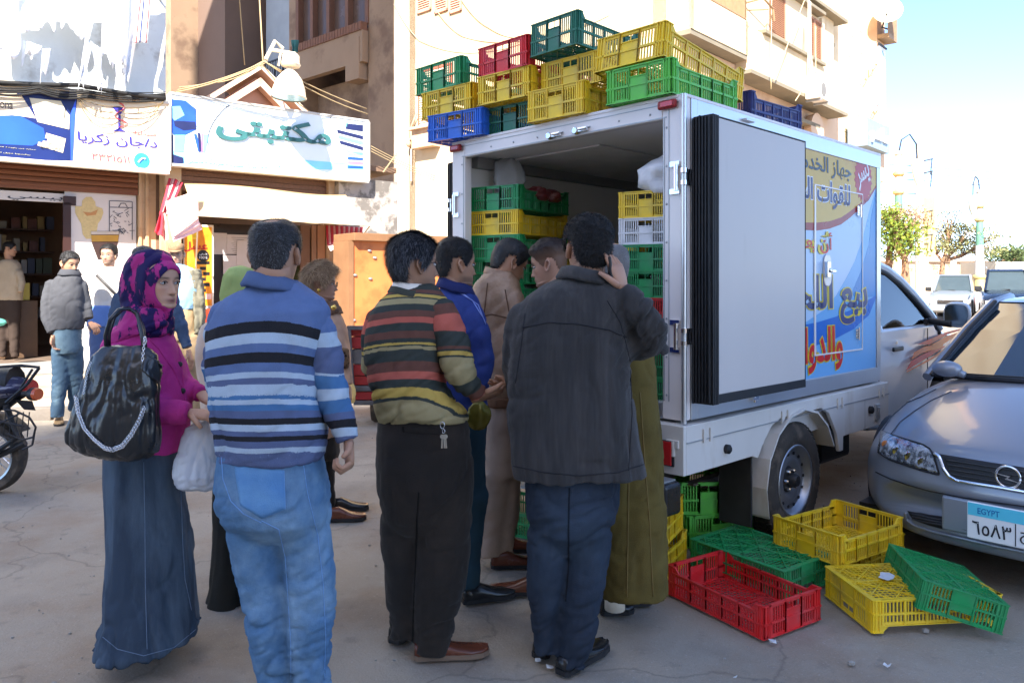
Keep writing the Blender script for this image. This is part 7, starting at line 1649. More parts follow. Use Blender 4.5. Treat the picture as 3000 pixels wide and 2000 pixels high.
b=MB();b.tube([P(1016+5*math.sin(t),976+8*math.cos(t),Y-.19)for t in np.linspace(0,6.28,11)],.0018,5);b.tube([P(1019+3*math.sin(t),990+5*math.cos(t),Y-.19)for t in np.linspace(0,6.28,9)],.0016,5);b.build('key_ring',chrome,kb,smooth=True)
for k,(x,a)in enumerate(((1016,-.1),(1020,.08),(1023,.2))):
 b=MB();c=P(x,1002,Y-.195+.004*k);b.lathe([(.009,0),(.009,.002)],c,(0.1*k,-1,0),10);b.bar(c,c+V3(a*.02,0,-.045),.006,.0018,up=(0,1,0));b.build('key',PM('key_metal',(.6,.58,.52),.25,1.0,.05),kb)
core=[[((r-r.mean(0))*.52+r.mean(0))for r in t]for t in(t3,limb(a3,Y),limb(a3b,Y),h3,l3a,l3b)]
w3=P(1103,905,Y-.05)
body(pb3,hd,(0.42,.23,.145),core=core,neck=neck_t(hd,940,668,Y,.058),beard=.25,hands=[(w3,(.5,.2,.05),(-.2,.3,.9),dict(L=.18,curl=1.0,side=1)),(P(1090,915,Y+.02),(.7,.3,.1),(-.2,.3,.9),dict(L=.18,curl=.9,side=-1))],eyes=True)
hair(pb3,hd,'low',.013,10000,.034,.0018,'side',((.022,.022,.025),(.03,.03,.034)),grey=.22,greyc=(.20,.20,.22),lumps=.4,seed=5,lift=.22)
collar(pb3,945,664,Y,.066,.070,.024,cm('collar_white',srgb(224,222,222)),.010,tilt=-.012,th=.006);collar(pb3,946,676,Y,.076,.080,.020,cm('knit_neck',DG),.014,tilt=-.014,th=.010)
b=MB();b.tube([hx(hd,V3(.079,.0,.118)),hx(hd,V3(.078,.05,.121)),hx(hd,V3(.066,.088,.119))],.0018,6);b.tube([hx(hd,V3(.031+.022*math.cos(t),.097-.6*abs(.022*math.cos(t)+.031-.031)*.3,.112+.016*math.sin(t)))for t in np.linspace(0,6.28,17)],.0013,5);b.build('glasses',dark_metal,pb3,smooth=True)
shoe(pb3,952,1510,8,shoe_b,.30,.085,sole=PM('sole_tan',srgb(120,100,84),.8));shoe(pb3,905,1478,70,shoe_k)
Y=3.03
pp=add_person('man in a charcoal corduroy jacket holding a phone to his ear, seen from behind',1300,1530)
hd=Hm(1350,572,Y,-14,0,2,1.02)
t4=trow([(622,1302,1392,.14,.01),(640,1276,1408,.19,.01),(660,1238,1428,.23),(684,1204,1444,.26),(720,1180,1452,.29),(780,1168,1450,.32),(860,1164,1450,.33),(940,1164,1458,.35),(1010,1168,1470,.36),(1060,1172,1481,.37),(1090,1176,1487,.37,0,.03)],Y,2.5)
a4=[(1402,708,50,.02),(1436,756,54,.03),(1472,796,50,.02),(1502,790,42,-.02),(1500,756,40,-.07),(1470,712,36,-.09),(1440,678,29,-.08),(1428,664,24,-.07)]
a4b=[(1206,716,36,0),(1184,770,34,.01),(1176,840,30,.05),(1190,900,27,.13),(1230,940,24,.24)]
bc4=[(P(1310,680,Y),P(1310,820,Y),.004,.009,4,8),(P(1310,820,Y),P(1325,1080,Y),.010,.008,2.2,8),(P(1410,712,Y),P(1480,780,Y),.010,.018,14,4),(P(1495,776,Y-.05),P(1432,672,Y-.03),.018,.010,17,4),(P(1190,740,Y),P(1180,870,Y),.005,.008,9,5)]
jk=garment('jacket',[t4,limb(a4,Y),limb(a4b,Y)],cord,pp,.009,bc4,31,.006,3)
JK=bvh(jk);smk=cm('cord_seam',srgb(42,44,51))
seam(JK,[(1200,752),(1260,740),(1330,744),(1400,758),(1440,775)],'yoke_seam',smk,pp,.003,40);seam(JK,[(1206,720),(1196,800),(1184,880)],'armhole_seam',smk,pp,.0025,30);seam(JK,[(1180,1070),(1250,1084),(1330,1092),(1420,1084),(1484,1064)],'hem_seam',smk,pp,.0025,40);seam(JK,[(1448,850),(1452,950),(1444,1080)],'side_seam',smk,pp,.0025,30);seam(JK,[(1395,690),(1425,740),(1448,830)],'armhole_seam',smk,pp,.0025,30)
h4=trow([(1070,1206,1424,.29),(1110,1203,1424,.31),(1170,1203,1420,.33),(1215,1212,1404,.29),(1245,1228,1388,.21),(1270,1240,1375,.14)],Y,2.3)
l4a=limb([(1258,1220,54,0),(1256,1290,48,0),(1250,1370,42,0),(1248,1440,34,0),(1250,1500,28,0)],Y,flat=1.2);l4b=limb([(1352,1220,56,0),(1350,1300,48,-.01),(1338,1380,45,-.02),(1324,1450,42,-.02),(1310,1525,36,-.02)],Y,flat=1.2)
t4o=garment('trousers',[h4,l4a,l4b],navy_t,pp,.009,[(P(1258,1130,Y),P(1254,1330,Y),.012,.008,8,5),(P(1254,1330,Y),P(1250,1510,Y),.008,.014,12,5),(P(1352,1130,Y),P(1345,1330,Y),.012,.008,8,5),(P(1345,1330,Y),P(1312,1530,Y),.008,.014,11,5)],32,.004,2)
seam(bvh(t4o),[(1308,1120),(1306,1200),(1306,1300),(1300,1380)],'inner_seam',cm('seam_navy',srgb(22,28,40)),pp,.004,40,-.001)
core=[[((r-r.mean(0))*.52+r.mean(0))for r in t]for t in(t4,limb(a4,Y),limb(a4b,Y),h4,l4a,l4b)]
w4=P(1430,664,Y-.07)
body(pp,hd,(0.45,.245,.16),core=core,neck=neck_t(hd,1346,640,Y,.060),hands=[(w4,nrm(P(1410,598,Y-.06)-w4),(-.75,.62,.1),dict(L=.20,curl=.16,side=1,thumb=1.0,spread=.22,curls=(.12,.2,.34,.5))),(P(1235,945,Y+.25),(.5,.7,0),(0,0,1),dict(L=.17,curl=.8))],eyes=False)
hair(pp,hd,'full',.015,12000,.017,.0022,'curly',((.010,.009,.009),(.022,.02,.019)),lumps=.6,seed=7,lift=.7)
collar(pp,1342,646,Y,.080,.084,.036,cord,.024,tilt=-.020,rake=-.012,th=.010)
ph_=MB();a_=P(1398,590,Y-.07);c_=P(1405,652,Y-.075);ph_.bar(a_,c_,.05,.014,up=(1,0,.1));tag(ph_.build('mobile_phone',black_pl,bevel=.005,seg=3),'black mobile phone held to the ear of the man in charcoal','phone')
shoe(pp,1288,1550,50,shoe_k,.31,.09);shoe(pp,1240,1512,75,shoe_k,.29)
# --- the rest of the queue and the people in the sun
def folk(label,x,y,Y,head,torso=(),arms=(),legs=(),skirt=(),mats=None,hairk=None,hands=(),shoes=(),skin=SKIN,vox=.013,seed=40,beard=0,neck=None,names=('jacket','trousers'),fa_=.008,fl_=.007,male=1.,eyes=True,fine=False,e=2.4,brow=1,tubes=(),veil=False):
 p=add_person(label,x,y);H=Hm(*head[:2],Y+head[2],*head[3:])
 T=trow(torso,Y,e)if torso else None;A=[limb(a,Y)for a in arms];ct=mats
 bo=[]
 if torso:bo.append((P((torso[0][1]+torso[0][2])/2,torso[0][0],Y),P((torso[-1][1]+torso[-1][2])/2,torso[-1][0],Y),fa_*.5,fa_*1.2,7,7))
 for a in arms:m_=len(a)//2;bo+=[(P(*a[0][:2],Y+a[0][3]),P(*a[m_][:2],Y+a[m_][3]),fa_*.6,fa_,10,4),(P(*a[m_][:2],Y+a[m_][3]),P(*a[-1][:2],Y+a[-1][3]),fa_,fa_*.8,14,4)]
 g1=garment(names[0],([T]if T else[])+A+[trow(t,Y)for t in tubes],ct[0],p,vox,bo,seed,.005,3)
 LT=[]
 if skirt:LT.append(trow(skirt,Y,2.2));bl=[(P((skirt[0][1]+skirt[0][2])/2,skirt[0][0],Y),P((skirt[-1][1]+skirt[-1][2])/2,skirt[-1][0],Y),fl_*.4,fl_*1.8,2,9)]
 else:bl=[]
 for l in legs:LT.append(limb(l,Y,flat=1.15));bl.append((P(*l[0][:2],Y),P(*l[-1][:2],Y),fl_*.7,fl_*1.3,9,5))
 if legs and torso:r=torso[-1];LT.append(trow([(r[0]-18,r[1]+4,r[2]-4,r[3]*.9),(r[0]+40,r[1]+3,r[2]-3,r[3]*.95),((legs[0][0][1]+12),r[1]+6,r[2]-6,r[3]*.85)],Y))
 if LT:garment(names[1],LT,ct[1],p,vox,bl,seed+1,.004,3)
 core=[[((r-r.mean(0))*.55+r.mean(0))for r in t]for t in([T]if T else[])+A+LT]
 hs=[(P(*h[0][:2],Y+h[0][2]),h[1],h[2],h[3])for h in hands]
 body(p,H,skin,veil=veil,core=core,neck=neck_t(H,*(neck or(head[0],torso[0][0]+6)),Y,.055*H[0][2,2]if False else.055),hands=hs,eyes=eyes,beard=beard,fine=fine,male=male,brow=brow)
 if hairk:hair(p,H,**hairk,fine=fine)
 for s_ in shoes:shoe(p,*s_[:3],s_[3],**(s_[4]if len(s_)>4 else{}))
 return p,H,g1
DK=((.016,.014,.013),(.028,.024,.021))
Y=3.64
p5,H5,g5=folk('man in a royal blue jacket and teal trousers behind the striped sweaters',1055,1380,Y,(1046,606,0,62,4,0,1.0),[(655,1016,1074,.14),(680,992,1098,.20),(720,978,1110,.24),(780,976,1118,.27),(850,982,1122,.28),(905,986,1124,.28),(945,990,1122,.27)],[[(1080,715,28,-.05),(1100,770,30,-.08),(1112,830,27,-.1),(1105,880,24,-.14),(1085,900,20,-.16)]],[[(1040,1130,38,0),(1040,1230,33,0),(1038,1330,26,0)],[(1085,1130,40,-.02),(1080,1220,34,-.02),(1074,1345,27,-.02)]],mats=(royal,teal_t),hairk=dict(kind='recede',thick=.011,n=6000,L=.018,cols=DK,seed=9,bald=(-.005,-.072,.185,.030),lift=.3),neck=(1040,664),shoes=[(1062,1384,22,shoe_k,dict(L=.27))],seed=41,fine=True,beard=.5,fa_=.010)
collar(p5,1046,664,Y,.068,.074,.036,cm('navy_collar',srgb(34,42,92),rough=.7),.018,tilt=-.022)
G5=bvh(g5);seam(G5,[(1056,672),(1085,690),(1110,730)],'white_piping',cm('piping',srgb(130,150,216)),p5,.003,20);seam(G5,[(1066,676),(1098,700),(1116,745)],'white_piping',MATS['cloth_piping'],p5,.0025,20)
blob('snack_bag',P(1098,955,Y-.24),(.055,.03,.06),PM('foil_olive',srgb(120,112,48),.25,.3,.2,10,.3,30),'olive and silver foil packet hanging beside the striped sweater\'s hand','packet',seed=3,flat=False)
Y=4.08
p6,H6,g6=folk('man in a tan leather jacket and taupe trousers bending towards the box',1130,1300,Y,(1170,603,.02,68,26,0,1.0),[(622,1118,1180,.16,.0),(648,1088,1196,.22),(690,1074,1206,.27),(750,1082,1212,.29),(820,1096,1212,.29),(880,1104,1204,.27),(925,1102,1192,.26)],[[(1175,680,30,-.05),(1188,740,30,-.1),(1196,790,26,-.16),(1215,800,22,-.1)]],[[(1135,1080,42,0),(1128,1180,36,0),(1122,1275,32,0)],[(1160,1080,36,.05),(1162,1180,32,.05),(1150,1275,28,.05)]],mats=(leather_b,beige_t),hairk=dict(kind='full',thick=.012,n=5000,L=.012,style='curly',cols=DK,seed=12,grey=.05),neck=(1140,640),shoes=[(1128,1302,6,shoe_b,dict(L=.28)),(1132,1265,6,shoe_b,dict(L=.28))],seed=43,fine=True,beard=.2,fa_=.013)
collar(p6,1148,638,Y,.068,.072,.03,leather_b,.012,tilt=-.03);G6=bvh(g6);dks=cm('leather_seam',srgb(86,62,48),rough=.5)
for pts in([(1120,650),(1112,720),(1118,800),(1120,900)],[(1160,665),(1170,720),(1168,780),(1178,840)],[(1090,730),(1130,722),(1165,730)]):seam(G6,pts,'leather_seam',dks,p6,.004,30,-.001)
garment('waistband',[trow([(905,1106,1200,.27),(930,1108,1196,.27)],Y)],cm('knit_brown',srgb(106,78,60)),p6,.012,[(P(1150,905,Y),P(1150,930,Y),.003,.003,3,40)],45,.0)
Y=3.92
folk('young man with a faded haircut looking down, behind the phone user',1240,1345,Y,(1262,606,0,-74,14,0,.98),[(660,1240,1300,.15),(690,1215,1330,.22),(760,1205,1340,.27),(900,1210,1335,.26),(950,1212,1332,.25)],[[(1225,720,26,0),(1215,800,24,0),(1225,880,20,-.05)]],[[(1245,1100,36,0),(1245,1320,26,0)],[(1300,1100,36,0),(1300,1320,26,0)]],mats=(navy_t,black_t),hairk=dict(kind='full',thick=.020,n=5000,L=.014,style='curly',cols=((.022,.014,.012),(.05,.028,.02)),seed=14,fade=(13.5,18.5)),neck=(1275,665),shoes=[(1262,1362,178,shoe_b,dict(L=.29))],seed=46,fine=True,skin=(.46,.26,.18))
Y=3.42
p8,H8,g8=folk('older man in a long olive robe standing behind the phone user',1410,1400,Y,(1400,616,.0,-30,4,0,.98),[(662,1365,1440,.18),(690,1336,1470,.24),(740,1330,1490,.27),(840,1345,1506,.30),(1000,1350,1520,.33),(1150,1352,1528,.37),(1270,1362,1532,.40),(1350,1368,1534,.42)],[[(1370,720,30,.0),(1360,800,28,.08),(1380,870,24,.15)],[(1455,725,30,.02),(1466,800,28,.08),(1450,860,24,.18)]],(),mats=(olive,olive),hairk=dict(kind='recede',thick=.004,n=3000,L=.006,cols=((.12,.10,.09),(.2,.19,.18)),grey=.5,seed=16,bald=(0,-.02,.23,.075)),neck=(1398,668),shoes=[(1378,1408,12,shoe_k,dict(L=.16)),(1440,1388,18,shoe_k,dict(L=.12))],seed=48,names=('robe','robe'),fine=True)
for pts in([(1470,900),(1480,1050),(1492,1200),(1500,1370)],[(1448,900),(1444,1100),(1440,1370)]):seam(bvh(g8),pts,'robe_seam',cm('olive_light',srgb(112,98,62)),p8,.003,30)
b=MB();b.tube([P(1412,1350,Y-.02),P(1412,1398,Y-.02)],.045,14);b.build('sock',cm('sock_white',srgb(214,212,206)),p8,smooth=True)
Y=5.0
p9,H9,g9=folk('blonde woman with glasses and beige top behind the blue striped sweater',755,1180,Y,(738,650,0,82,4,0,.97),[(690,715,768,.15),(715,690,780,.20),(760,690,800,.26),(820,700,806,.27),(900,706,802,.28),(960,712,790,.28),(1000,716,782,.27)],[[(770,760,18,-.05),(788,820,17,-.08),(796,860,15,-.1),(800,885,13,-.12)]],[[(745,1040,24,0),(752,1100,17,0),(758,1165,13,0)],[(760,1040,20,.12),(752,1100,16,.15),(756,1165,12,.15)]],mats=(cm('beige_top',srgb(186,158,142),srgb(170,142,126)),black_t),hairk=dict(kind='low',thick=.034,n=7000,L=.05,w=.003,cols=((.30,.19,.11),(.42,.29,.17),(.20,.12,.07)),seed=18,lumps=.5,lift=.25),neck=(738,700),hands=[((801,890,-.12),(.1,0,-1),(-1,0,0),dict(L=.16,curl=.5))],shoes=[(758,1172,8,shoe_k,dict(L=.25)),(752,1195,8,shoe_b,dict(L=.24))],skin=(.46,.26,.18),male=.3,beard=0,seed=50,fine=True)
blob('hair_volume',P(716,668,Y+.02),(.085,.10,.13),MATS['hair']if False else PM('blonde_hair',(.26,.16,.09),.6,0,.5,60,.6,60,stretch=(1,1,.25)),None,None,seed=8,amp=.3,flat=False,fr_=16).parent=p9
o=p9.children[-1];o.location=-wloc(p9);o.name='hair_curls'
b=MB()
for k in range(2600):
 u_,v_=random.uniform(0,6.283),random.uniform(-1.1,1.2);c=P(716,668,Y+.02)+V3(.092*math.cos(u_)*math.cos(v_),.105*math.sin(u_)*math.cos(v_),.14*math.sin(v_)-.01);d=V3(random.gauss(0,.5),random.gauss(0,.5),-1)*random.uniform(.02,.05);s_=nrm(np.cross(d,V3(0,1,.1)))*.0022
 b.add([c-s_,c+s_,c+d],[(0,1,2)])
o=b.build('hair_strands',PM('blonde_strand',(.40,.27,.16),.55,0,.5,60),p9);o['kind']='stuff'
b=MB();b.tube([hx(H9,V3(.079,.0,.118)),hx(H9,V3(.078,.05,.121)),hx(H9,V3(.066,.088,.119))],.002,6)
for s_ in(1,-1):b.tube([hx(H9,V3(s_*.031+.024*math.cos(t),.098,.112+.017*math.sin(t)))for t in np.linspace(0,6.28,15)],.0016,5)
b.build('glasses',dark_metal,p9)
b=MB();b.ell(hx(H9,V3(.075,-.01,.07)),(.012,.012,.016));b.ell(P(766,706,Y-.13),(.018,.012,.018));b.build('gold_jewel',PM('gold',(.8,.55,.15),.25,1.0,.05),p9,smooth=True)
garment('scarf',[trow([(688,716,772,.17),(700,722,780,.20),(722,728,790,.20)],Y)],cm('scarf_brown',srgb(106,86,76)),p9,.013,[(P(740,688,Y),P(755,722,Y),.01,.01,20,5)],52)
garment('shoulder_bag',[trow([(800,770,800,.10),(830,765,803,.12),(846,768,802,.10)],Y-.12)],cm('bag_print',srgb(120,96,76),srgb(40,32,28),c2s=60),p9,.01,(),53)
Y=3.75
p10,H10,g10=folk('woman in a light green headscarf, beige coat and black skirt, mostly hidden',520,1400,Y,(556,660,.0,70,8,0,.95),[(700,528,590,.15),(730,490,600,.20),(790,470,605,.25),(860,462,600,.27),(930,470,595,.28),(1000,480,590,.28)],[[(487,755,26,-.05),(474,810,25,-.06),(478,870,24,-.06),(500,920,20,-.1)]],(),[(960,490,585,.26),(1060,494,590,.30),(1200,496,592,.34),(1320,488,596,.40),(1385,480,602,.44)],mats=(cm('beige_coat',srgb(198,184,172)),cm('black_skirt',srgb(34,33,30))),names=('coat','skirt'),neck=(550,712),skin=(.46,.27,.19),veil=True,male=.3,seed=55,shoes=[(560,1400,40,shoe_k,dict(L=.2))])
gsc=cm('green_scarf',srgb(152,172,112),srgb(140,160,100),rough=.7)
def s10(x,y,a,b_,dY=0):return ring(P(x,y,Y+dY),V3(1,0,0),V3(0,1,0),a/FD*Y,b_,2.1,26)
garment('headscarf',[[s10(556,610,8,.02),s10(554,615,26,.06),s10(550,632,36,.085),s10(547,660,38,.095),s10(544,690,38,.10),s10(545,715,44,.12),s10(548,735,50,.12)]],gsc,p10,.010,[(P(560,620,Y),P(540,720,Y),.005,.007,6,12)],56,.002)
# --- in the sun by the shops
Y=8.05
p11,H11,g11=folk('man in a grey hooded jacket and faded jeans standing in the sun by the kerb',148,1243/1.27551,Y,(160,604,0,118,14,0,1.0),[(622,150,176,.17),(638,128,186,.22),(665,120,190,.25),(700,119,193,.28),(735,118,192,.28),(757,120,188,.26)],[[(118,650,14,-.02),(107,690,13,-.05),(106,730,12,-.08),(118,764,9.5,-.11)],[(188,652,13,.06),(199,695,12,.08),(204,732,10,.03)]],[[(139,800,19,0),(140,860,18,0),(133,925,14,-.02),(132,958,14,-.02)],[(170,800,20,.05),(174,860,16,.1),(172,925,13,.18),(170,940,13,.2)]],mats=(cm('grey_fleece',srgb(74,78,88)),cm('faded_jeans',srgb(66,92,120),srgb(100,128,152),c2s=3)),hairk=dict(kind='full',thick=.012,n=3000,L=.012,w=.004,cols=DK,seed=20,grey=.08),hands=[((122,772,-.11),(.1,0,-1),(1,0,0),dict(L=.19,curl=.5)),((208,742,.02),(.7,-.2,-.6),(0,.3,-1),dict(L=.18,curl=.7))],shoes=[(136,968,-60,PM('shoe_tan',srgb(150,124,90),.5),dict(L=.30)),(168,958,0,PM('shoe_tan',srgb(150,124,90),.5),dict(L=.28))],seed=60,beard=.4,vox=.011,fa_=.010)
collar(p11,160,630,Y,.075,.08,.05,cm('hood_grey',srgb(66,70,80)),.03,tilt=.0)
Y=8.7
p12,H12,g12=folk('man in a white and navy tracksuit top with a bag strap, facing us',240,970,Y,(250,585,-.0,176,2,0,1.0),[(612,232,268,.18),(628,208,290,.24),(660,200,300,.28),(700,202,298,.30),(750,204,296,.29)],[[(208,652,13,0),(200,690,13,-.03),(204,735,12,-.06)],[(292,652,14,0),(300,700,13,0),(296,740,12,-.05)]],[[(228,800,20,0),(226,940,14,0)],[(272,800,20,0),(276,940,14,0)]],mats=(cm('white_track',srgb(206,202,200),srgb(190,188,190)),cm('blue_track',srgb(78,100,150))),hairk=dict(kind='full',thick=.012,n=2500,L=.014,w=.004,cols=DK,seed=22),hands=[((206,742,-.06),(.3,0,-1),(1,0,0),dict(L=.19,curl=.5))],seed=62,beard=.6,vox=.017,skin=(.46,.27,.18),fa_=.012)
garment('navy_sleeve',[limb([(203,678,14.5,-.03),(201,700,14.5,-.04),(204,738,13,-.06)],Y)],cm('navy_sleeve',srgb(34,40,66)),p12,.016,(),63)
garment('orange_band',[limb([(205,668,14.6,-.02),(203,678,14.8,-.03)],Y)],cm('orange_band',srgb(206,104,56)),p12,.016,(),63)
garment('blue_hem',[trow([(700,201,299,.305),(750,202,298,.30)],Y)],cm('blue_hem',srgb(96,130,200)),p12,.017,(),64)
seam(bvh(g12),[(222,632),(248,658),(290,700)],'bag_strap',black_pl,p12,.018,16)
Y=8.5
p13,H13,g13=folk('man in a brown cap, pale blue shirt and open grey jacket',430,980,Y,(405,583,0,165,6,0,1.0),[(606,392,420,.18),(622,385,452,.24),(660,388,462,.30),(690,390,460,.34),(712,394,456,.31)],[[(388,650,12,0),(382,690,12,0),(388,730,11,-.05)]],[[(415,770,18,0),(418,940,13,0)],[(446,770,19,0),(452,940,13,0)]],mats=(cm('pale_blue_shirt',srgb(120,160,200)),cm('khaki_trousers',srgb(160,142,116))),names=('shirt','trousers'),hairk=dict(kind='full',thick=.004,n=500,L=.008,cols=DK,seed=24),hands=[((438,822,-.14),(.1,0,-1),(-1,0,0),dict(L=.19,curl=.5))],seed=66,beard=.5,vox=.017,skin=(.48,.28,.19),fa_=.008)
garment('open_jacket',[limb([(446,628,15,.0),(457,680,14,-.02),(458,730,12,-.03),(452,770,10,-.04)],Y),trow([(618,432,460,.26,.03),(700,448,468,.30,.03),(760,452,468,.28,.03)],Y)],cm('olive_grey_jacket',srgb(112,112,102)),p13,.016,[(P(450,620,Y),P(456,760,Y),.012,.016,10,6)],67)
b=MB();M13=H13
def h13(v):return hx(H13,v)
rings=[[h13(V3(a_*math.cos(t),-.008+a2*math.sin(t),z_))for t in np.linspace(0,6.283,25)[:-1]]for a_,a2,z_ in((.078,.102,.155),(.083,.107,.165),(.084,.106,.195),(.070,.090,.225),(.035,.045,.242),(.004,.005,.246))]
b.loft(rings);cap_=b.build('cap',cm('cap_brown',srgb(128,108,88),srgb(150,130,108),c2s=20),p13,smooth=True)
b=MB();n_=13;top=[h13(V3(.072*math.cos(t),.075+.085*math.sin(t)*.9,.158-.012*math.sin(t)))for t in np.linspace(0,math.pi,n_)];b.loft([[q+V3(0,0,k)for q in top]for k in(0,.006)]);b.build('cap_peak',MATS['cloth_cap_brown'],p13)
Y=6.6
p14,H14,g14=folk('man in a dark blue denim jacket standing just behind the headscarf woman',340,1040,Y,(332,598,0,30,0,0,1.0),[(632,312,356,.18),(652,280,392,.24),(690,262,404,.28),(740,260,402,.30),(800,266,396,.29),(840,270,392,.28)],[[(386,672,20,0),(404,720,19,-.02),(420,765,16,-.05),(431,800,13,-.08)],[(278,680,19,0),(264,730,18,0),(262,790,15,0)]],[[(300,900,28,0),(300,1020,20,0)],[(362,900,28,0),(366,1020,20,0)]],mats=(cm('denim_jacket',srgb(58,76,106),srgb(86,108,140),c2s=3,c2lo=.5,c2hi=.7),cm('grey_trousers',srgb(92,92,96))),hairk=dict(kind='recede',thick=.010,n=2500,L=.012,w=.003,cols=DK,seed=26,grey=.3),hands=[((433,806,-.08),(.25,0,-1),(-1,0,0),dict(L=.185,curl=.45,side=-1))],seed=70,vox=.016,fa_=.016)
Y=12.6
folk('shopkeeper with his back turned inside the dark pharmacy doorway',20,840,Y,(22,572,0,60,8,0,1.0),[(596,8,36,.18),(606,-8,46,.24),(640,-14,54,.28),(690,-12,50,.28)],[[(44,625,9,-.05),(50,650,8,-.1),(46,672,7,-.15)]],[[(6,730,12,0),(6,820,9,0)],[(32,730,12,0),(34,820,9,0)]],mats=(cm('white_shirt_dim',srgb(170,160,146)),cm('dark_trousers',srgb(60,52,50))),hairk=dict(kind='full',thick=.01,n=600,L=.01,w=.005,cols=DK,seed=28),seed=74,vox=.022,names=('shirt','trousers'))
# --- the silver saloon in front of the truck, street furniture and far cars
CA0=V3(2.34,3.63,0);CDIR=nrm((.715,.70,0));CE=V3(CDIR[1],-CDIR[0],0)
CM=np.eye(4);CM[:3,0]=CDIR;CM[:3,1]=-CE;CM[:3,2]=UP;CM[:3,3]=CA0
sil=PM('silver_car_paint',srgb(140,146,156),.34,.35,.02,1,0,spec=.45,coat=.55)
car=empty('silver_car',CA0,'silver saloon car at the right edge with its bonnet and bumper behind the crates','car')
def csec(a,hw,zt,zs,zb,e=4.0,n=40,crown=.03):
 """car section at distance a from the nose: half width, bonnet height, shoulder height, sill height"""
 th=np.linspace(0,2*math.pi,n+1)[:-1];cx,sz=np.cos(th),np.sin(th);zm=(zs+zb)/2;out=[]
 x=np.sign(cx)*np.abs(cx)**(2/e)*hw
 up_=np.sign(sz)*np.abs(sz)**(2/3.0)
 z=np.where(sz>0,zm+up_*(zs-zm),zm+up_*(zm-zb));z=z+np.where(sz>0,(zt-zs)*np.clip(1-(np.abs(x)/hw)**2.6,0,1)*np.clip(sz*2.2,0,1),0)
 return[(a+bowf(y,a),y,zz)for y,zz in zip(x,z)]
def bowf(y,a):return.40*(abs(y)/.86)**3.0*max(0,1-a/1.3)
secs=[csec(.00,.60,.44,.43,.30),csec(.015,.66,.50,.48,.22),csec(.03,.70,.56,.53,.20),csec(.05,.74,.655,.60,.19),csec(.09,.79,.69,.64,.18),csec(.22,.83,.735,.68,.18),csec(.45,.85,.80,.74,.18),csec(.75,.86,.865,.80,.18),csec(1.05,.865,.915,.85,.18),csec(1.3,.865,.93,.88,.18),csec(2.0,.865,.92,.90,.18),csec(3.3,.865,.92,.90,.18),csec(4.1,.84,.93,.88,.2),csec(4.4,.72,.88,.84,.3)]
b=MB(CM);b.loft(secs);cb=b.build('body',sil,car,smooth='auto');cb.modifiers.new('s','SUBSURF').render_levels=1
CB_=bvh(cb)
def gsec(z,a0,a1,hw,n=5):return[(a0+.10*(k/(n-1)*2-1)**2*0+.12*abs(k/(n-1)*2-1)**2,hw*(1-2*k/(n-1)),z)for k in range(n)]+[(a1,-hw+2*hw*k/(n-1),z)for k in range(n)]
cgl=PM('windscreen_dark',(.02,.03,.04),.03,0,0,1,spec=.9,coat=1.0)
b=MB(CM);b.loft([gsec(.905,1.12,4.0,.70),gsec(1.18,1.66,3.75,.62),gsec(1.36,2.05,3.45,.55)]);b.build('windscreen',cgl,car)
b=MB(CM);b.loft([gsec(1.362,2.04,3.46,.555),gsec(1.385,2.15,3.35,.50),gsec(1.40,2.3,3.2,.40)]);b.build('car_roof',sil,car,smooth='auto')
b=MB(CM)
for s in(1,-1):b.tube([(1.20,.72*s,.89),(1.72,.64*s,1.17),(2.12,.57*s,1.355),(2.6,.57*s,1.385)],[.03,.028,.03,.035],8)
b.build('a_pillar',sil,car,smooth='auto')
b=MB(CM)
for s in(1,-1):b.tube([(1.19,.695*s,.905),(1.69,.615*s,1.18),(2.08,.545*s,1.365)],.014,6)
b.tube([(1.22,-.70,.908),(1.12,-.35,.918),(1.10,0,.922),(1.12,.35,.918),(1.22,.70,.908)],.018,6);b.build('windscreen_seal',black_rub,car,smooth='auto')
b=MB(CM);b.bar((1.10,.50,.94),(1.16,-.12,.945),.012,.010);b.bar((1.13,-.1,.94),(1.2,-.6,.945),.012,.010);b.build('wiper',black_pl,car)
def cpx(x,y):return((2500+x/3.136)/1.27551,(1200+y/3.136)/1.27551)
def cpatch(top,bot,name,m,off=.004,th=.01,nu=20,nv=8):return patch(CB_,[cpx(*p)for p in top],[cpx(*p)for p in bot],name,m,car,off,th,nu,nv)
hl=PM('headlight_glass',(.55,.60,.68),.08,.7,.5,28,.5,40,spec=.9,coat=1.0,col2=(.10,.12,.15),c2s=24,c2lo=.45,c2hi=.55)
h_=cpatch([(262,195),(345,225),(500,275),(640,318),(700,355),(735,420)],[(232,395),(330,455),(480,508),(640,560),(740,585),(785,590)],'headlight',hl)
T_=bvh(h_)
def cray(T,x,y):
 X,Yy=cpx(x,y);h=T.ray_cast(Vector((0,0,CAM_H)),Vector(((X-1176)/FD,1,(639-Yy)/FD)).normalized());return None if h[0]is None else np.array(h[0])
for(x,y,r,m)in((400,385,.030,chrome),(520,440,.034,chrome),(640,490,.034,chrome),(288,320,.022,PM('amber_lens',srgb(190,120,70),.2))):
 q=cray(T_,x,y)
 if q is not None:b=MB();b.lathe([(r,0),(r*.8,.010),(r*.25,.012)],q+np.array([.01,.01,0]),(-.715,-.70,0),14);b.build('lamp_bowl',m,h_,smooth='auto')
for pts in([(262,195),(345,225),(500,275),(640,318),(700,355),(735,420),(785,590)],[(262,195),(232,395),(330,455),(480,508),(640,560),(785,595)]):seam(CB_,[cpx(*p)for p in pts],'headlight_rim',black_rub,car,.005,30,.004)
gr=PM('grille_dark',(.02,.02,.022),.4,0,.2,10)
cpatch([(800,408),(1000,440),(1250,482),(1568,530),(1800,560)],[(900,630),(1000,655),(1250,690),(1568,745),(1800,780)],'grille',gr,.004,.01)
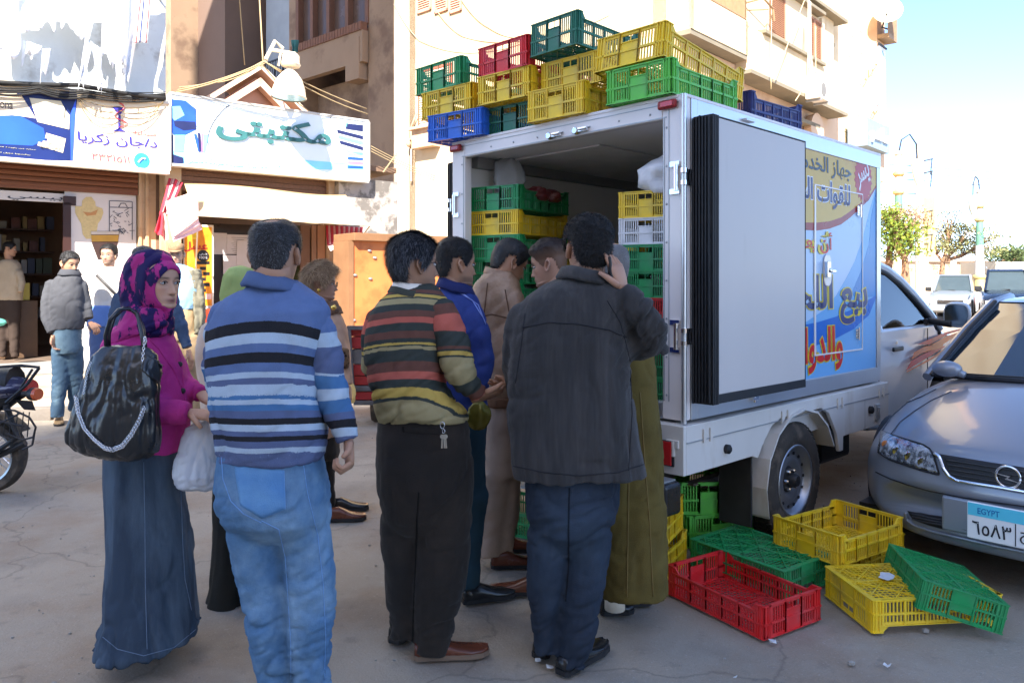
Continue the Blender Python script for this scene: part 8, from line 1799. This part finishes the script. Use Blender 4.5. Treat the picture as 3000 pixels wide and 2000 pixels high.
for k in range(4):seam(CB_,[cpx(x,y+42*k)for x,y in((850+14*k,460),(1000,482),(1250,522),(1568,572),(1800,600))],'grille_bar',PM('grille_bar',srgb(60,60,62),.4),car,.004,24,.012)
seam(CB_,[cpx(*p)for p in((745,400),(790,430),(830,540),(880,610),(950,650),(1100,675),(1300,705),(1568,752),(1800,790))],'grille_trim',chrome,car,.011,40,.008)
q=cray(CB_,1430,610)
if q is not None:
 eb=empty('emblem',(0,0,0));eb.parent=car;eb.location=-car.location
 q=q-CDIR*.018;b=MB();b.tube([q+CE*.050*math.cos(t)+UP*.050*math.sin(t)for t in np.linspace(0,2*math.pi,33)],.006,8);b.build('emblem_ring',chrome,eb,fix=False,smooth=True)
 b=MB();z_=q-CDIR*.002;b.prism([(-.066,.012),(.012,.006),(.0,-.006),(.066,-.022),(-.012,-.012),(.0,.000)],-.004,.004,axes=(CE,UP,-CDIR),o=z_);b.build('emblem_bolt',chrome,eb,fix=False)
for pts,r in(([(205,570),(330,630),(500,690),(700,745),(1000,805),(1300,850),(1700,905)],.004),([(838,790),(842,880),(838,985)],.003)):seam(CB_,[cpx(*p)for p in pts],'panel_gap',black_rub,car,r,40,.0)
seam(CB_,[cpx(*p)for p in((270,185),(350,60),(500,-70),(620,-120),(760,-190))],'bonnet_gap',PM('gap_grey',srgb(70,74,82),.5),car,.0035,40,.0)
seam(CB_,[cpx(*p)for p in((345,222),(430,110),(560,10),(720,-90),(900,-170))],'bonnet_gap',MATS['gap_grey'],car,.003,40,.0)
cpatch([(500,930),(700,970),(900,1000),(1040,1030),(1500,1110)],[(560,1010),(700,1060),(900,1110),(1040,1140),(1500,1200)],'lower_grille',gr,.004,.01)
for k in range(3):seam(CB_,[cpx(x,y+24*k)for x,y in((540,955),(700,990),(900,1025),(1040,1055))],'grille_bar',MATS['grille_bar'],car,.004,16,.012)
seam(CB_,[cpx(*p)for p in((490,1130),(700,1200),(1000,1290),(1300,1370),(1600,1440))],'bumper_lip',sil,car,.014,30,.0);seam(CB_,[cpx(*p)for p in((480,940),(490,1010),(560,1060),(700,1110),(1000,1180),(1300,1250),(1600,1310))],'bumper_crease',sil,car,.010,30,.0)
seam(CB_,[cpx(*p)for p in((495,1160),(700,1240),(1000,1340),(1300,1420),(1600,1500))],'bumper_spoiler',black_pl,car,.012,30,.0)
q=cray(CB_,1050,990);q=V3(2.235,3.735,.365)if q is None else q
p0=P(2835/1.27551,1465/1.27551,3.66);PMx=frame(p0-CDIR*.0,CE);pw_,ph2=.36,.172
plt=empty('number_plate',(0,0,0));plt.parent=car;plt.location=-car.location
b=MB(PMx);b.box((0,-.012,-ph2),(pw_,0,0));b.build('plate_sheet',PM('plate_white',srgb(232,234,236),.35,0,.02),plt,fix=False,bevel=.004)
b=MB(PMx);b.box((.004,-.0135,-.062),(pw_-.004,-.0125,-.004));b.build('plate_band',PM('plate_blue',srgb(90,200,226),.35,0,.02),plt,fix=False)
b=MB(PMx);b.box((.196,-.0135,-ph2+.006),(.200,-.0125,-.064));b.build('plate_divider',idk,plt,fix=False)
blu=PM('plate_ink_blue',srgb(24,110,170),.4)
text('EGYPT',PMx,.045,.135,-.050,-.022,blu,plt,y=-.0137,depth=.001,fix=False,arabic=False,bold=.01);text('مصر',PMx,.245,.315,-.054,-.014,blu,plt,y=-.0137,depth=.001,fix=False)
text('٦٥٨٣',PMx,.022,.182,-.148,-.082,idk,plt,y=-.0137,depth=.001,fix=False,arabic=False,bold=.01);text('ق ج',PMx,.215,.34,-.150,-.082,idk,plt,y=-.0137,depth=.001,fix=False)
b=MB(CM);b.box((-.008,-.28,.28),(.05,.28,.45));b.build('plate_recess',sil,car,bevel=.01)
mc=onplane((2760)/1.27551,1080/1.27551,CM[:3,3]-CE*.93,CE);mc=P(2775/1.27551,1080/1.27551,4.75)
b=MB();b.ell((0,0,0),(1,1,1),18,12);v=np.vstack(b.v);v[:,0]=np.where(v[:,0]<0,v[:,0],v[:,0]*.55);v=v*np.array([.06,.085,.05]);Rm=np.stack([CDIR,-CE,UP],1);q=MB();q.add(v@Rm.T+mc,b.f);q.build('door_mirror',sil,car,smooth=True)
b=MB();b.tube([mc,mc+CE*.10-UP*.03],[.03,.02],8);b.build('mirror_stalk',sil,car,smooth=True)
for(a,s)in((.95,1),(.95,-1),(3.6,1),(3.6,-1)):wheel(a,.86*s,-1 if s<0 else 1,r=.31,w=.19,rimr=.19,par=car,tread=False,M=CM,fix=True)
b=MB(CM)
for a in(.95,3.6):b.tube([(a,-.868,.31),(a,.868,.31)],.345,32)
b.build('wheel_arch',black_rub,car,smooth='auto')
b=MB(CM);b.box((.3,-.8,.14),(4.2,.8,.25));b.build('underbody',black_pl,car)
# ---- far vehicles, facing us
def far_car(name,x0,x1,Y,h,label,paint,cat,L=4.4,grille=True,yaw=0.0,white=False):
 c=P((x0+x1)/2,639,Y);th_=math.atan2(c[0],c[1]);w=(x1-x0)/FD*Y*math.cos(th_);yaw=-th_+yaw;e_=empty(name,(c[0],Y,0),label,cat);M=frame(V3(c[0],Y,0),(math.cos(yaw),math.sin(yaw),0));hw=w/2
 B_=lambda:MB(M)
 b=B_();b.loft([[(s*hw*wf,y,z)for s,z in((-1,z0),(-1,z1),(-.6,z2),(.6,z2),(1,z1),(1,z0))]for y,wf,z0,z1,z2 in((-.02,.90,.38,.62*h/1.5,.68*h/1.5),(.05,.96,.30,.68*h/1.5,.76*h/1.5),(.5,1,.28,.86*h/1.6,.92*h/1.6),(1.3,1,.28,1.0*h/1.65,1.06*h/1.65),(L-.2,1,.30,1.0*h/1.65,1.04*h/1.65),(L,.95,.35,.9*h/1.65,1.0*h/1.65))]);b.build('body',paint,e_,smooth='auto',bevel=.03)
 zb_=1.04*h/1.65
 b=B_();b.loft([[(-hw*.84,1.25,zb_),(hw*.84,1.25,zb_),(hw*.86,L*.62,zb_),(-hw*.86,L*.62,zb_)],[(-hw*.68,1.95,h-.06),(hw*.68,1.95,h-.06),(hw*.72,L*.58,h-.06),(-hw*.72,L*.58,h-.06)]]);b.build('cabin_glass',PM('far_glass',(.05,.07,.08),.08,0,.1,3,spec=.8),e_)
 b=B_();b.loft([[(-hw*.70,1.90,h-.06),(hw*.70,1.90,h-.06),(hw*.74,L*.60,h-.06),(-hw*.74,L*.60,h-.06)],[(-hw*.62,2.05,h),(hw*.62,2.05,h),(hw*.66,L*.56,h),(-hw*.66,L*.56,h)]]);b.build('car_roof',paint,e_,smooth='auto')
 b=B_()
 for s in(-1,1):b.bar((s*hw*.86,1.22,zb_-.02),(s*hw*.70,1.95,h-.03),.07)
 b.build('a_pillar',paint,e_)
 b=B_();b.box((-hw*.55,-.05,.60*h/1.6),(hw*.55,.0,.72*h/1.6));b.build('grille',black_pl,e_)
 for k in range(2):b=B_();b.box((-hw*.52,-.065,(.63+.05*k)*h/1.6),(hw*.52,-.05,(.645+.05*k)*h/1.6));b.build('grille_bar',chrome,e_)
 for s in(-1,1):
  b=B_();b.box((min(s*hw*.58,s*hw*.9),-.04,.60*h/1.6),(max(s*hw*.58,s*hw*.9),.06,.74*h/1.6));b.build('headlight',PM('far_headlight',(.75,.75,.72),.1,0,.1,spec=.9),e_,bevel=.02)
  b=B_();b.box((min(s*hw*1.0,s*(hw+.2)),1.35,zb_-.02),(max(s*hw*1.0,s*(hw+.2)),1.47,zb_+.14));b.build('door_mirror',black_pl,e_,bevel=.02)
  for y in(.75,L-.8):
   b=B_();b.lathe([(.34,0),(.34,.2),(.2,.21)],(s*(hw-.19),y,.34),(s,0,0),20);b.build('wheel',tyre_m,e_)
 b=B_();b.box((-hw*.93,-.10,.36),(hw*.93,.05,.55));b.build('bumper',paint if not grille else PM('far_bumper',srgb(150,152,156),.4,.3),e_,bevel=.03)
 b=B_();b.box((-.2,-.115,.42),(.2,-.105,.52));b.build('number_plate',PM('plate_white',srgb(232,234,236),.35),e_)
 b=B_();b.bar((-hw*.6,1.33,zb_+.03),(hw*.1,1.27,zb_+.03),.02);b.build('wiper',black_pl,e_)
 return e_,M
far_car('pickup',2129,2236,27.3,1.68,'silver pickup driving towards us beyond the truck cab',PM('silver_pickup',srgb(128,136,146),.35,.2,.03,coat=.4),'pickup',4.9,yaw=-.07)
s_,Ms=far_car('suv',2256,2384,23.2,1.82,'dark blue off-road car with a roof rack at the right edge',PM('dark_blue_paint',srgb(24,34,52),.25,.2,.05,coat=.8),'car',4.7,yaw=.05)
b=MB(Ms)
for s in(-1,1):b.tube([(s*.55,2.0,1.84),(s*.55,2.15,1.90),(s*.55,3.2,1.90)],.02,6)
b.build('roof_rack',steel,s_)
far_car('white_car',2252,2312,36,1.4,'white car half hidden behind the dark off-road car',PM('white_car_paint',srgb(224,226,228),.3,0,.02,coat=.6),'car')
# ---- lamp posts and pole
def lamppost(x,Y,ztop,label,rad=.16,lit_r=False,side=1):
 c=P(x,639,Y)*V3(1,1,0);e_=empty('street_lamp',c,label,'lamp post','green and white street lamps')
 gp=PM('lamp_green',srgb(96,140,120),.5,0,.12,4);wp=PM('lamp_white',srgb(214,206,196),.6,0,.08,4);yp=PM('lamp_ochre',srgb(196,170,110),.6)
 z=ztop
 b=MB();b.lathe([(rad*1.9,0),(rad*1.7,.9),(rad*1.2,1.0)],c,n=12);b.build('pedestal',wp,e_,smooth='auto')
 b=MB();b.lathe([(rad*1.15,0),(rad*1.35,.08),(rad*1.15,.16),(rad*1.15,.5),(rad*1.5,.55),(rad*1.5,.62),(rad*1.05,.68)],c+UP*1.0,n=14);b.build('base_moulding',yp,e_,smooth='auto')
 b=MB();b.lathe([(rad,0),(rad*.86,z*.22)],c+UP*1.66,n=14);b.build('post_white',wp,e_,smooth='auto')
 b=MB();b.lathe([(rad*.86,0),(rad*.7,z*.72-1.66-z*.22)],c+UP*(1.66+z*.22),n=14);b.build('post_green',gp,e_,smooth='auto')
 for f_ in(.72,.82):b=MB();b.lathe([(rad*.7,-.1),(rad*1.15,-.03),(rad*1.15,.03),(rad*.7,.1)],c+UP*z*f_,n=14);b.build('post_ring',yp,e_,smooth='auto')
 b=MB();b.lathe([(rad*.7,0),(rad*.66,z*.2)],c+UP*z*.72,n=14);b.lathe([(rad*.66,0),(rad*1.0,.04),(rad*.9,.10),(rad*.3,.14)],c+UP*z*.92,n=14);b.build('post_top',wp,e_,smooth='auto')
 d=V3(side*.55,-.1,0)
 b=MB();b.tube([c+UP*z*.93,c+d*.15+UP*(z*.93+.45),c+d*.6+UP*(z*.93+.62),c+d*.95+UP*(z*.93+.3),c+d+UP*(z*.90)],.025,6);b.build('bracket',dark_metal,e_,smooth='auto')
 b=MB();b.lathe([(.03,.0),(.16,-.1),(.19,-.16),(.14,-.55),(.08,-.75),(.02,-.85)],c+d+UP*(z*.90),n=10);b.build('lantern',PM('lantern_glass',srgb(196,196,180),.3,0,.1),e_,smooth='auto');return e_
lamppost(2064,25,6.0,'green and white street lamp just right of the truck box');l2=lamppost(2250,31,5.4,'green and white street lamp between the pickup and the dark car',.17,side=-.6)
b=MB();q=P(2258,482,30.9);b.box((q[0],30.85,q[2]-.35),(q[0]+.75,30.9,q[2]+.35));b.build('blue_sign',PM('pale_blue_sign',srgb(140,210,226),.5),l2)
c=P(2112,639,29)*V3(1,1,0);ut=empty('utility_pole',c,'tall pale concrete utility pole with a beige board','utility pole')
b=MB();b.lathe([(.17,0),(.13,6),(.06,6.9)],c,n=10);b.build('pole',PM('pole_concrete',srgb(196,186,172),.8,0,.08),ut,smooth='auto')
b=MB()
for y in(372,400,490,545):q=P(2122,y,29);b.bar((c[0],29,q[2]),(c[0]+.45,28.9,q[2]+.1),.05);b.tube([(c[0]+.42,28.9,q[2]+.1),(c[0]+.36,28.9,q[2]-.5)],.02,5)
b.build('insulator_arm',dark_metal,ut)
b=MB();a_,c_=P(2118,455,29.4),P(2145,530,29.4);b.box((a_[0],29.3,c_[2]-1.0),(c_[0],29.4,a_[2]));b.build('board',PM('board_beige',srgb(186,160,112),.8,0,.08),ut)
for k,y in enumerate((364,380,396,428)):cable([P(1300,y-60,60),P(2112,y+18,29.5),P(2700,y+30,40)],.018,'power line crossing the sky at the right, number %s from the top'%['one','two','three','four'][k],PM('wire_grey',srgb(120,124,130),.7),sag=.25,group='power lines across the sky')
cable([P(2020,492,25),P(2064,492,25),P(2112,494,29)],.03,'short dark cable slung between lamp post and pole',cabm2)
# ---- far wall, shuttered shop, trees
wl=empty('brick_wall',P(2200,700,42)*V3(1,1,0),'pale brick boundary wall behind the parked traffic','wall')
wm=PM('pale_brick',srgb(206,182,156),.9,0,.2,3,.2,20,col2=srgb(120,90,74),c2s=1.2,c2lo=.55,c2hi=.7)
xw0,xw1=P(2010,639,42)[0],P(2292,639,42)[0]
b=MB();z=.0;r=0
while z<2.35:
 x=xw0-(.2 if r%2 else 0)
 while x<xw1:b.box((x+.01,42-.01*((r*7+int(x*5))%3),z+.008),(min(x+.40,xw1)-.01,42.2,z+.112));x+=.40
 z+=.12;r+=1
o=b.build('brick_courses',wm,wl);o['kind']='stuff'
b=MB();b.box((xw0,42.03,0),(xw1,42.18,2.36));b.build('mortar_core',PM('mortar',srgb(150,134,116),.9),wl)
b=MB();b.box((xw0,41.9,2.38),(xw1,42.3,2.47));b.build('coping',PM('coping_dark',srgb(120,100,84),.9),wl)
for k in range(5):x=xw0+1+(xw1-xw0)*k/4.4;b=MB();b.box((x,41.85,0),(x+.3,42.35,2.5));b.build('wall_pier',PM('pier_cream',srgb(220,204,178),.9),wl)
kq=empty('shuttered_shop',P(2330,700,38)*V3(1,1,0),'low shop with a dark red roller shutter at the far right','building')
x0,x1=P(2287,639,38)[0],P(2420,639,38)[0]
b=MB();b.box((x0,38,0),(x0+.45,41,1.85));b.box((x0,38.003,1.85),(x1,41,2.35));b.box((x0+.45,38.3,0),(x1-.01,40.9,1.85));b.build('wall',PM('shop_grey',srgb(176,166,150),.9,0,.1,1),kq)
b=MB();b.box((x0+.05,37.97,.1),(x0+.25,37.99,1.6));b.build('poster',PM('poster_mix',srgb(150,180,170),.6,0,.3,3,col2=srgb(210,170,90),c2s=2),kq)
for k in range(18):b=MB();b.box((x0+.5,38.08-.015*(k%2),.05+.1*k),(x1,38.14,.14+.1*k));b.build('shutter_slat',PM('shutter_red',srgb(130,44,56),.6),kq)
def tree(x,Y,trunk,blobs,label,cols,n=2600,leaf=.09,lim=6,seed=0,flat=1.0):
 rg=np.random.RandomState(seed);c=P(x,639,Y)*V3(1,1,0);e_=empty('tree',c,label,'tree');b=MB()
 T0=[P(px,py,Y)for px,py in trunk];T0[0][2]=0;r0=.16;b.tube(T0,np.linspace(r0,r0*.55,len(T0)),8)
 top=T0[-1]
 for(bx,by,rx,rz,ry)in blobs:
  q=P(bx,by,Y);mid=(top+q)/2+V3(rg.uniform(-.2,.2),0,-.1);b.tube([top,mid,q],[r0*.5,r0*.3,r0*.12],6)
  for k in range(5):w=q+V3(rg.uniform(-1,1)*rx/FD*Y*.8,rg.uniform(-.5,.5)*ry,rg.uniform(-.6,.6)*rz/FD*Y);b.tube([mid,(mid+w)/2+V3(0,0,.1),w],[r0*.25,r0*.14,r0*.06],5)
 b.build('trunk',PM('bark',srgb(140,108,84),.9,0,.2,6,.4,20),e_,smooth='auto')
 tot=sum(q[2]*q[3]for q in blobs);b=MB()
 for(bx,by,rx,rz,ry)in blobs:
  q=P(bx,by,Y);m=int(n*rx*rz/tot);cl=rg.randn(max(6,m//45),3)*np.array([rx/FD*Y*.55,ry*.5,rz/FD*Y*.5])+q
  pts=cl[rg.randint(0,len(cl),m)]+rg.randn(m,3)*np.array([.22,.22,.11*flat])*(Y/25)
  for p_ in pts:
   s=leaf*rg.uniform(.6,1.3);u=nrm(rg.randn(3));w=nrm(np.cross(u,rg.randn(3)));b.add([p_-u*s,p_+w*s*.5,p_+u*s,p_-w*s*.5],[(0,1,2,3)],int(rg.randint(0,len(cols))))
 b.build('crown',[PM('leaf_'+''.join('%02d'%int(99*v)for v in c),c,.7,0,.2,3)for c in cols],e_);return e_
tree(2092,22,[(2088,700),(2080,640),(2078,590)],[(2050,545,26,28,.8),(2085,535,26,26,.8),(2075,575,30,20,.8),(2045,500,22,30,.7)],'shrubby tree with yellow green and reddish leaves beside the truck',((.14,.20,.02),(.20,.22,.02),(.09,.14,.02)),3000,.052,seed=2)
tree(2040,22.5,[(2030,700),(2045,560)],[(2050,495,26,22,.6),(2072,525,22,16,.6),(2105,500,14,22,.5)],'bare reddish bush top behind the truck box corner',((.40,.24,.16),(.46,.34,.24),(.30,.20,.10)),1800,.045,seed=3)
tree(2165,33,[(2160,720),(2162,640),(2166,600)],[(2150,560,42,24,1.5),(2200,555,50,26,1.5),(2240,570,34,20,1.2),(2175,520,46,12,1.2),(2225,525,40,10,1.2),(2175,492,26,5,.8),(2280,545,20,8,.6)],'wide flat-topped acacia over the wall',((.20,.19,.07),(.26,.24,.11),(.13,.14,.05)),4600,.055,seed=5,flat=.6)
tree(2310,40,[(2310,720),(2308,620)],[(2308,585,26,14,1),(2335,590,18,10,1)],'small dark tree above the shuttered shop',((.06,.09,.03),(.09,.12,.04)),1500,.09,seed=7)
tree(2370,44,[(2368,720),(2366,620)],[(2360,588,24,16,1)],'dark tree cut by the right edge of the picture',((.06,.09,.03),(.09,.12,.04)),700,.09,seed=8)
# ---- motorbike at the left edge
YM=6.0
mb=empty('motorcycle',P(-40,900,YM)*V3(1,1,0),'black motorcycle with a luggage rack cut off by the left edge','motorcycle')
mp=lambda x,y,d=0:P(x/1.27551/3.4833,(1050+y/3.4833)/1.27551,YM+d)
def m_(x,y,d=0):return P((x/3.4833)/1.27551,(1050+y/3.4833)/1.27551,YM+d)
GYM=GY(1130);YM=GYM
wcx=m_(-110,1000);wr_m=abs(m_(270,1000)[0]-wcx[0]);wcx[2]=wr_m
b=MB();b.lathe([(wr_m-.07,-.05),(wr_m-.02,-.055),(wr_m,-.02),(wr_m,.02),(wr_m-.02,.055),(wr_m-.07,.05),(wr_m-.075,0)],wcx,(0,1,0),48,cap=False);b.build('tyre',tyre_m,mb,smooth='auto')
b=MB();b.lathe([(wr_m-.07,-.05),(wr_m-.085,-.045),(wr_m-.09,0),(wr_m-.085,.045),(wr_m-.07,.05)],wcx,(0,1,0),48,cap=False);b.build('rim',PM('bike_rim',srgb(160,170,180),.3,.8),mb,smooth='auto')
b=MB()
for k in range(28):a=k*2*math.pi/28;b.tube([wcx+V3(.05*math.cos(a+.5),.03*(-1)**k,.05*math.sin(a+.5)),wcx+V3((wr_m-.09)*math.cos(a),0,(wr_m-.09)*math.sin(a))],.0022,4)
b.lathe([(.05,-.06),(.06,-.04),(.06,.04),(.05,.06)],wcx,(0,1,0),16);b.build('spokes',chrome,mb)
b=MB();rr_=wr_m+.035;b.loft([[wcx+V3(rr_*math.cos(a)*k,yy,rr_*math.sin(a)*k)for yy,k in((-.08,.96),(-.08,1),(.08,1),(.08,.96))]for a in np.linspace(R(35),R(165),14)]);b.build('mudguard',black_pl,mb,smooth='auto')
q=m_(270,470);b=MB();b.hexa([m_(150,420,-.07),m_(330,430,-.07),m_(365,530,-.07),m_(245,520,-.07)]+[m_(150,420,.07),m_(330,430,.07),m_(365,530,.07),m_(245,520,.07)]);b.build('plate_bracket',black_pl,mb)
b=MB()
for d in(-.11,.11):
 b.tube([m_(-60,90,d),m_(210,70,d),m_(400,90,d)],.010,6);b.tube([m_(400,95,d),m_(270,270,d),m_(60,450,d)],.011,6);b.tube([m_(330,110,d),m_(210,300,d)],.009,6)
for x in(200,250,300,350,398):b.tube([m_(x,84,-.11),m_(x,84,.11)],.007,6)
for d in(-.05,0,.05):b.tube([m_(180,80,d),m_(400,90,d)],.006,6)
b.build('luggage_rack',black_pl,mb,smooth='auto')
b=MB()
for k,(x0,y0,x1,y1)in enumerate(((40,500,130,700),(130,700,200,830),(30,520,150,530),(150,530,300,600),(300,600,365,700),(365,700,340,800),(340,800,230,830),(230,830,60,760),(330,880,230,930),(355,740,330,880),(-40,680,200,560),(0,640,250,690),(-40,760,130,830))):b.tube([m_(x0,y0,-.13),m_(x1,y1,-.13)],.007,6)
for k in range(5):b.tube([m_(60+60*k,545,-.13),m_(30+62*k,800,-.13)],.004,5)
b.tube([m_(60,470,-.10),m_(180,800,-.10),m_(-80,980,-.12)],.02,8);b.tube([m_(-100,1030,-.08),m_(260,860,-.08)],.022,8);b.build('side_frame',dark_metal,mb,smooth='auto')
b=MB();b.tube([m_(-100,440),m_(60,400),m_(180,360),m_(280,330)],[.09,.08,.05,.03],10);b.tube([m_(-80,260),m_(160,250)],.12,12);b.build('tail_body',black_pl,mb,smooth='auto')
blob('seat_cloth',m_(20,120),(.20,.14,.075),cm('teal_cover',srgb(84,158,152)),None,None,seed=4,amp=.15).parent=mb;o=mb.children[-1];o.location=-wloc(mb);o.name='saddle_cloth'
blob('x',m_(60,290),(.16,.13,.09),cm('plaid_cloth',srgb(60,64,96),srgb(150,156,176),c2s=9,stretch=(.4,1,3)),None,None,seed=6,amp=.2).parent=mb;o=mb.children[-1];o.location=-wloc(mb);o.name='saddle_blanket'
b=MB();b.tube([m_(230,360,-.1),m_(330,362,-.1)],.02,8);b.lathe([(.02,-.07),(.045,-.03),(.047,.01),(.03,.03)],m_(355,362,-.1),(1,-.3,0),14);b.build('indicator',black_pl,mb,smooth='auto')
b=MB();b.lathe([(.02,.0),(.044,-.01),(.04,.015)],m_(378,362,-.11),(1,-.3,0),14);b.build('indicator_lens',PM('amber',srgb(200,90,50),.2,0,.1,spec=.7),mb,smooth='auto')
b=MB();b.lathe([(.05,-.02),(.06,.0),(.05,.03)],m_(300,290),(1,-.3,0),14);b.build('tail_lamp',red_l,mb,smooth='auto')
# ---- cargo tricycle behind the queue
YT=7.9
tc=empty('cargo_tricycle',P(840,990,YT)*V3(1,1,0),'red and grey metal cargo tricycle box behind the striped sweater man','tricycle')
tm=[PM('cart_red',srgb(150,46,48),.5,.1,.2,8,.2,30),PM('cart_grey',srgb(104,104,108),.5,.4,.25,10,.2,30)]
for k,(y0,y1,c_)in enumerate(((755,772,0),(774,800,0),(802,836,1),(838,862,0),(864,884,0),(886,898,1),(900,918,0),(920,930,1))):
 a_,d_=P(806+k*.9,y0,YT),P(905,y1,YT);b=MB();b.box((a_[0],YT-.012*(k%2),d_[2]),(d_[0],YT+1.3,a_[2]));b.build('box_panel',tm[c_],tc,bevel=.004)
b=MB();q=P(806,752,YT);b.bar((q[0]-.03,YT-.03,q[2]+.0),(q[0]+.6,YT-.03,q[2]+.0),.04);b.bar((q[0]-.01,YT-.03,q[2]),(q[0]+.03,YT-.03,.35),.03);b.build('box_rail',tm[1],tc)
for dx in(.0,1.1):
 q=P(855,990,YT)*V3(1,1,0)+V3(dx*0,.3+dx*.7,.30);b=MB();b.lathe([(.20,-.05),(.28,-.055),(.30,-.02),(.30,.02),(.28,.055),(.2,.05)],q,(1,0.1,0),28);b.build('wheel',tyre_m,tc,smooth='auto')
tag(blob('cloth_bundle',P(803,905,YT-.2),(.06,.05,.12),cm('bundle_yellow',srgb(210,190,130)),'x','x',seed=5),'pale yellow cloth tied at the corner of the red cart','cloth')
